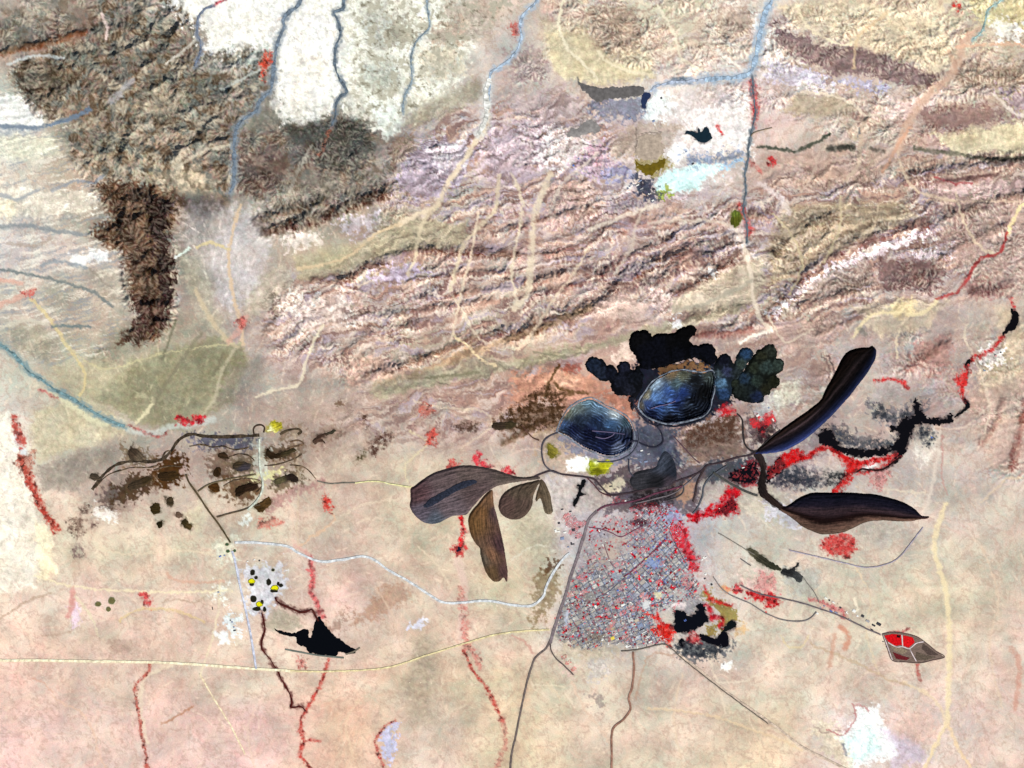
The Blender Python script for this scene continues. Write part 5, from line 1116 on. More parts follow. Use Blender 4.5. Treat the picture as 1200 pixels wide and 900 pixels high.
VEG = [  # label, density per square pixel, colour, either ('l', width, line) or ('p', outline)
    ('thick red band of plants along the lake arms in the right-hand valley', 1.5, (214, 24, 26), ('l', 6, [(905, 556), (920, 546), (932, 538), (945, 536), (958, 528), (968, 524), (982, 530), (995, 540), (1008, 544), (1022, 540), (1040, 537), (1052, 532)])),
    ('red patch of plants hanging below the branching lake', 1.3, (218, 30, 30), ('p', [(988, 536), (1000, 538), (1010, 544), (1008, 552), (998, 556), (994, 566), (986, 574), (976, 577), (985, 566), (992, 554), (990, 546)])),
    ('thin red band on the lower bank of the branching lake', 1.2, (210, 40, 40), ('l', 4, [(1010, 554), (1024, 552), (1036, 546), (1046, 540), (1056, 534)])),
    ('pink mottled scrub below the branching lake', 0.55, (220, 120, 120), ('p', [(1022, 556), (1034, 548), (1042, 552), (1040, 566), (1030, 575), (1022, 566)])),
    ('red plants west of the pool under the whale-shaped heap neck', 1.5, (216, 20, 24), ('p', [(915, 536), (925, 530), (936, 526), (942, 532), (938, 540), (926, 544), (918, 546), (908, 556), (900, 562), (902, 552)])),
    ('red strip of plants along the winding channel at the right edge', 1.3, (200, 44, 44), ('l', 4.4, [(1175, 394), (1167, 404), (1160, 412), (1150, 416), (1140, 420), (1134, 430), (1132, 444), (1128, 455), (1129, 464), (1133, 472)])),
    ('bright red patch of plants left of the winding channel', 1.2, (232, 50, 50), ('p', [(1118, 446), (1124, 440), (1130, 434), (1134, 436), (1132, 448), (1128, 458), (1124, 462), (1124, 452)])),
    ('short red tuft above the small curved lake', 1.2, (214, 70, 70), ('l', 3, [(1184, 350), (1186, 357), (1189, 362)])),
    ('red streak of plants right of the long blue-edged heap', 1.3, (232, 44, 44), ('l', 3.4, [(1026, 447), (1036, 445), (1044, 445), (1052, 446), (1060, 448), (1065, 455)])),
    ('large mottled red patch of plants below the whale-shaped heap', 0.95, (214, 50, 50), ('p', [(963, 637), (968, 631), (976, 628), (988, 626), (1000, 629), (1004, 638), (1000, 646), (994, 652), (984, 651), (972, 648), (965, 643)])),
    ('red plants along the gully under the western heap', 1.5, (236, 20, 30), ('l', 5, [(540, 607), (542, 614), (543, 622), (541, 632), (538, 640)])),
    ('ring of red plants round the small round pond', 1.0, (224, 60, 60), ('p', [(532, 644), (535, 638), (541, 637), (545, 642), (543, 648), (538, 651), (533, 649)])),
    ('pink-red plants on the left of the western heap top edge', 0.9, (220, 74, 70), ('p', [(524, 546), (530, 540), (538, 543), (536, 547), (526, 549)])),
    ('red plants at the middle of the western heap top edge', 1.1, (236, 60, 74), ('p', [(554, 538), (560, 531), (566, 541), (574, 543), (578, 547), (570, 547), (558, 544)])),
    ('red plants at the right of the western heap top edge', 1.2, (226, 40, 56), ('p', [(588, 552), (592, 547), (598, 549), (602, 554), (594, 555)])),
    ('long red stream bank running south-east through the lower middle plain', 1.1, (212, 70, 62), ('l', 3.6, [(543, 762), (548, 772), (553, 784), (561, 794), (568, 802), (574, 814), (580, 826), (585, 836), (588, 845)])),
    ('faint pink plants where the stream crosses the yellowish highway', 0.55, (226, 120, 112), ('l', 8, [(541, 690), (543, 715), (544, 740), (547, 756), (556, 766), (562, 780)])),
    ('faint red plants at the bottom end of the middle stream', 0.5, (214, 120, 110), ('l', 6, [(588, 845), (592, 860), (590, 880), (578, 905)])),
    ('pale red strip of plants between the reservoir and the pale road', 0.9, (230, 92, 96), ('l', 6, [(362, 652), (365, 664), (366, 680), (364, 692), (370, 704), (374, 716), (378, 722)])),
    ('red stream bank winding to the bottom edge below the reservoir', 1.1, (206, 70, 62), ('l', 4.2, [(384, 774), (382, 786), (378, 796), (372, 808), (366, 820), (358, 834), (353, 846), (352, 858), (357, 868), (352, 878), (353, 888), (362, 898), (364, 915)])),
    ('short red side branch off the stream bank below the reservoir', 1.0, (206, 76, 70), ('l', 2.6, [(357, 868), (366, 868), (376, 869)])),
    ('faint pink patch of plants right below the dam', 0.7, (220, 110, 104), ('p', [(348, 772), (356, 772), (358, 780), (352, 784), (348, 778)])),
    ('brown-red stream bank at the lower left', 1.1, (190, 88, 76), ('l', 3.2, [(175, 778), (174, 788), (164, 796), (159, 804), (160, 820), (163, 840), (166, 862), (170, 880), (172, 910)])),
    ('thin red edge of the lavender dry pond at the bottom', 1.2, (206, 76, 70), ('l', 2.2, [(464, 845), (454, 848), (446, 858), (439, 868), (442, 880), (448, 895), (452, 910)])),
    ('small bright pink plot above the cream highway', 1.3, (226, 84, 84), ('p', [(166, 696), (170, 695), (175, 702), (177, 709), (172, 710), (168, 703)])),
    ('big red strip of plants along the far left valley', 1.0, (196, 72, 62), ('l', 9, [(16, 492), (20, 505), (26, 520)])),
    ('dense red strip of plants at the lower end of the far left valley', 1.2, (196, 64, 52), ('l', 8.5, [(24, 538), (30, 552), (36, 566), (44, 584), (52, 600), (60, 612), (66, 621)])),
    ('rusty mottled plants beside the far left valley strip', 0.7, (196, 110, 92), ('p', [(18, 540), (26, 534), (38, 530), (40, 545), (34, 552), (24, 556)])),
    ('red gardens beside the pale flats above the western mining field', 1.3, (220, 40, 52), ('p', [(206, 490), (214, 489), (222, 492), (230, 488), (238, 488), (236, 494), (226, 498), (214, 497), (208, 494)])),
    ('thin red line of plants along the teal river', 0.9, (206, 90, 92), ('l', 2.6, [(46, 456), (56, 461), (68, 467)])),
    ('faint red line of plants following the end of the teal river', 0.8, (200, 100, 96), ('l', 2.4, [(148, 498), (160, 502), (172, 508), (186, 512), (196, 506)])),
    ('red plants on the west bank of the broad steel blue river', 1.1, (232, 76, 56), ('p', [(308, 66), (318, 62), (319, 74), (312, 80), (308, 92), (306, 82)])),
    ('thin red plants at the head of the narrow slate river', 1.2, (206, 40, 60), ('l', 2.2, [(264, 0), (256, 4), (249, 9)])),
    ('rusty plants where the dark blue river leaves the salt flat', 0.8, (170, 96, 76), ('l', 4, [(392, 140), (388, 152), (378, 172), (374, 182)])),
    ('red plants scattered down the thin dark river of the north', 0.8, (220, 60, 60), ('l', 8, [(881, 94), (884, 112), (885, 128), (884, 145)])),
    ('bright red tufts on the bank of the thin dark river of the north', 1.3, (236, 40, 44), ('l', 3.4, [(884, 112), (885, 122), (883, 132)])),
    ('red plants at the south end of the thin dark river of the north', 0.9, (226, 72, 70), ('l', 7, [(868, 240), (872, 255), (878, 268), (876, 276)])),
    ('pink plants right of the thin dark river of the north', 0.8, (220, 110, 104), ('l', 5, [(877, 188), (886, 196), (892, 202)])),
    ('small red plot right of the claw-shaped pond', 1.4, (236, 40, 40), ('l', 2.6, [(840, 148), (843, 154), (847, 158)])),
    ('red plants at the top edge right of the pale blue stream', 0.9, (206, 90, 82), ('p', [(600, 28), (608, 26), (610, 38), (602, 40)])),
    ('small red plot in the top right corner', 1.2, (220, 40, 36), ('p', [(1119, 6), (1124, 5), (1126, 10), (1121, 12)])),
    ('tiny red plot on the far right of the dark river', 1.2, (214, 40, 44), ('p', [(902, 186), (906, 184), (908, 190), (904, 194)])),
    ('small pink plot left of the green fan', 1.0, (220, 100, 92), ('p', [(27, 342), (34, 340), (38, 344), (32, 348)])),
    ('pink plants right of the green fan top', 0.9, (226, 110, 104), ('p', [(278, 376), (285, 372), (290, 376), (284, 384), (279, 382)])),
    ('red orange patch west of the western heap', 1.0, (206, 110, 96), ('p', [(492, 478), (500, 474), (508, 480), (504, 486), (494, 486)])),
    ('small red patch on the plain above the western heap', 1.0, (222, 80, 70), ('p', [(501, 508), (508, 504), (511, 510), (508, 522), (502, 520)])),
    ('small red patch beside the road end at the western mining field', 1.2, (226, 66, 56), ('p', [(378, 584), (382, 580), (387, 590), (389, 598), (383, 598), (380, 591)])),
    ('faint red patch below the western mining field', 0.7, (220, 110, 98), ('p', [(302, 612), (318, 608), (330, 612), (318, 618), (304, 618)])),
    ('red patch by the blue-grey heap east of the second pit', 1.1, (220, 34, 44), ('p', [(840, 482), (848, 475), (858, 478), (862, 485), (854, 484), (846, 485)])),
    ('red gardens among white plots between the lumpy slate heap and the long heap', 1.1, (222, 40, 48), ('p', [(880, 494), (886, 490), (892, 496), (896, 488), (904, 484), (906, 492), (898, 500), (896, 512), (890, 506), (884, 500)])),
    ('scattered red plants around the black sludge pool by the loading neck', 0.8, (196, 24, 34), ('p', [(856, 560), (870, 546), (884, 540), (890, 548), (886, 566), (872, 568)])),
    ('red wedge of plants around the triangular pond east of town', 1.4, (216, 16, 30), ('p', [(806, 604), (820, 600), (832, 596), (842, 590), (850, 580), (853, 571), (862, 571), (866, 577), (862, 588), (866, 600), (852, 603), (836, 604), (824, 606), (812, 612)])),
    ('broad red park at the east edge of town below the purple road', 1.3, (226, 40, 56), ('p', [(784, 620), (790, 614), (798, 613), (804, 620), (806, 632), (810, 644), (817, 656), (819, 666), (812, 670), (806, 660), (800, 646), (792, 636), (786, 630)])),
    ('red fan of plants at the south-east corner of town', 1.6, (238, 34, 26), ('p', [(763, 738), (770, 734), (778, 732), (788, 736), (790, 742), (786, 748), (783, 755), (776, 750), (768, 744)])),
    ('red strip of plants leading from town into the red fan', 1.5, (230, 32, 30), ('l', 5, [(754, 717), (762, 721), (770, 725), (776, 731), (786, 736)])),
    ('narrow red upright strip of plants beside the white lots', 1.4, (226, 36, 36), ('l', 2.4, [(770, 708), (771, 716), (771, 724)])),
    ('red plants edging the olive flat', 1.2, (220, 40, 40), ('l', 2.8, [(826, 688), (828, 696), (836, 703), (844, 706), (850, 709), (858, 709)])),
    ('red plants between the sewage pond and the olive flat', 1.2, (206, 24, 40), ('l', 5, [(828, 708), (832, 716), (833, 724), (842, 722), (848, 728), (844, 734)])),
    ('red and pink plants between the black ponds south of town', 1.1, (206, 60, 66), ('p', [(806, 746), (812, 741), (818, 745), (820, 754), (812, 754), (804, 752)])),
    ('long red strip of plants along the road to the hamlet', 1.4, (214, 30, 36), ('p', [(875, 693), (882, 693), (892, 696), (904, 697), (914, 703), (908, 710), (898, 712), (896, 704), (884, 701), (876, 698)])),
    ('small pink-red plot near the olive flat', 1.2, (226, 60, 72), ('p', [(858, 688), (866, 686), (868, 693), (860, 694)])),
    ('pink mottled scrub along the road to the hamlet', 0.6, (228, 130, 130), ('p', [(890, 672), (906, 674), (908, 690), (896, 694), (884, 690)])),
    ('thin red stem of plants below the walled farm', 1.0, (196, 100, 92), ('l', 1.8, [(1074, 779), (1076, 790), (1079, 798)])),
    ('red plants beside the walled farm gate', 0.8, (190, 60, 66), ('l', 3, [(1042, 742), (1054, 740), (1066, 736)])),
    ('scattered red plants along the road through the hamlet', 0.7, (214, 80, 90), ('l', 6, [(950, 702), (970, 710), (985, 716), (990, 722)])),
]
VEG = [(a, b, c, ('l', s[1] * (0.72 if s[1] < 5 else 0.85), s[2]) if s[0] == 'l' else s) for a, b, c, s in VEG]
SCRUB = [  # dark bushes, loose
    ('black rubble and sheds strip along the purple road north of town', 0.8, (26, 22, 26), [(738, 582), (760, 576), (790, 572), (794, 582), (770, 590), (744, 593)]),
    ('dark rubble between the two right-hand heaps', 0.5, (46, 46, 58), [(900, 564), (925, 556), (955, 560), (985, 566), (960, 572), (920, 572)]),
    ('dark rubble on the plots left of the long heap', 0.6, (36, 28, 34), [(884, 500), (896, 496), (906, 504), (898, 518), (886, 520)]),
    ('dark rubble spots right of the branching lake', 0.5, (40, 46, 56), [(1076, 502), (1090, 500), (1098, 512), (1090, 524), (1078, 518)]),
    ('loose dark olive scrub on pink ground north-west of the first pit', 0.42, (58, 40, 24), [(578, 496), (598, 480), (620, 462), (645, 452), (662, 462), (665, 478), (656, 498), (630, 505), (600, 506)]),
    ('dark scrubby outcrop between the western field and the western heap', 0.55, (74, 48, 40), [(430, 524), (438, 514), (446, 508), (455, 506), (464, 510), (456, 518), (446, 526), (440, 536), (434, 532)]),
    ('small dark scrubby outcrop left of the larger one', 0.5, (66, 56, 34), [(415, 538), (422, 531), (430, 528), (428, 536), (418, 542)]),
    ('two small dark scrub spots on the upland', 0.6, (70, 44, 34), [(422, 488), (428, 486), (432, 496), (430, 502), (426, 498)]),
    ('dark scrub dots on the rise left of the dark ridge heap', 0.45, (70, 50, 40), [(530, 500), (545, 494), (560, 496), (566, 502), (552, 506), (536, 505)]),
    ('grey-brown scrub clump at the lower left of the western field', 0.5, (112, 88, 78), [(80, 612), (90, 606), (100, 612), (98, 626), (88, 632), (80, 622)]),
    ('grey-brown scrub clump right of the first at the lower left', 0.5, (104, 82, 74), [(92, 596), (104, 592), (108, 600), (98, 604)]),
    ('small grey-brown scrub clump nearest the white spoil', 0.5, (104, 80, 76), [(104, 614), (112, 610), (117, 616), (108, 620)]),
    ('faint grey scrub clump farthest down at the left', 0.4, (130, 108, 104), [(82, 644), (92, 638), (100, 648), (96, 656), (86, 652)]),
    ('dark scrub and tips round the north arm of the branching lake', 0.5, (44, 48, 56), [(1020, 474), (1032, 472), (1044, 486), (1056, 484), (1066, 478), (1070, 488), (1056, 494), (1040, 494), (1026, 488)]),
    ('dark speckled tips left of the red valley', 0.5, (50, 56, 66), [(912, 552), (930, 548), (950, 552), (960, 560), (940, 564), (918, 564)]),
    ('dark speckled tips in the middle of the red valley', 0.55, (26, 30, 34), [(966, 552), (980, 552), (992, 556), (984, 568), (972, 570)]),
    ('dark speckled ground above the pond at the west end of the valley', 0.45, (56, 62, 74), [(976, 500), (992, 504), (1006, 518), (990, 522), (980, 512)]),
    ('dark speckled ground along the branching lake top bank', 0.4, (66, 72, 80), [(1000, 520), (1020, 516), (1046, 514), (1048, 522), (1020, 526), (1002, 526)]),
    ('dark mottled rubble below the black ponds south of town', 0.6, (40, 44, 52), [(792, 756), (806, 752), (826, 755), (846, 758), (844, 768), (822, 772), (800, 768)]),
    ('dark rubble under the plant dump', 0.6, (34, 30, 30), [(735, 562), (750, 570), (770, 575), (790, 568), (800, 560), (796, 575), (770, 582), (745, 580)]),
    ('dark rubble on the stony block east of the second pit', 0.35, (76, 52, 42), [(800, 510), (825, 496), (860, 488), (866, 512), (830, 522), (808, 526)]),
]
FARM = [(1034, 743), (1044, 741), (1058, 742), (1074, 746), (1086, 754), (1097, 763), (1107, 770), (1092, 774), (1078, 777), (1062, 776), (1046, 774), (1040, 760)]
TOWN = [(690, 615), (710, 606), (740, 602), (765, 592), (790, 590), (802, 610), (800, 640), (812, 662), (822, 690), (815, 704), (790, 708), (784, 716), (768, 722), (776, 740), (790, 752), (760, 758), (735, 761), (715, 757), (690, 764), (665, 757), (648, 745), (652, 725), (660, 700), (668, 675), (677, 652), (683, 632)]

# damp or stained ground around plants, scrub and water
for lab, dens, col, shape in VEG:
    if shape[0] == 'l':
        p = catmull(shape[2], seg=3.0)
        s = box(p, shape[1] * 2 + 8)
        d = shape[1] * 0.42 - dist_line(X[s] + WX[s] * 1.3 + 0.25 * MX[s], Y[s] + WY[s] * 1.3 + 0.25 * MY[s], p)
        d = d + shape[1] * (0.9 * n2[s] + 0.7 * n6[s])
        soft = 0.9 + shape[1] * 0.12
    else:
        p = np.asarray(shape[1], float)
        s = box(p, 12)
        d = sdf_poly(X[s] + WX[s] * 1.2, Y[s] + WY[s] * 1.2, p) + 9 * n2[s] + 6 * n6[s]
        soft = 1.6
    rich = np.clip(0.75 + 1.5 * n6[s] + 1.2 * n2[s], 0, 1) * min(1.0, 0.3 + 0.5 * dens)
    m = (sstep(-soft * 2.2, soft * 0.4, d) * 0.4 * min(1, dens) + sstep(-soft, soft, d) * 0.6 * rich)[..., None]
    dark = np.clip(1.0 - 1.5 * np.clip(sw2[s] + 0.5 * n6[s], 0, 0.5), 0.25, 1)[..., None]
    C[s] = C[s] * (1 - m) + (np.array(col) * dark * 0.97 + 4) * m
for lab, dens, col, poly in SCRUB:
    s, m = pmask(poly, 3.5, 2.4, 0.2)
    m = np.clip(m * (0.5 + 1.9 * n2[s] + 1.5 * n6[s]), 0, 0.9)[..., None]
    C[s] = C[s] * (1 - m) + np.array(col) * (1 + 0.3 * n6[s])[..., None] * m
for hp in HEAPS[2:]:                          # tipped dust round every heap
    if hp[2] > 35:
        continue
    s, m = pmask(hp[6], 2.6, 2.2)
    m = np.clip(m * (0.75 + 1.6 * n2[s] + 0.8 * n6[s]), 0, 0.85)[..., None]
    C[s] = C[s] * (1 - m) + (np.array(hp[4][0][2]) * 0.8 + 14) * m
for lab, w, col, pts in ROADS:
    s, m = lmask(pts, w * 1.3, w * 0.8, 1.2)
    m = np.clip(m * (0.35 + 1.2 * n2[s]), 0, 0.7)[..., None]
    C[s] = C[s] * (1 - m) + (np.array(col) * 0.5 + C[s] * 0.5) * m
for lab, col, poly in LAKES[1:]:
    s, m = pmask(poly, 2.2, 1.6)
    m = np.clip(m * (0.8 + 1.2 * n2[s] + 0.6 * n6[s]), 0, 0.8)[..., None]
    C[s] = C[s] * (1 - m) + np.array([52, 44, 48]) * m
for lab, w, col, pts in RIVERS:
    s, m = lmask(pts, w * 1.3, w * 0.9, 1.6)
    m = np.clip(m * (0.85 + 1.6 * n2[s] + 0.8 * n6[s]), 0, 0.92)[..., None]
    C[s] = C[s] * (1 - m) + (np.array(col) * 0.8 + 42) * m

# ------------------------------------------------------------------ make the land ready to carry roads, water, heaps and pits
HB = blur(H, 5)
HBB = blur(H, 12)
for pts, w, col, cov in L:
    if w >= 2.4 and sum(col) > 540:                # washes run in smooth beds
        s, m = lmask(pts, w + 1, 3, 0.9)
        m = m * 0.85
        H[s] = H[s] * (1 - m) + (HB[s] - 10) * m
for lab, w, col, pts in RIVERS:
    s, m = lmask(pts, w + 4, 4, 0.3)
    H[s] = H[s] * (1 - m) + (HB[s] - 6) * m
for lab, w, col, pts in ROADS:
    s, m = lmask(pts, w + 3, 3, 0.0)
    H[s] = H[s] * (1 - m) + HB[s] * m
for lab, col, poly in LAKES:
    s, m = pmask(poly, 4, 0.0)
    lvl = float(np.median(HBB[s][m > 0.4])) if (m > 0.4).any() else float(np.mean(HBB[s]))
    s, m = pmask([(x, y) for x, y in poly], 5, 0.0)
    m = np.clip(m * 2, 0, 1)
    H[s] = H[s] * (1 - m) + lvl * m
for hp in HEAPS:
    s, m = pmask(hp[6], 3, 0.0)
    m = np.clip(m * 2, 0, 1)
    H[s] = H[s] * (1 - m) + HBB[s] * m
for lab, hgt, lobes in LOBED:
    for x, y, r, col in lobes:
        s = box([(x - r, y - r), (x + r, y + r)], 4)
        m = 1 - sstep(r, r + 4, np.hypot(X[s] - x, Y[s] - y))
        H[s] = H[s] * (1 - m) + HBB[s] * m
for pt in PITS:
    s, m = pmask(pt[2], 6, 0.0)
    m = np.clip(m * 2, 0, 1)
    H[s] = H[s] * (1 - m) + HBB[s] * m
for nm, lab, col, poly in FLATS:
    s, m = pmask(poly, 3, 0.0)
    m = np.clip(m * 2, 0, 1)
    H[s] = H[s] * (1 - m) + HB[s] * m
for poly in (TOWN, FARM, [(650, 592), (690, 592), (690, 645), (650, 645)], [(284, 666), (336, 660), (336, 722), (286, 722)]):
    s, m = pmask(poly, 5, 0.0)
    H[s] = H[s] * (1 - m) + (0.8 * HBB[s] + 0.2 * HB[s]) * m


def hs(x, y):
    """height of the land at picture pixels"""
    u = np.clip((np.asarray(x, float) - GX0) / STEP, 0, NX - 1.001)
    v = np.clip((np.asarray(y, float) - GY0) / STEP, 0, NY - 1.001)
    i, j = u.astype(int), v.astype(int)
    fu, fv = u - i, v - j
    return (H[j, i] * (1 - fu) + H[j, i + 1] * fu) * (1 - fv) + (H[j + 1, i] * (1 - fu) + H[j + 1, i + 1] * fu) * fv


def to_world(x, y, z):
    return np.stack([(np.asarray(x, float) - 600.0) * M_PX, (450.0 - np.asarray(y, float)) * M_PX, np.asarray(z, float)], -1)


# ------------------------------------------------------------------ materials
def noise_mix(nt, bsdf, colour_socket, scale, amount, detail=3.0):
    geo = nt.nodes.new('ShaderNodeNewGeometry')
    tex = nt.nodes.new('ShaderNodeTexNoise')
    tex.inputs['Scale'].default_value = scale
    tex.inputs['Detail'].default_value = detail
    nt.links.new(geo.outputs['Position'], tex.inputs['Vector'])
    mr = nt.nodes.new('ShaderNodeMapRange')
    mr.inputs['From Min'].default_value = 0.3
    mr.inputs['From Max'].default_value = 0.7
    mr.inputs['To Min'].default_value = 1 - amount
    mr.inputs['To Max'].default_value = 1 + amount
    nt.links.new(tex.outputs['Fac'], mr.inputs['Value'])
    mul = nt.nodes.new('ShaderNodeVectorMath')
    mul.operation = 'SCALE'
    nt.links.new(colour_socket, mul.inputs[0])
    nt.links.new(mr.outputs['Result'], mul.inputs['Scale'])
    nt.links.new(mul.outputs['Vector'], bsdf.inputs['Base Color'])


def material(name, colour=None, rough=0.95, scale=0.02, amount=0.12, spec=0.1):
    m = bpy.data.materials.new(name)
    m.use_nodes = True
    nt = m.node_tree
    b = nt.nodes['Principled BSDF']
    b.inputs['Roughness'].default_value = rough
    b.inputs['Specular IOR Level'].default_value = spec
    if colour is None:
        a = nt.nodes.new('ShaderNodeAttribute')
        a.attribute_name = 'tint'
        src = a.outputs['Color']
    else:
        r = nt.nodes.new('ShaderNodeRGB')
        r.outputs[0].default_value = (*[float(v) for v in lin(colour)], 1)
        src = r.outputs[0]
    noise_mix(nt, b, src, scale, amount)
    return m


MAT = {
    'soil': material('soil_and_rock', None, 0.97, 0.022, 0.10, 0.0),
    'spoil': material('tipped_rock', None, 0.95, 0.03, 0.22, 0.0),
    'ore': material('pit_rock', None, 0.9, 0.03, 0.25, 0.05),
    'plants': material('plants', None, 0.9, 0.03, 0.2, 0.0),
    'river': material('river_bed', None, 0.8, 0.02, 0.12, 0.05),
    'road': material('road_surface', None, 0.95, 0.02, 0.10, 0.0),
    'built': material('building_surface', None, 0.8, 0.1, 0.06, 0.1),
}
plain_mats = {}


def cmat(kind, col, rough=0.9, spec=0.05, amount=0.12, scale=0.03):
    k = (kind, col)
    if k not in plain_mats:
        plain_mats[k] = material(kind, col, rough, scale, amount, spec)
    return plain_mats[k]


# ------------------------------------------------------------------ objects
def tag(o, label=None, category=None, group=None, kind=None):
    if label:
        o['label'] = label
    if category:
        o['category'] = category
    if group:
        o['group'] = group
    if kind:
        o['kind'] = kind
    return o


def mesh_obj(name, verts, faces, mat, tint=None, parent=None, smooth=False):
    me = bpy.data.meshes.new(name)
    verts = np.asarray(verts, np.float32)
    if isinstance(faces, np.ndarray):
        n, k = faces.shape
        me.vertices.add(len(verts))
        me.vertices.foreach_set('co', verts.ravel())
        me.loops.add(n * k)
        me.loops.foreach_set('vertex_index', faces.astype(np.int32).ravel())
        me.polygons.add(n)
        me.polygons.foreach_set('loop_start', np.arange(0, n * k, k, dtype=np.int32))
        if smooth:
            me.polygons.foreach_set('use_smooth', np.ones(n, bool))
        me.update(calc_edges=True)
    else:
        me.from_pydata(verts.tolist(), [], faces)
        me.update()
    if tint is not None:
        at = me.attributes.new('tint', 'FLOAT_COLOR', 'POINT')
        rgba = np.ones((len(verts), 4), np.float32)
        rgba[:, :3] = lin(np.clip(tint, 0, 255))
        at.data.foreach_set('color', rgba.ravel())
    me.materials.append(mat)
    o = bpy.data.objects.new(name, me)
    if parent is not None:
        o.parent = parent
        o.matrix_parent_inverse = parent.matrix_basis.inverted()
    COL.objects.link(o)
    return o


def empty(name, x, y):
    o = bpy.data.objects.new(name, None)
    o.location = to_world(x, y, hs(x, y)).tolist()
    o.empty_display_size = 50
    COL.objects.link(o)
    return o


# ------------------------------------------------------------------ the land itself, one sheet split where the country changes
LBL = np.zeros(X.shape, np.int8)
REGIONS = [
    ('plain', 'wide beige plain crossed by dry washes, filling the lower half', 'plain', None),
    ('folded_hills', 'banded pink and mauve eroded hills across the middle', 'hills', FOLD),
    ('hills', 'tan gullied hills along the top right', 'hills', NE_HILLS),
    ('salt_flat', 'dazzling white salt flat at the top left of centre', 'salt flat', SALT_N),
    ('alluvial_fan', 'pale streaked alluvial fans on the left edge', 'alluvial fan', FANS_W),
    ('alluvial_fan', 'greenish alluvial fan below the dark brown ridge', 'alluvial fan', FAN_GREEN),
    ('hills', 'grey hills in the top left corner', 'hills', HILLS_NW),
    ('mountain', 'rugged dark grey-brown mountain massif at the upper left', 'mountain', MASSIF),
    ('mountain', 'dark hills fanning out below the white salt flat', 'mountain', DARKFAN),
    ('mountain', 'blackish brown mountain ridge running south from the massif', 'mountain', RIDGE_B),
    ('salt_flat', 'small dazzling white salt pan at the bottom right', 'salt flat', SALT_S),
]
for k, (nm, lab, cat, poly) in enumerate(REGIONS):
    if poly is not None:
        s, m = pmask(poly, 2, 1.0, 0.2)
        LBL[s][m > 0.5] = k
pit_hole = np.zeros(X.shape, bool)
for lab, depth, poly, cols, tracks in PITS:
    p = catmull(poly, True, 3)
    s = box(p, 2)
    pit_hole[s] |= sdf_poly(X[s], Y[s], p) > 1.2

VW = to_world(X, Y, H).reshape(-1, 3).astype(np.float32)
gyy, gxx = np.gradient(H, STEP * M_PX)
NRM = np.stack([-gxx, gyy, np.ones_like(gxx)], -1)
NRM = (NRM / np.linalg.norm(NRM, axis=-1, keepdims=True)).reshape(-1, 3).astype(np.float32)
ii = (np.arange(NY - 1)[:, None] * NX + np.arange(NX - 1)[None, :])
quads = np.stack([ii, ii + NX, ii + NX + 1, ii + 1], -1)
hole = pit_hole[:-1, :-1] & pit_hole[1:, :-1] & pit_hole[:-1, 1:] & pit_hole[1:, 1:]
CF = C.reshape(-1, 3)
for k, (nm, lab, cat, poly) in enumerate(REGIONS):
    q = quads[(LBL[:-1, :-1] == k) & ~hole]
    if len(q) == 0:
        continue
    used, inv = np.unique(q.ravel(), return_inverse=True)
    o = mesh_obj(nm, VW[used], inv.reshape(-1, 4), MAT['soil'], CF[used], smooth=True)
    o.data.normals_split_custom_set_from_vertices(NRM[used])
    tag(o, lab, cat, kind='structure')

# the plain goes on beyond the picture
cx = np.concatenate([np.arange(-3000, GX0 - 30, 120), [GX0 + 8.0], np.linspace(GX0 + 80, GX1 - 80, 14), [GX1 - 8.0], np.arange(GX1 + 60, 4200, 120)])
cy = np.concatenate([np.arange(-3000, GY0 - 30, 120), [GY0 + 8.0], np.linspace(GY0 + 80, GY1 - 80, 10), [GY1 - 8.0], np.arange(GY1 + 60, 4000, 120)])
OX, OY = np.meshgrid(cx, cy)
OH = hs(OX, OY) - 25
far = np.maximum(np.maximum(GX0 - OX, OX - GX1), np.maximum(GY0 - OY, OY - GY1))
OH = OH * (1 - sstep(0, 900, far)) + 0.0 * sstep(0, 900, far)
k = sstep(20, 260, far)[..., None]
outer = base_colour(OX, OY) * (1 - k) + np.array([210, 192, 172]) * (1 + 0.1 * fbm((OX / 300).astype(np.float32), (OY / 300).astype(np.float32), 990, 3))[..., None] * k
oq = (np.arange(len(cy) - 1)[:, None] * len(cx) + np.arange(len(cx) - 1)[None, :])
oq4 = np.stack([oq, oq + len(cx), oq + len(cx) + 1, oq + 1], -1)
mx, my = (cx[:-1] + cx[1:]) / 2, (cy[:-1] + cy[1:]) / 2
inside = ((mx > GX0 + 8) & (mx < GX1 - 8))[None, :] & ((my > GY0 + 8) & (my < GY1 - 8))[:, None]
tag(mesh_obj('plain', to_world(OX, OY, OH).reshape(-1, 3), oq4[~inside], MAT['soil'], outer.reshape(-1, 3), smooth=True),
    'open beige country beyond the edges of the mining district', 'plain', kind='structure')


# ------------------------------------------------------------------ draped sheets and ribbons
def jitter(n, seed, amount, scale):
    t = np.arange(n) / scale
    return amount * (fbm(t.astype(np.float32), np.full(n, 3.7, np.float32), seed, 3))


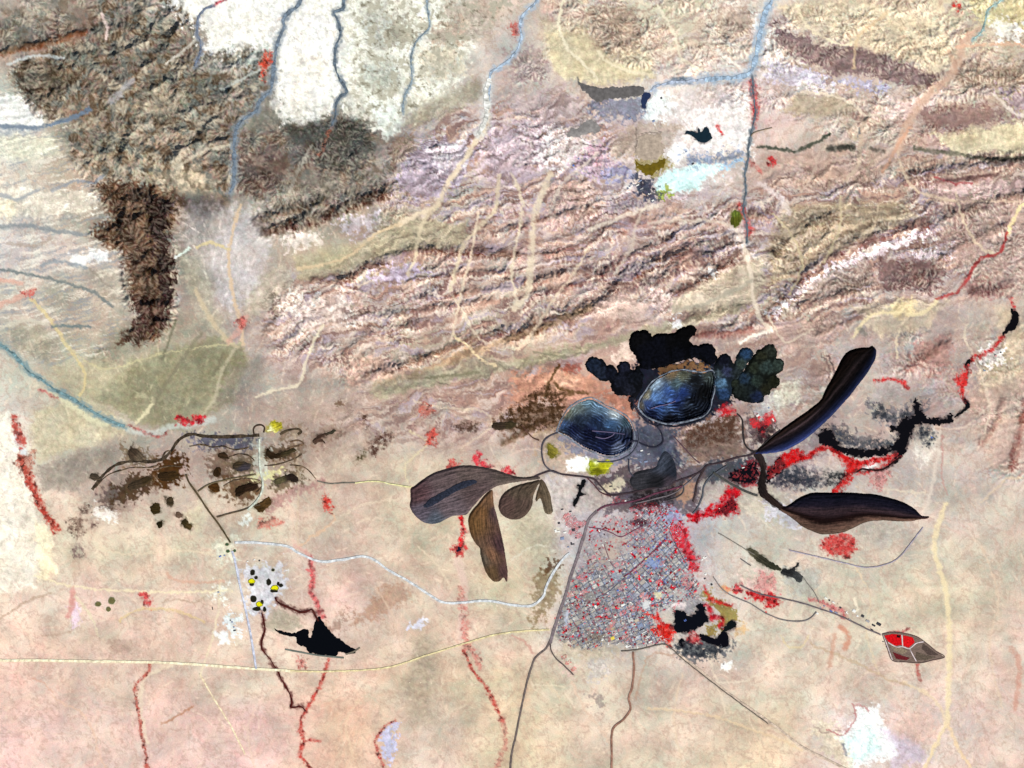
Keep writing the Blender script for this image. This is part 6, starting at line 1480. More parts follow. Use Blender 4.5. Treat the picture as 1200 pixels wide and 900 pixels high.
def ribbon(name, pts, width, off, mat, col, seed=0, wob=0.5, var=0.25, cmot=0.08, parent=None, cross=3):
    p = catmull(pts, seg=1.0)
    n = len(p)
    t = np.gradient(p, axis=0)
    t /= np.linalg.norm(t, axis=1, keepdims=True) + 1e-9
    nr = np.stack([-t[:, 1], t[:, 0]], 1)
    p = p + nr * jitter(n, seed, wob, 9)[:, None]
    w = width * (1 + jitter(n, seed + 7, var * 2, 11))
    k = np.linspace(-0.5, 0.5, cross)
    pos = p[:, None, :] + nr[:, None, :] * (k[None, :, None] * w[:, None, None])
    z = hs(pos[..., 0], pos[..., 1])
    z = np.maximum(z, z.mean(1, keepdims=True)) + off
    a = np.arange(n - 1)[:, None] * cross + np.arange(cross - 1)[None, :]
    f = np.stack([a, a + 1, a + cross + 1, a + cross], -1).reshape(-1, 4)
    r = np.random.default_rng(seed + 99)
    tone = 1 + cmot * (fbm(pos[..., 0].astype(np.float32) / 5, pos[..., 1].astype(np.float32) / 5, seed + 3, 2) * 2.2 + 0.4 * r.standard_normal(pos.shape[:2]))
    tint = np.array(col) * tone[..., None]
    return mesh_obj(name, to_world(pos[..., 0], pos[..., 1], z).reshape(-1, 3), f[:, ::-1].copy(), mat, tint.reshape(-1, 3), parent, smooth=True)


def region(poly, step, rough=0.0, seed=0, seg=1.5, closed_smooth=True, discs=None):
    """grid cells that fill an outline: returns px, py, sdf, quads with the rim pulled onto the outline"""
    if discs is None:
        p = catmull(poly, True, seg) if closed_smooth else np.asarray(poly, float)
    else:
        p = np.concatenate([catmull(poly, True, seg), [(x + a * r, y + b * r) for x, y, r, c in discs for a, b in ((-1, -1), (1, 1))]])
    x0, y0 = p.min(0) - 2 * step
    x1, y1 = p.max(0) + 2 * step
    gxs, gys = np.arange(x0, x1 + step, step), np.arange(y0, y1 + step, step)
    px, py = np.meshgrid(gxs.astype(np.float32), gys.astype(np.float32))
    sx = px + rough * fbm(px / 4, py / 4, seed + 400, 2)
    sy = py + rough * fbm(px / 4, py / 4, seed + 500, 2)
    if discs is None:
        d = sdf_poly(sx, sy, p).astype(np.float32)
    else:
        d = np.maximum(sdf_poly(sx, sy, catmull(poly, True, seg)), np.max([r - np.hypot(sx - x, sy - y) for x, y, r, c in discs], 0)).astype(np.float32)
    g1, g0 = np.gradient(d, step)
    rim = (d < 0.3 * step)
    gl = np.hypot(g0, g1) + 1e-3
    mv = np.clip(-d, -0.3 * step, 0.9 * step)
    px = np.where(rim, px + g0 / gl * mv, px)
    py = np.where(rim, py + g1 / gl * mv, py)
    ny, nx = d.shape
    a = np.arange(ny - 1)[:, None] * nx + np.arange(nx - 1)[None, :]
    q = np.stack([a, a + nx, a + nx + 1, a + 1], -1)
    lo = np.minimum(np.minimum(d[:-1, :-1], d[1:, :-1]), np.minimum(d[:-1, 1:], d[1:, 1:]))
    mean = (d[:-1, :-1] + d[1:, :-1] + d[:-1, 1:] + d[1:, 1:]) / 4
    keep = (lo > -0.95 * step) & (mean > 0.0)
    return px, py, np.maximum(d, 0), q[keep]


def compact(px, py, z, tint, q):
    used, inv = np.unique(q.ravel(), return_inverse=True)
    return to_world(px.ravel()[used], py.ravel()[used], z.ravel()[used]), inv.reshape(-1, 4), tint.reshape(-1, 3)[used]


def blend_points(px, py, pts, power=3.6):
    w = 0
    c = 0
    for x, y, col in pts:
        k = 1.0 / ((px - x) ** 2 + (py - y) ** 2 + 3.0) ** (power / 2)
        w = w + k
        c = c + k[..., None] * np.array(col, float)
    return c / w[..., None]


# rivers
for i, (lab, w, col, pts) in enumerate(RIVERS):
    o = ribbon('river' if i not in (9, 10, 11) else ('wash' if i == 9 else 'brook'), pts, w * 0.72, 8 + 0.3 * i, MAT['river'], col, 40 + i, 1.1, 0.55, 0.2)
    tag(o, lab, 'river' if i < 9 else ('wash' if i == 9 else 'brook'), kind='structure')

# roads
for i, (lab, w, col, pts) in enumerate(ROADS):
    tag(ribbon('road', pts, w * 0.8, 15 + 0.25 * i, MAT['road'], col, 80 + i, 0.45, 0.14, 0.12), lab, 'road', kind='structure')

# still water
for i, (lab, col, poly) in enumerate(LAKES):
    px, py, d, q = region(poly, 0.6, 5.0 if 3 <= i <= 7 else 1.5, i)
    z = np.full(px.shape, float(np.median(hs(px[d > 0], py[d > 0]))) + 2.0 + 0.1 * i)
    v, f, t = compact(px, py, z, np.zeros(px.shape + (3,)), q)
    tag(mesh_obj('lake' if len(q) > 120 else 'pond', v, f, cmat('still_water', col, 0.12, 0.3, 0.15, 0.01)), lab, 'lake' if len(q) > 120 else 'pond', kind='structure')

# tailings flats
for i, (nm, lab, col, poly) in enumerate(FLATS):
    px, py, d, q = region(poly, 0.7, 3.0, i + 60)
    z = hs(px, py) + 4 + np.minimum(d, 2) * 3
    mott = fbm(px / 5, py / 5, 600 + i, 3)
    tint = np.array(col) * (1 + 0.22 * mott)[..., None]
    v, f, t = compact(px, py, z, tint, q)
    tag(mesh_obj(nm, v, f, MAT['soil'], t, smooth=True), lab, 'tailings')

# heaps tipped as round lobes, each lobe a part
for i, (lab, hgt, lobes) in enumerate(LOBED):
    root = tag(empty('spoil_heap', lobes[0][0], lobes[0][1]), lab, 'spoil heap')
    px, py, d, q = region(LOBED_OUTLINES[i], 0.6, 1.6, 150 + i, discs=lobes)
    wx_, wy_ = 2.2 * fbm(px / 6, py / 6, 765 + i, 3), 2.2 * fbm(px / 6, py / 6, 768 + i, 3)
    dists = np.stack([r * 1.12 - np.hypot(px + wx_ - x, py + wy_ - y) for x, y, r, c in lobes])
    own = dists.argmax(0)
    rel = np.maximum(dists.max(0), 0) / np.array([l[2] for l in lobes])[own]
    lump = fbm(px / 3.5, py / 3.5, 760 + i, 3)
    prof = np.clip(d / (3.0 * (1 + 0.2 * lump)), 0, 1)
    step_h = np.random.default_rng(i + 3).random(len(lobes))[own]
    z = hs(px, py) - 2 + hgt * prof * (0.78 + 0.10 * step_h * sstep(0, 0.3, rel) + 0.10 * sstep(0.0, 0.28, rel) + 0.10 * lump)
    top = blend_points(px + 2 * wx_, py + 2 * wy_, [(x, y, c) for x, y, r, c in lobes], 3.0)
    dusty = sstep(0.05, 0.5, rel + 0.3 * lump)[..., None]            # dusty tops; dark flanks are coarse rock plus painted shade
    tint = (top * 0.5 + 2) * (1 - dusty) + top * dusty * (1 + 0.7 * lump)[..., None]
    lob = own.ravel()[q[:, 0]]
    for k in range(len(lobes)):
        if (lob == k).sum():
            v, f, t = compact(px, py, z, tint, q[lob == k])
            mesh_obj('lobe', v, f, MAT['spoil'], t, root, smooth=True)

NE_BANDS = [(-1, (54, 64, 98)), (-.8, (34, 42, 80)), (-.5, (20, 23, 42)), (-.3, (16, 14, 20)), (0, (28, 22, 24)), (.15, (60, 48, 52)), (.35, (22, 17, 17)), (.6, (34, 24, 22)), (.8, (18, 12, 12)), (1, (12, 9, 9))]  # rock stripes, with the dark north-west and sunlit south-east sides put into the colour
E_BANDS = [(-1, (12, 12, 18)), (-.6, (20, 20, 32)), (-.25, (26, 23, 34)), (0, (52, 40, 45)), (.2, (48, 36, 41)), (.38, (25, 15, 16)), (.5, (27, 17, 16)), (.62, (82, 61, 54)), (.85, (92, 70, 61)), (1, (70, 60, 54))]  # rock stripes, with the dark upper and sunlit lower side put into the colour
# spoil heaps, stockpiles
for i, (nm, lab, hgt, edge, cols, spine, poly) in enumerate(HEAPS):
    small = hgt < 35
    px, py, d, q = region(poly, 0.55 if small else 0.62, (3.0 if nm == 'ore_stockpile' else 1.6) if small else 0.35, i + 100)
    sp = catmull(spine, seg=2)
    dl = np.full(px.shape, 1e9)
    along = np.zeros(px.shape)
    acc = 0.0
    for k in range(len(sp) - 1):
        dd, tt = seg_dist(px, py, sp[k], sp[k + 1])
        side = np.sign((sp[k + 1][0] - sp[k][0]) * (py - sp[k][1]) - (sp[k + 1][1] - sp[k][1]) * (px - sp[k][0]))
        L = np.hypot(*(sp[k + 1] - sp[k]))
        b = dd < np.abs(dl)
        dl = np.where(b, dd * np.where(side == 0, 1, side), dl)
        along = np.where(b, acc + tt * L, along)
        acc += L
    dl = dl.astype(np.float32)
    along = along.astype(np.float32)
    streak = fbm(dl / 2.6 + 0.5 * fbm(px / 16, py / 16, 700 + i, 2), along / 48, 710 + i, 3, 0.6)
    streak2 = fbm(dl / 1.3, along / 14, 720 + i, 2)
    lump = fbm(px / 4.0, py / 4.0, 730 + i, 4, 0.65)
    e = edge * (1 + 0.25 * lump)
    prof = np.clip(d / e, 0, 1)
    step2 = sstep(e * 1.9, e * 2.6, d) * 0.22
    z = hs(px, py) - 2 + hgt * (0.85 * prof + step2) + np.clip(d / 2, 0, 1) * hgt * (0.16 * streak + 0.10 * streak2 + 0.2 * lump)
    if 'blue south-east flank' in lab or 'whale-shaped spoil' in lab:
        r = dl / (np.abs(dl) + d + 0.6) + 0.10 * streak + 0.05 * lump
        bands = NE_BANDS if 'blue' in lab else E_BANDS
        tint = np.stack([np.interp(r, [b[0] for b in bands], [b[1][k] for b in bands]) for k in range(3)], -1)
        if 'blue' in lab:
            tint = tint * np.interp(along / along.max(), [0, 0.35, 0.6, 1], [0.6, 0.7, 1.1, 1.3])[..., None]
    else:
        tint = blend_points(px, py, cols)
    tint = tint * (1 + 0.32 * streak + 0.3 * streak2 + 0.28 * lump)[..., None] + (streak2 * 5)[..., None] * np.array([1, 0.3, 0.2])
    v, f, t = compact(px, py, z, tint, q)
    if i == 1:                       # the heap with the dark blue strip has it as a part of its own
        root = tag(empty(nm, 520, 580), lab, 'spoil heap')
        mesh_obj('tipped_rock', v, f, MAT['spoil'], t, root, smooth=True)
        pp = [(496, 593), (505, 584), (518, 577), (530, 570), (543, 564), (554, 562), (559, 565), (549, 570), (537, 575), (524, 582), (510, 591), (500, 595)]
        ax, ay, ad, aq = region(pp, 0.6, 0.8, 77)
        # drape over the heap: nearest heap height
        gi = np.clip(((ax - px[0, 0]) / 0.62).round().astype(int), 0, z.shape[1] - 1)
        gj = np.clip(((ay - py[0, 0]) / 0.62).round().astype(int), 0, z.shape[0] - 1)
        az_ = blur(z.astype(np.float32), 2)[gj, gi] + 10 + np.minimum(ad, 1.5) * 6
        at_ = np.array([44, 48, 62]) * (1 + 0.5 * fbm(ax / 2.5, ay / 2.5, 745, 3))[..., None]
        v, f, t = compact(ax, ay, az_, at_, aq)
        tag(mesh_obj('slurry_strip', v, f, MAT['spoil'], t, root, smooth=True), 'dark blue slurry strip along the heap top')
    else:
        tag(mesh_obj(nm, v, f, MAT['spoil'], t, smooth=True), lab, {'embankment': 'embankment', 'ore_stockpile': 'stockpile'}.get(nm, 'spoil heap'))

# loading bank along the north side of the western mining field
tag(ribbon('embankment', [(108, 574), (114, 566), (120, 558), (134, 546), (146, 542), (160, 540), (178, 541), (192, 537), (200, 529), (206, 520), (213, 513), (224, 509), (240, 511), (262, 512), (290, 511), (304, 510)], 3.4, 8, MAT['spoil'], (66, 56, 46), 300, 0.6, 0.35, 0.3),
    'dark winding embankment along the north side of the western mining field', 'embankment')
tag(ribbon('embankment', [(298, 510), (297, 503), (300, 499), (306, 498), (310, 501), (309, 507)], 1.8, 9, MAT['spoil'], (66, 52, 44), 301, 0.2, 0.2, 0.3),
    'small dark horseshoe bank beside the yellow stockpile', 'embankment')
tag(ribbon('embankment', [(328, 509), (336, 505), (344, 503), (350, 503), (353, 506), (349, 509)], 2.6, 9, MAT['spoil'], (78, 66, 52), 302, 0.3, 0.3, 0.3),
    'dark hooked bank right of the yellow stockpile', 'embankment')
tag(ribbon('embankment', [(340, 518), (348, 516), (354, 518), (355, 521), (346, 523), (336, 526)], 1.8, 9, MAT['spoil'], (98, 78, 62), 303, 0.3, 0.3, 0.3),
    'thin brown curved bank above the long dark curved heap', 'embankment')
for k, (lab, pts) in enumerate([
        ('thin brown terrace bank above the elongated dark heap of the western field', [(140, 552), (155, 548), (172, 548), (184, 546)]),
        ('thin curved terrace bank at the far west of the mining field', [(112, 572), (118, 564), (128, 556), (142, 551)]),
        ('slate terrace bank under the loading embankment of the western field', [(222, 523), (236, 521), (250, 524), (262, 523), (276, 527), (292, 524)]),
        ('thin terrace bank over the flat banded heap of the western field', [(268, 536), (280, 532), (292, 534), (298, 540)]),
        ('looping terrace bank round the black irregular heap of the western field', [(262, 570), (274, 563), (290, 561), (304, 563), (307, 570), (300, 577)]),
        ('long thin terrace bank under the long dark curved heap', [(310, 546), (326, 544), (344, 538), (354, 532)]),
        ('brown terrace bank curving down to the thin dark road', [(340, 545), (352, 546), (362, 552), (370, 561)]),
        ('small looped bank beside the domed heap', [(190, 536), (194, 530), (199, 529), (200, 534)]),
        ('thin dark bank across the brown ore ground', [(180, 551), (190, 548), (202, 546), (212, 547)])]):
    tag(ribbon('embankment', pts, 1.3, 10, MAT['spoil'], (84, 70, 56), 310 + k, 0.7, 0.5, 0.35), lab, 'embankment')
tag(ribbon('dam', [(334, 761), (350, 764), (372, 768), (392, 770), (403, 771)], 1.8, 14, MAT['road'], (112, 118, 112), 304, 0.1, 0.2, 0.1),
    'straight grey-green dam closing the black reservoir', 'dam')
tag(ribbon('dam', [(405, 767), (414, 764), (422, 759)], 1.6, 14, MAT['road'], (120, 112, 100), 305, 0.1, 0.2, 0.1),
    'short side dam at the tip of the black reservoir', 'dam')

# open pits: benches going down, each bench a part
for i, (lab, depth, poly, cols, tracks) in enumerate(PITS):
    cxy = np.mean(poly, 0)
    root = tag(empty('open_pit', *cxy), lab, 'open pit')
    px, py, d, q = region(poly, 0.6, 0.6, 200 + i)
    dm = float(d.max())
    wob = 0.14 * fbm(px / 15, py / 15, 800 + i, 2)
    t01 = np.clip(d / (dm * 0.86) + wob * np.clip(d / 6, 0, 1), 0, 1)
    NB = 8
    s7 = np.clip(t01 ** 0.8 * NB + 0.5 * fbm(px / 22, py / 22, 815 + i, 2) * np.clip(d / 4, 0, 1), 0, NB)
    fl = np.floor(s7)
    fr = s7 - fl
    stair = np.clip((fl + sstep(0.0, 0.62, fr)) / NB, 0, 1)
    rim = hs(px, py)
    z = rim + 3 - depth * stair * (1 + 0.06 * fbm(px / 6, py / 6, 820 + i, 2))
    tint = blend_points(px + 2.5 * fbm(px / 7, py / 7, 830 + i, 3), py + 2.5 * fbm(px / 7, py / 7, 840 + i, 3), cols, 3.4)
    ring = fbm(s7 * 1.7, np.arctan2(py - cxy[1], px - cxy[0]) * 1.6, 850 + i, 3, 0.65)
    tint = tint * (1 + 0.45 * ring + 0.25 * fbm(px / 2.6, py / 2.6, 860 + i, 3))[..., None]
    tint += np.clip(fbm(px / 3.2, py / 3.2, 870 + i, 3) - 0.22, 0, 1)[..., None] * np.array([110, 150, 190])
    berm = sstep(0.62, 0.8, fr) * np.clip(0.5 + 1.6 * fbm(px / 9, py / 9, 880 + i, 2), 0, 1)        # lighter berms, darker faces of the benches
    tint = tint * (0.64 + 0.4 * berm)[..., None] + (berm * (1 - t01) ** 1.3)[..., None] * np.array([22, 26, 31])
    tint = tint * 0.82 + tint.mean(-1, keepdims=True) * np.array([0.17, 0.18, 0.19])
    bench = np.clip(fl.ravel()[q].min(1), 0, NB - 1)
    for b in range(NB):
        qb = q[bench == b]
        if len(qb):
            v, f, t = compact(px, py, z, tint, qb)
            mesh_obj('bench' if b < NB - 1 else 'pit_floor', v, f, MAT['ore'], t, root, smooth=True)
    ribbon('rim_road', list(poly) + [poly[0]], 1.5, 9, MAT['road'], (118, 126, 140), 870 + i, 0.8, 0.4, 0.25, root)
    for k, tr in enumerate(tracks):
        p = catmull(tr, seg=1.0)
        gi = ((p[:, 0] - px[0, 0]) / 0.6).round().astype(int)
        gj = ((p[:, 1] - py[0, 0]) / 0.6).round().astype(int)
        tz = blur(z.astype(np.float32), 2)[gj, gi] + 22
        t = np.gradient(p, axis=0)
        t /= np.linalg.norm(t, axis=1, keepdims=True)
        nr = np.stack([-t[:, 1], t[:, 0]], 1) * 0.5
        A, B = p - nr, p + nr
        v = np.concatenate([to_world(A[:, 0], A[:, 1], tz), to_world(B[:, 0], B[:, 1], tz)])
        n = len(p)
        f = np.array([[j, j + 1, n + j + 1, n + j] for j in range(n - 1)])
        mesh_obj('haul_road', v, f, cmat('haul_road_dust', (104, 96, 128)), parent=root)


# ------------------------------------------------------------------ plants: many small crowns
def scatter_poly(poly, dens, seed, rough=4.0):
    r = np.random.default_rng(seed)
    p = catmull(poly, True, 2)
    x0, y0 = p.min(0) - 2
    x1, y1 = p.max(0) + 2
    n = int((x1 - x0) * (y1 - y0) * dens)
    x = (x0 + r.random(n) * (x1 - x0)).astype(np.float32)
    y = (y0 + r.random(n) * (y1 - y0)).astype(np.float32)
    d = sdf_poly(x + rough * fbm(x / 4, y / 4, seed, 2), y + rough * fbm(x / 4, y / 4, seed + 9, 2), p)
    thin = fbm(x / 5, y / 5, seed + 21, 3, 0.65)
    k = (d + r.normal(0, 0.6, n) > 0) & (1.4 * thin + 0.2 + 0.3 * dens > r.random(n) * 0.7)
    return x[k], y[k]


def scatter_line(pts, w, dens, seed):
    r = np.random.default_rng(seed)
    p = catmull(pts, seg=1.0)
    n = int(len(p) * w * dens * 1.1)
    i = r.integers(0, len(p), n)
    t = np.gradient(p, axis=0)
    t /= np.linalg.norm(t, axis=1, keepdims=True)
    jj = jitter(len(p), seed, w * 0.7, 6)
    ww = 0.8 + jitter(len(p), seed + 5, 2.0, 7)
    off = np.clip(r.normal(0, 0.3, n), -0.9, 0.9) * w * np.clip(ww[i], 0.25, 2) + jj[i]
    x = (p[i, 0] - t[i, 1] * off + r.normal(0, 0.5, n)).astype(np.float32)
    y = (p[i, 1] + t[i, 0] * off + r.normal(0, 0.5, n)).astype(np.float32)
    k = fbm(x / 4.5, y / 4.5, seed + 31, 3, 0.6) > r.normal(-0.12, 0.1, n)      # plants stand in clumps with gaps between
    return x[k], y[k]


def crowns(name, x, y, rad, hgt, col, seed, parent=None, spread=0.25):
    """low crowns with five sides each, all in one mesh"""
    r = np.random.default_rng(seed)
    n = len(x)
    k = 5
    rr = rad * (0.6 + 0.9 * r.random(n) ** 2)
    hh = hgt * (0.6 + 0.8 * r.random(n))
    a0 = r.random(n) * 6.28
    z0 = hs(x, y)
    V = np.zeros((n, k + 1, 3))
    for j in range(k):
        a = a0 + j * 6.2832 / k
        q = rr * (0.75 + 0.5 * r.random(n))
        V[:, j, 0] = x + np.cos(a) * q
        V[:, j, 1] = y + np.sin(a) * q
        V[:, j, 2] = z0 + 3
    V[:, k, 0] = x + 0.2 * rr * (r.random(n) - 0.5)
    V[:, k, 1] = y + 0.2 * rr * (r.random(n) - 0.5)
    V[:, k, 2] = z0 + 5 + hh
    base = np.arange(n)[:, None] * (k + 1)
    F = np.stack([np.concatenate([base + (j + 1) % k, base + j, base + k], 1) for j in range(k)], 1).reshape(-1, 3)
    tone = np.clip(1 + spread * r.standard_normal(n) + 1.0 * fbm(x / 5, y / 5, seed + 3, 3, 0.6) - 0.1, 0.12, 1.15)
    gi = np.clip(((x - GX0) / STEP).round().astype(int), 0, NX - 1)
    gj = np.clip(((y - GY0) / STEP).round().astype(int), 0, NY - 1)
    ct = 0.68 * C[gj, gi] + 0.32 * np.array(col) * tone[:, None]       # crowns take after the cover they stand in
    tint = np.repeat(ct[:, None, :], k + 1, 1).reshape(-1, 3)
    v = to_world(V[..., 0], V[..., 1], V[..., 2]).reshape(-1, 3)
    return mesh_obj(name, v, F, MAT['plants'], tint, parent)


for i, (lab, dens, col, shape) in enumerate(VEG):
    if shape[0] == 'l':
        x, y = scatter_line(shape[2], shape[1] * 0.8, dens * dens * 0.5, 900 + i * 13)
    else:
        x, y = scatter_poly(shape[1], dens * dens * 0.6, 900 + i * 13)
    if len(x) < 3:
        continue
    tag(crowns('plants', x, y, 1.05, 4, col, 1900 + i, spread=0.1), lab, 'plants', kind='stuff')
for i, (lab, dens, col, poly) in enumerate(SCRUB):
    x, y = scatter_poly(poly, dens * 0.75, 2900 + i * 13, 6.0)
    if len(x) >= 3:
        tag(crowns('scrub' if 'scrub' in lab else 'rubble', x, y, 1.0, 4, col, 3900 + i, spread=0.15), lab, 'scrub' if 'scrub' in lab else 'rubble', kind='stuff')


# ------------------------------------------------------------------ yellow ponds in round basins
def disc(cx, cy, rx, ry, z, k=16, seed=0):
    r = np.random.default_rng(seed)
    a = np.arange(k) * 6.2832 / k
    q = 1 + 0.08 * r.standard_normal(k)
    return cx + np.cos(a) * rx * q, cy + np.sin(a) * ry * q


def basin(root, name, cx, cy, rx, ry, col, seed, bank):
    """a basin: a low bank ring with a sheet of liquor inside"""
    k = 16
    z = float(hs(cx, cy))
    x1, y1 = disc(cx, cy, rx * 1.15 + 0.4, ry * 1.15 + 0.4, z, k, seed)
    x2, y2 = disc(cx, cy, rx * 1.05 + 0.1, ry * 1.05 + 0.1, z, k, seed)
    x3, y3 = disc(cx, cy, rx, ry, z, k, seed)
    v = np.concatenate([to_world(x1, y1, np.full(k, z)), to_world(x2, y2, np.full(k, z + 12)), to_world(x3, y3, np.full(k, z + 6))])
    f = [[j, (j + 1) % k, k + (j + 1) % k, k + j][::-1] for j in range(k)] + [[k + j, k + (j + 1) % k, 2 * k + (j + 1) % k, 2 * k + j][::-1] for j in range(k)]
    mesh_obj('bank', v, f, cmat('bank_earth', bank), parent=root)
    v = to_world(x3, y3, np.full(k, z + 8))
    mesh_obj(name, v, [list(range(k))[::-1]], cmat('basin_liquor', col, 0.4, 0.1, 0.25, 0.02), parent=root)


for i, (lab, cx_, cy_, rx, ry, blacks) in enumerate(TANKS):
    root = tag(empty('settling_pond', cx_, cy_), lab, 'settling pond', 'yellow settling ponds')
    basin(root, 'yellow_liquor', cx_, cy_, rx, ry, (226, 222, 10), 50 + i, (120, 118, 40))
    for j, (a, b, c, d) in enumerate(blacks):
        basin(root, 'black_basin', a, b, c, d, (30, 28, 18), 60 + i * 7 + j, (66, 62, 52))
for lab, blobs in [('group of three green-black round basins by the pale workshops', [(266, 638, 1.8, 1.4), (267, 646, 2.0, 1.5), (275, 645.5, 1.6, 1.4)]),
                   ('two olive round basins on the pale plain at the lower left', [(115, 708, 3.0, 2.4), (127, 714, 2.4, 2.4)]),
                   ('dark green ring-shaped basin right of the olive basins', [(131, 704, 3.4, 3.6)]),
                   ('single black basin at the end of a thin track', [(320, 668, 1.6, 1.4)])]:
    root = tag(empty('settling_pond', blobs[0][0], blobs[0][1]), lab, 'settling pond')
    for j, (a, b, c, d) in enumerate(blobs):
        basin(root, 'liquor', a, b, c, d, (110, 104, 66) if 'olive' in lab else ((60, 84, 58) if 'green' in lab else (40, 40, 30)), 90 + j, (150, 150, 120))

# ------------------------------------------------------------------ the walled farm
root = tag(empty('walled_farm', 1070, 758), 'kite-shaped walled farm with red and brown fields at the end of the hamlet road', 'farm')
px, py, d, q = region(FARM, 0.7, 0.2, 300, closed_smooth=False)
tint = np.array([122, 104, 96]) * (1 + 0.16 * fbm(px / 3, py / 3, 930, 3) + 0.10 * np.sin((px + 2 * py) * 1.3))[..., None]
v, f, t = compact(px, py, hs(px, py) + 5, tint, q)
mesh_obj('fallow_field', v, f, MAT['soil'], t, root, smooth=True)
for k, (col, poly) in enumerate([((206, 20, 28), [(1036, 745), (1046, 743), (1056, 744), (1057, 756), (1049, 757), (1041, 752)]),
                                 ((212, 24, 30), [(1058.5, 744.5), (1070, 747), (1072, 753), (1065, 759), (1058.5, 757)]),
                                 ((140, 124, 106), [(1042, 754), (1056, 759), (1064, 763), (1058, 767), (1047, 762)]),
                                 ((104, 34, 40), [(1046, 764), (1058, 768.5), (1067, 771), (1062, 774), (1050, 772)]),
                                 ((84, 70, 66), [(1082, 754), (1094, 763), (1100, 768), (1088, 768), (1080, 760)]),
                                 ((96, 84, 74), [(1074, 764), (1086, 768), (1098, 770), (1084, 774), (1072, 773)]),
                                 ((30, 16, 18), [(1051, 744), (1055, 744.5), (1055, 747.5), (1051, 747)])]):
    px, py, d, q = region(poly, 0.5, 0.3, 310 + k, closed_smooth=False)
    tint = np.array(col) * (1 + 0.3 * fbm(px / 1.6, py / 1.6, 940 + k, 2))[..., None]
    v, f, t = compact(px, py, hs(px, py) + 9 + k * 0.2, tint, q)
    mesh_obj('field', v, f, MAT['plants'], t, root)
for k, pts in enumerate([[(1034, 743), (1038, 752), (1041, 760), (1046, 774)], [(1041, 753), (1050, 758), (1058, 758), (1066, 760), (1074, 754), (1084, 752)], [(1066, 760), (1070, 768), (1074, 775)], [(1057, 744), (1058, 757)]]):
    ribbon('farm_track', pts, 1.1, 12, MAT['road'], (206, 192, 196), 320 + k, 0.1, 0.1, 0.15, root)
ring = [(x, y) for x, y in FARM] + [FARM[0]]
ribbon('farm_wall', ring, 0.9, 13, MAT['road'], (92, 72, 70), 330, 0.0, 0.05, 0.12, root)

# ------------------------------------------------------------------ the town
px, py, d, q = region(TOWN, 0.7, 7.0, 350)
mott = fbm(px / 9, py / 9, 950, 4)
base = blend_points(px, py, [(700, 620, (196, 182, 186)), (725, 625, (194, 176, 170)), (715, 650, (198, 180, 168)), (760, 615, (178, 170, 178)), (790, 600, (180, 176, 204)),
                             (740, 660, (178, 170, 168)), (770, 660, (170, 172, 180)), (800, 670, (190, 188, 184)), (690, 690, (178, 172, 164)), (730, 700, (172, 170, 168)),
                             (770, 700, (200, 194, 188)), (805, 690, (196, 190, 186)), (665, 720, (178, 170, 158)), (700, 735, (164, 158, 152)), (740, 740, (182, 176, 178)), (765, 735, (186, 186, 186)), (690, 755, (172, 160, 142)), (725, 755, (190, 182, 170))], 2.2)
tint = base * (1 + 0.12 * mott + 0.10 * fbm(px / 2.2, py / 2.2, 955, 2))[..., None]
la = np.where((px > 735) & (py < 705), 0.72, np.where(px > 712, 0.38, 0.5))
lu = (px * np.cos(la) - py * np.sin(la)) + 1.6 * fbm(px / 22, py / 22, 958, 2)
lv = (px * np.sin(la) + py * np.cos(la)) + 1.6 * fbm(px / 22, py / 22, 959, 2)
tg = np.random.default_rng(5)
blk, lot = tg.random((128, 128, 2)), tg.random((256, 256, 2))
bu, bv = lu / 7.5, lv / 5.5
bk = blk[np.floor(bv).astype(int) % 128, np.floor(bu).astype(int) % 128]
lk = lot[np.floor(lv / 1.8).astype(int) % 256, np.floor(lu / 2.5).astype(int) % 256]
pal = np.array([(238, 236, 232), (150, 152, 160), (112, 114, 124), (210, 194, 174), (150, 164, 200), (170, 84, 92), (70, 68, 76), (196, 190, 186)])
bpal = np.array([(206, 200, 196), (150, 150, 158), (176, 164, 156), (160, 166, 186), (196, 180, 166), (126, 126, 136), (168, 172, 184), (228, 224, 220)])
dense = np.clip(0.2 + 0.5 * sstep(635, 690, py) + 0.4 * sstep(722, 748, px) + 0.5 * mott, 0.05, 1) * sstep(0, 9, d + 5 * mott)
k1 = (dense * 0.6)[..., None]
tint = tint * (1 - k1) + bpal[(bk[..., 0] * 8).astype(int) % 8] * k1
k2 = (dense * 0.75 * (lk[..., 1] > 0.3) * (bk[..., 1] > 0.18))[..., None]
tint = tint * (1 - k2) + pal[(lk[..., 0] * 8).astype(int) % 8] * k2
lane = (((bu % 1) < 0.13) | ((bv % 1) < 0.17)) * np.clip(dense * 1.1, 0, 0.85)
tint = tint * (1 - lane[..., None]) + np.array([108, 108, 120]) * lane[..., None]
red = np.clip(sstep(0.05, 0.35, fbm(px / 8, py / 8, 962, 3, 0.6) + 0.25 * sstep(640, 600, py) + 0.2 * sstep(770, 800, px)) * 1.1, 0, 0.95) * (lk[..., 1] > 0.66)
tint = tint * (1 - red[..., None]) + np.array([206, 34, 52]) * (0.5 + 0.8 * lk[..., 0])[..., None] * red[..., None]
gi = np.clip(((px - GX0) / STEP).round().astype(int), 0, NX - 1)
gj = np.clip(((py - GY0) / STEP).round().astype(int), 0, NY - 1)
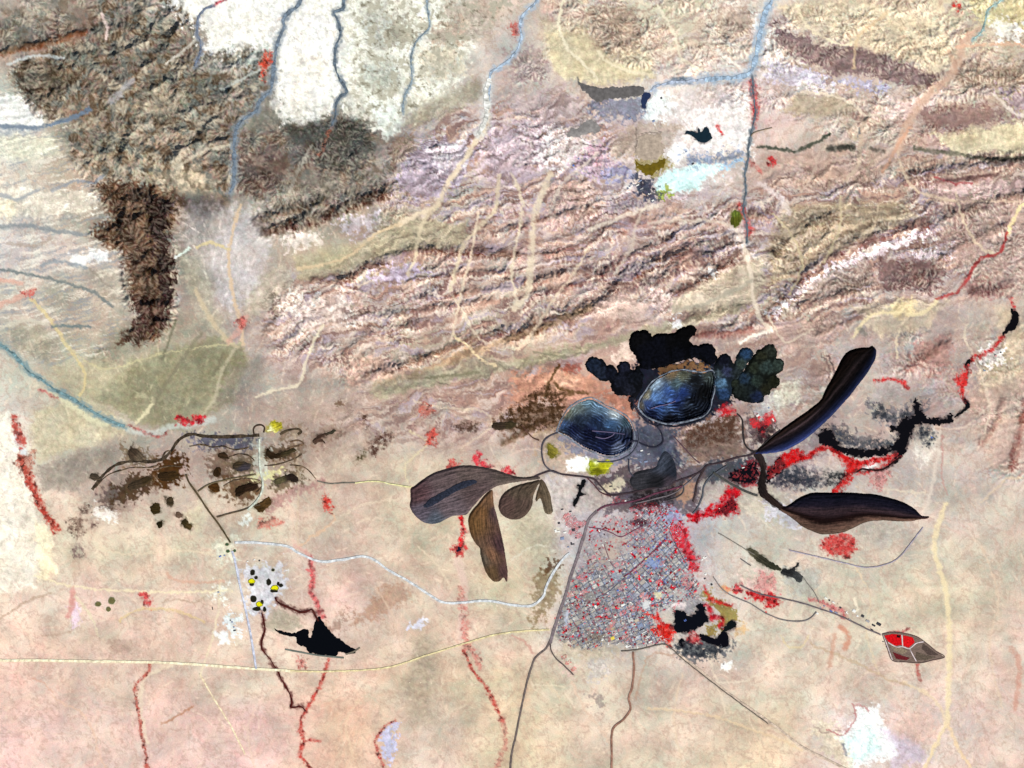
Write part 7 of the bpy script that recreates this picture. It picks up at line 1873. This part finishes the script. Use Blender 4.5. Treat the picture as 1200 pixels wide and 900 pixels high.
for bx_, by_, rx_, ry_, col_ in [(757, 708, 7, 6, (250, 246, 240)), (771, 697, 5, 5, (246, 234, 190)), (725, 634, 11, 6, (204, 186, 174)), (716, 650, 9, 7, (206, 186, 172)), (735, 645, 7, 5, (196, 184, 180)), (704, 608, 8, 5, (200, 190, 194)),
                                 (765, 660, 11, 7, (150, 166, 206)), (700, 746, 13, 5, (138, 126, 114)), (726, 756, 9, 3, (206, 196, 182)), (755, 733, 8, 6, (150, 158, 172)), (716, 738, 4, 3, (206, 186, 140)), (690, 700, 9, 7, (150, 146, 142)), (796, 695, 10, 7, (206, 198, 190)),
                                 (806, 672, 7, 5, (196, 192, 188)), (664, 725, 3, 12, (214, 216, 228)), (750, 612, 12, 5, (84, 50, 58)), (742, 700, 8, 5, (150, 150, 166)), (680, 660, 6, 9, (192, 178, 180)), (790, 605, 9, 6, (182, 184, 214)), (722, 676, 8, 5, (164, 170, 180))]:
    rr_ = np.hypot((px - bx_) / rx_, (py - by_) / ry_) + 0.9 * fbm(px / 5, py / 5, 970 + int(bx_), 3)
    kk_ = (1 - sstep(0.6, 1.15, rr_))[..., None] * 0.7
    tint = tint * (1 - kk_) + np.array(col_) * kk_
tint = 160 + 1.25 * (tint * np.array([0.92, 0.94, 0.96]) - 158)
edge = sstep(0, 5, d + 6 * fbm(px / 6, py / 6, 963, 3))[..., None]     # the town thins out into open ground
tint = C[gj, gi] * (1 - edge) + tint * edge
v, f, t = compact(px, py, hs(px, py) + 3 + np.minimum(d, 1), tint, q)
tag(mesh_obj('town_ground', v, f, MAT['soil'], t, smooth=True), 'dusty grey-lavender ground of the town', 'ground', kind='structure')

STREETS = [
    ('red-edged diagonal avenue through the upper town', 1.8, (110, 52, 70), [(731, 676), (742, 668), (753, 658), (764, 648), (774, 638), (782, 629)]),
    ('dark lane through the middle of the town', 1.2, (98, 100, 118), [(700, 700), (712, 694), (724, 684), (732, 677)]),
    ('purple lane winding across the upper town', 1.2, (112, 62, 84), [(690, 618), (704, 620), (716, 624), (728, 629), (742, 622), (754, 616)]),
    ('grey upright street in the lower town', 1.1, (150, 130, 142), [(730, 722), (734, 734), (738, 746), (742, 760)]),
    ('grey cross street in the lower town', 1.1, (150, 140, 148), [(710, 742), (724, 737), (740, 731), (756, 724)]),
    ('lower grey cross street by the long sheds', 1.1, (140, 136, 142), [(716, 755), (732, 749), (748, 742), (764, 736)]),
    ('dark slanting street at the east edge of the town', 1.2, (96, 90, 100), [(784, 622), (790, 634), (796, 646), (804, 660)]),
    ('grey street along the west quarter of the town', 1.0, (150, 142, 142), [(664, 705), (674, 714), (688, 722), (704, 730)]),
    ('short purple street in the lower left of the town', 1.0, (120, 84, 96), [(708, 638), (712, 650), (716, 660), (722, 666)]),
]
for i, (lab, w, col, pts) in enumerate(STREETS):
    tag(ribbon('street', pts, w, 7.5 + 0.2 * i, MAT['road'], col, 360 + i, 0.15, 0.12, 0.15), lab, 'street', kind='structure')


# building shapes of unit size: footprint -0.5..0.5, height 1 is the eaves
def boxv(x0, x1, y0, y1, z0, z1):
    v = [(x0, y0, z0), (x1, y0, z0), (x1, y1, z0), (x0, y1, z0), (x0, y0, z1), (x1, y0, z1), (x1, y1, z1), (x0, y1, z1)]
    f = [(0, 1, 5, 4), (1, 2, 6, 5), (2, 3, 7, 6), (3, 0, 4, 7), (4, 5, 6, 7)]
    return v, f


def join(*parts):
    V, F = [], []
    for v, f in parts:
        n = len(V)
        V += v
        F += [tuple(i + n for i in q) for q in f]
    return V, F


def gable(x0, x1, y0, y1, h, rise):
    v = [(x0, y0, 0), (x1, y0, 0), (x1, y1, 0), (x0, y1, 0), (x0, y0, h), (x1, y0, h), (x1, y1, h), (x0, y1, h), (x0, (y0 + y1) / 2, h + rise), (x1, (y0 + y1) / 2, h + rise)]
    f = [(0, 1, 5, 4), (2, 3, 7, 6), (1, 2, 6, 9, 5), (3, 0, 4, 8, 7), (4, 5, 9, 8), (6, 7, 8, 9)]
    return v, f


SHAPES = [
    join(boxv(-.5, .5, -.5, .5, 0, 1), boxv(-.2, .1, -.2, .2, 1.0, 1.3)),
    join(boxv(-.5, .5, -.5, -.1, 0, 1), boxv(-.5, -.1, -.1, .5, 0, .98)),
    gable(-.5, .5, -.5, .5, .8, .5),
    join(boxv(-.5, .5, -.5, -.2, 0, 1), boxv(-.5, -.2, -.2, .5, 0, .98), boxv(.2, .5, -.2, .5, 0, .98)),
    join(boxv(-.5, .5, -.5, .5, 0, .7), boxv(-.35, .3, -.3, .35, .7, 1.2)),
]
ROOFS = {'grey': (164, 164, 170), 'blue-grey': (136, 150, 182), 'white': (242, 242, 240), 'beige': (206, 190, 170), 'dark': (58, 58, 66), 'blue': (92, 120, 196), 'pink': (216, 166, 166), 'yellow': (236, 214, 90)}
mesh_cache = {}


def building(x, y, lx, ly, h, ang, shape, roof, label, group, name='building', cat='building'):
    key = (shape, roof)
    if key not in mesh_cache:
        me = bpy.data.meshes.new(name)
        v, f = SHAPES[shape]
        me.from_pydata(v, [], f)
        me.update()
        me.materials.append(cmat('roof_' + roof, ROOFS[roof], 0.7, 0.15, 0.08, 0.05))
        mesh_cache[key] = me
    o = bpy.data.objects.new(name, mesh_cache[key])
    o.location = to_world(x, y, float(hs(x, y)) + 2.5).tolist()
    o.scale = (lx * M_PX, ly * M_PX, h)
    o.rotation_euler = (0, 0, ang)
    COL.objects.link(o)
    return tag(o, label, cat, group)


def hood(x, y):
    """quarter of the town a point lies in: name, street angle, weights of roof colours"""
    if y < 625:
        return 'upper', 0.35, ['grey', 'pink', 'white', 'dark', 'grey']
    if x > 735 and y < 705:
        return 'middle', 0.72, ['blue-grey', 'white', 'grey', 'blue', 'blue-grey', 'beige', 'white']
    if x < 705 and y < 700:
        return 'west', 0.45, ['grey', 'beige', 'white', 'grey', 'pink']
    if x > 712:
        return 'lower', 0.38, ['grey', 'white', 'blue-grey', 'white', 'beige', 'pink', 'dark']
    return 'south-west', 0.5, ['grey', 'beige', 'blue-grey', 'grey', 'white', 'dark']


HOOD_LABEL = {'upper': 'in the upper town', 'middle': 'in the dense middle town', 'west': 'in the sparse west quarter of town',
              'lower': 'in the gridded lower town', 'south-west': 'in the crowded south-west of town'}
rt = random.Random(11)
town_poly = catmull(TOWN, True, 3)
NT = 12000
tx, ty, tr = rng.uniform(648, 822, NT), rng.uniform(590, 764, NT), rng.random(NT)
tx, ty = tx.astype(np.float32), ty.astype(np.float32)
keep = sdf_poly(tx, ty, town_poly) > 1.5
bare = perlin(tx / 16, ty / 16, 77)
keep &= ~((ty < 690) & (tx < 735) & (tr < 0.72 + 0.3 * bare))
keep &= ~((tx > 780) & (tr < 0.6))
keep &= ~((tx > 750) & (tx < 790) & (ty > 692) & (ty < 720) & (tr < 0.75))
cand = list(zip(tx[keep].tolist(), ty[keep].tolist()))[:1900]
big, small = [], []
for x, y in cand:
    nm, ang, cols = hood(x, y)
    L1 = rt.choice([0.7, 0.9, 1.1, 1.3, 1.6, 2.2])
    L2 = rt.choice([0.45, 0.6, 0.8, 1.0])
    e = (x, y, L1, L2, nm, ang + rt.choice([0, 1.5708]) + rt.uniform(-.05, .05), rt.choice(cols))
    clash = any((x - b[0]) ** 2 + (y - b[1]) ** 2 < (0.42 * (L1 + b[2])) ** 2 for b in big)
    if L1 >= 1.1 and not clash and len(big) < 262:
        big.append(e)
    elif not any((x - b[0]) ** 2 + (y - b[1]) ** 2 < (0.38 * (b[2] + b[3]) * 0.9) ** 2 for b in big):
        small.append(e)
SHAPE_WORD = ['flat-roofed', 'L-shaped', 'gabled', 'U-shaped', 'stepped']
BUILDINGS = []                                # everything to be built: place, size, look and the quarter it stands in
for x, y, l1, l2, nm, ang, roof in big:
    BUILDINGS.append((x, y, l1 * 1.35, l2 * 1.4, rt.uniform(7, 16), ang, rt.randrange(5), roof, HOOD_LABEL[nm], 'buildings ' + HOOD_LABEL[nm]))
V, F, T = [], [], []
for x, y, l1, l2, nm, ang, roof in small:
    v, f = SHAPES[rt.choice([0, 2, 4])]
    n = len(V)
    z = float(hs(x, y)) + 2.5
    ca, sa = math.cos(ang), math.sin(ang)
    w = to_world(x, y, z)
    s1, s2, h = l1 * 0.85 * M_PX, l2 * 0.85 * M_PX, rt.uniform(4, 9)
    c = np.array(ROOFS[roof]) * rt.uniform(0.72, 1.08)
    for a, b, cc in v:
        V.append((w[0] + a * s1 * ca - b * s2 * sa, w[1] + a * s1 * sa + b * s2 * ca, z + cc * h))
        T.append(c)
    F += [tuple(i + n for i in q) for q in f]
tag(mesh_obj('houses', V, F, MAT['built'], np.array(T)), 'countless small houses between the larger buildings of the town', 'houses', kind='stuff')

# red gardens in the town
gx_, gy_ = [], []
GARD = [(664, 606, 5), (670, 612, 6), (676, 616, 6), (672, 622, 5), (678, 628, 4), (683, 614, 4), (722, 586, 4), (730, 588, 3), (742, 596, 4), (752, 592, 5), (748, 604, 5), (763, 594, 6), (772, 596, 5), (784, 594, 4),
        (710, 605, 2), (716, 609, 2), (722, 612, 2), (728, 614, 2), (745, 624, 4), (752, 622, 3), (739, 618, 3), (750, 644, 3), (756, 645, 3), (765, 629, 2.5), (776, 660, 3), (752, 662, 2.5), (756, 658, 2), (744, 668, 2), (764, 650, 2.5),
        (695, 653, 3), (681, 676, 4), (685, 680, 3), (722, 662, 3), (730, 660, 2), (728, 688, 3.4), (724, 704, 3.5), (712, 714, 2.2), (712, 720, 2), (730, 718, 3.5), (738, 712, 3), (744, 714, 3), (756, 700, 3.5), (752, 697, 3), (748, 706, 2.5),
        (714, 736, 3.4), (718, 732, 3), (721, 728, 2), (733, 745, 3), (737, 750, 3), (732, 752, 2.5), (732, 734, 2.2), (669, 696, 4), (684, 694, 3.5), (667, 738, 2.5), (663, 735, 2), (770, 683, 2.2), (774, 680, 2), (803, 678, 4), (809, 684, 4), (806, 688, 3), (802, 684, 3), (790, 712, 2), (794, 708, 1.5), (790, 716, 2),
        (720, 742, 2.5), (661, 770, 3), (666, 776, 3), (672, 784, 3), (800, 646, 4), (792, 628, 5)]
for k, (x, y, r_) in enumerate(GARD):
    r_ *= 1.15
    n = int(r_ * r_ * 3.2)
    a, b = rng.random(n) * 6.28, np.sqrt(rng.random(n)) * r_
    ca, sa = math.cos(0.6), math.sin(0.6)
    u, w = np.cos(a) * b * 1.15, np.sin(a) * b * 0.7
    gx_.append(x + u * ca + w * sa)
    gy_.append(y - u * sa + w * ca)
xs, ys = np.concatenate(gx_).astype(np.float32), np.concatenate(gy_).astype(np.float32)
tag(crowns('gardens', xs, ys, 0.62, 8, (222, 30, 46), 4400), 'red dots of gardens and street trees spread through the town', 'gardens', kind='stuff')
xs, ys = [], []
for x, y in cand[::11]:
    xs += [x + rt.uniform(-1.5, 1.5) for _ in range(2)]
    ys += [y + rt.uniform(-1.5, 1.5) for _ in range(2)]
tag(crowns('trees', np.array(xs, np.float32), np.array(ys, np.float32), 0.6, 8, (150, 60, 70), 4500, spread=0.4), 'small dull red trees sprinkled between the houses of the town', 'trees', kind='stuff')

# ------------------------------------------------------------------ buildings outside the town
OUT = [  # quarter, angle, [(x, y, l, w, roof, shape)]
    ('in the red gardens west of the grey road', 0.15, [(659, 597, 3.0, 1.2, 'dark', 0), (668.5, 599.5, 2.8, 1.4, 'dark', 0), (660, 602, 1.6, 1.2, 'white', 1), (666, 606, 1.6, 1.2, 'pink', 0), (673, 605, 1.6, 1.4, 'pink', 2), (661, 610, 2.0, 1.4, 'white', 3),
                                                               (669, 613, 1.6, 1.2, 'white', 1), (655, 613, 2.8, 2.2, 'dark', 4), (653, 622, 6.0, 3.4, 'white', 1), (662, 624, 3.5, 2.0, 'white', 0), (672, 621, 4.0, 3.4, 'dark', 4), (679, 618, 2.2, 2.2, 'dark', 0), (659, 631, 4.5, 3.4, 'blue-grey', 4),
                                                               (671, 637, 4.4, 3.0, 'dark', 1), (677, 626, 2, 1.4, 'pink', 0), (664, 617, 1.4, 1.2, 'white', 2), (675, 630, 1.6, 1.4, 'dark', 0), (666, 641, 2.2, 1.4, 'blue-grey', 0)]),
    ('in the hamlet near the walled farm', -0.5, [(968, 701, 3.6, 1.6, 'white', 0), (972, 703.5, 2.0, 1.8, 'dark', 0), (977, 706, 3.4, 1.4, 'white', 2), (982, 708, 2.0, 1.8, 'beige', 1), (966, 710, 2.0, 1.2, 'blue-grey', 0), (974, 716, 3.6, 1.3, 'blue', 2), (980, 718, 4.0, 1.2, 'blue-grey', 2),
                                                               (985, 712, 2.4, 1.8, 'dark', 0), (962, 712, 2.0, 1.4, 'blue-grey', 1), (993, 718, 3.2, 2.6, 'white', 1), (1001, 716, 4.2, 3.4, 'white', 4), (1005, 722, 2.4, 2.0, 'white', 0), (1011, 722, 3.6, 3.0, 'dark', 4), (1017, 728, 4.4, 2.4, 'grey', 2), (1024, 733, 4.0, 2.0, 'dark', 2),
                                                               (1030, 731.5, 5.4, 3.2, 'dark', 0), (958, 719, 2.6, 2.2, 'white', 0), (996, 726, 3, 1.2, 'grey', 2), (1035, 752, 1.4, 1.2, 'dark', 0), (1039, 758, 1.4, 1.2, 'dark', 0), (1022, 738, 3.4, 1.1, 'dark', 2)]),
    ('in the pale workshop yard', 0.4, [(258, 652, 3.0, 1.4, 'blue', 2), (263, 651, 2.0, 1.4, 'blue-grey', 0), (255, 656, 2.2, 1.2, 'white', 1), (298, 656, 2.4, 1.4, 'white', 0), (304, 657, 2.0, 1.6, 'dark', 0), (290, 658, 2.2, 1.2, 'white', 2)]),
    ('left of the lavender track', 0.2, [(256, 694, 2.4, 1.4, 'blue-grey', 0), (258, 698, 2.0, 1.2, 'white', 1), (272, 729, 1.8, 1.6, 'blue-grey', 0), (274, 735, 2.0, 1.6, 'blue-grey', 2), (275, 739, 3.0, 1.2, 'dark', 0), (270, 727, 1.4, 1.2, 'dark', 0), (249, 713, 0.9, 3.4, 'dark', 2)]),
    ('at the mine works below the pits', 0.2, [(752, 528, 3, 1.6, 'white', 2), (757, 541, 4.0, 2.0, 'blue-grey', 0), (751, 541, 2.6, 2.2, 'blue-grey', 1), (748, 548, 4.6, 1.8, 'grey', 2), (760, 532, 3.0, 2.0, 'grey', 4), (776, 552, 2.6, 2.0, 'white', 0), (774, 558, 2.4, 3.0, 'grey', 1),
                                                             (733, 587, 2.0, 1.4, 'white', 0), (726, 583, 2.4, 1.2, 'dark', 2), (756, 583, 4.0, 1.6, 'dark', 2), (764, 580, 4.0, 2.0, 'dark', 2), (770, 583, 3.0, 1.6, 'dark', 4), (752, 585, 2.4, 1.4, 'white', 0), (871, 548, 3.0, 1.2, 'white', 2), (786, 601, 4.0, 3.0, 'blue-grey', 0), (741, 563, 3.0, 1.4, 'dark', 2),
                                                             (716, 570, 3.6, 1.2, 'dark', 2), (801, 604, 3, 2.0, 'blue-grey', 0), (843, 596, 1, 1, 'white', 0)]),
    ('in the north works', 0.5, [(812, 192, 3.0, 1.6, 'dark', 2), (804, 178, 2.0, 1.2, 'blue-grey', 0), (750, 212, 4.5, 1.6, 'blue-grey', 2), (747, 217, 4.0, 1.4, 'white', 2), (761, 227, 3.0, 1.8, 'white', 1), (766, 222, 3.4, 2.4, 'dark', 4), (752, 221, 4.0, 1.4, 'grey', 2), (775, 115, 2.4, 2.0, 'dark', 0), (766, 142, 3.4, 2.2, 'blue-grey', 4), (738, 139, 3.4, 2.4, 'blue-grey', 0), (780, 125, 2.0, 1.6, 'beige', 1), (765, 235, 2.6, 1.8, 'white', 0), (672, 194, 2.4, 2.0, 'blue', 0), (678, 186, 2.0, 1.6, 'blue-grey', 0), (690, 180, 2.0, 1.4, 'pink', 2), (700, 187, 2.0, 1.4, 'pink', 2), (713, 186, 2.0, 1.4, 'pink', 0), (705, 200, 2.4, 1.6, 'blue-grey', 1)]),
    ('right of the red channel', 0.3, [(1167, 417, 2.6, 2.0, 'pink', 0), (1173, 413, 2.0, 1.4, 'dark', 0), (1154, 434, 2.6, 2.0, 'blue-grey', 1), (1160, 431, 1.8, 1.4, 'white', 0), (1086, 508, 3.4, 2.4, 'dark', 4), (1092, 512, 2.4, 3.0, 'blue', 1), (1080, 508, 3, 1.6, 'dark', 0)]),
    ('left of the long blue-edged heap', 0.6, [(906, 492, 1.4, 3.6, 'white', 2), (888, 487, 3.6, 2.2, 'white', 0), (901, 478, 2, 1.6, 'blue-grey', 0), (899, 506, 2.0, 1.4, 'dark', 1)]),
    ('on the east fringe of town', 0.5, [(827, 673, 2.4, 1.8, 'white', 0), (826, 678, 2.2, 1.8, 'dark', 4), (830, 684, 2.0, 1.6, 'white', 1), (834, 685, 2.4, 2.2, 'dark', 0), (826, 653, 4.4, 2.8, 'white', 1), (823, 656, 2.4, 1.6, 'white', 0), (803, 727, 2.6, 2.2, 'blue', 3), (861, 688, 1.2, 1.0, 'dark', 0)]),
    ('at the lower right of town', 0.44, [(752, 738, 6.4, 1.1, 'dark', 2), (755, 741, 6.0, 1.0, 'white', 2), (757, 744, 6.0, 1.0, 'dark', 2), (759, 747, 5.4, 1.0, 'white', 2), (746, 727, 5.2, 3.0, 'beige', 0), (750, 733, 6.0, 4.0, 'blue-grey', 4), (756, 729, 4.4, 1.4, 'grey', 2), (739, 735, 3.4, 3.0, 'blue-grey', 4), (718, 748, 4.4, 3.6, 'yellow', 0), (762, 752, 4.4, 1.6, 'white', 2), (736, 757, 6.0, 3.0, 'white', 1), (730, 709, 4.6, 2.4, 'white', 2), (698, 711, 2.6, 3.6, 'white', 0), (706, 750, 2.8, 1.6, 'white', 2), (772, 657, 2.2, 1.4, 'blue', 2), (765, 656, 2.8, 1.4, 'blue', 2), (757, 655, 2.6, 1.2, 'yellow', 2), (760, 666, 3.6, 1.0, 'blue', 2), (724, 692, 3.0, 2.0, 'blue', 4), (708, 708, 2.4, 2.0, 'dark', 4)]),
]
for where, ang, items in OUT:
    for x, y, l1, l2, roof, shp in items:
        BUILDINGS.append((x, y, l1, l2, 9 if l1 < 3 else 14, ang, shp, roof, where, 'buildings ' + where))
ORD = ['leftmost', 'second from left', 'third from left', 'fourth from left', 'fifth from left', 'sixth from left', 'seventh from left', 'eighth from left', 'ninth from left', 'tenth from left']
kinds = {}
for bd_ in BUILDINGS:
    big_word = 'small' if max(bd_[2], bd_[3]) < 1.9 else ('long' if bd_[2] > 2.2 * bd_[3] else 'large')
    kinds.setdefault(f'{big_word} {bd_[7]} {SHAPE_WORD[bd_[6]]} building {bd_[8]}', []).append(bd_)
for label, members in kinds.items():
    members.sort(key=lambda m_: m_[0])
    for n_, m_ in enumerate(members):
        lab = label if len(members) == 1 else f'{ORD[n_]} {label}'
        building(*m_[:8], lab, m_[9])

# ------------------------------------------------------------------ power line: pylons on pale pads
def pylon_parts():
    V, F = [], []
    for sx in (-1, 1):
        for sy in (-1, 1):
            v, f = [(sx * 4 - .5, sy * 4 - .5, 0), (sx * 4 + .5, sy * 4 - .5, 0), (sx * 4 + .5, sy * 4 + .5, 0), (sx * 4 - .5, sy * 4 + .5, 0),
                    (sx * .8 - .3, sy * .8 - .3, 34), (sx * .8 + .3, sy * .8 - .3, 34), (sx * .8 + .3, sy * .8 + .3, 34), (sx * .8 - .3, sy * .8 + .3, 34)], [(0, 1, 5, 4), (1, 2, 6, 5), (2, 3, 7, 6), (3, 0, 4, 7), (4, 5, 6, 7)]
            n = len(V)
            V += v
            F += [tuple(i + n for i in q) for q in f]
    arms = []
    for zz in (24, 30):
        arms.append(boxv(-.4, .4, -9, 9, zz, zz + .8))
    a = join((V, F), *arms)
    pad = join(boxv(-17, 17, -15, 15, -4, 3.0), boxv(-6, 6, -6, 6, 3.0, 3.6))
    return a, pad


NTH = ['first', 'second', 'third', 'fourth', 'fifth', 'sixth', 'seventh', 'eighth', 'ninth', 'tenth', 'eleventh', 'twelfth', 'thirteenth', 'fourteenth', 'fifteenth', 'sixteenth']
(tv, tf), (pv, pf) = pylon_parts()
tower_me = bpy.data.meshes.new('tower')
tower_me.from_pydata(tv, [], tf)
tower_me.materials.append(cmat('galvanised_steel', (150, 152, 156), 0.5, 0.3))
pad_me = bpy.data.meshes.new('pad')
pad_me.from_pydata(pv, [], pf)
pad_me.materials.append(cmat('pale_gravel', (248, 232, 206)))
for k, (x, y) in enumerate([(270, 797), (283, 798), (293, 798), (306, 798.5), (480, 800), (493, 800), (505, 800.5), (519, 800.5), (532, 800.5), (544, 801), (557, 801), (570, 801), (629, 802), (637, 802.5), (645, 803), (652, 803)]):
    r = tag(empty('pylon', x, y), f'pylon on a pale pad, {NTH[k]} from the left in the dotted line', 'pylon', 'pylons of the power line across the bottom plain')
    for nm, me in (('tower', tower_me), ('pad', pad_me)):
        o = bpy.data.objects.new(nm, me)
        o.parent = r
        COL.objects.link(o)
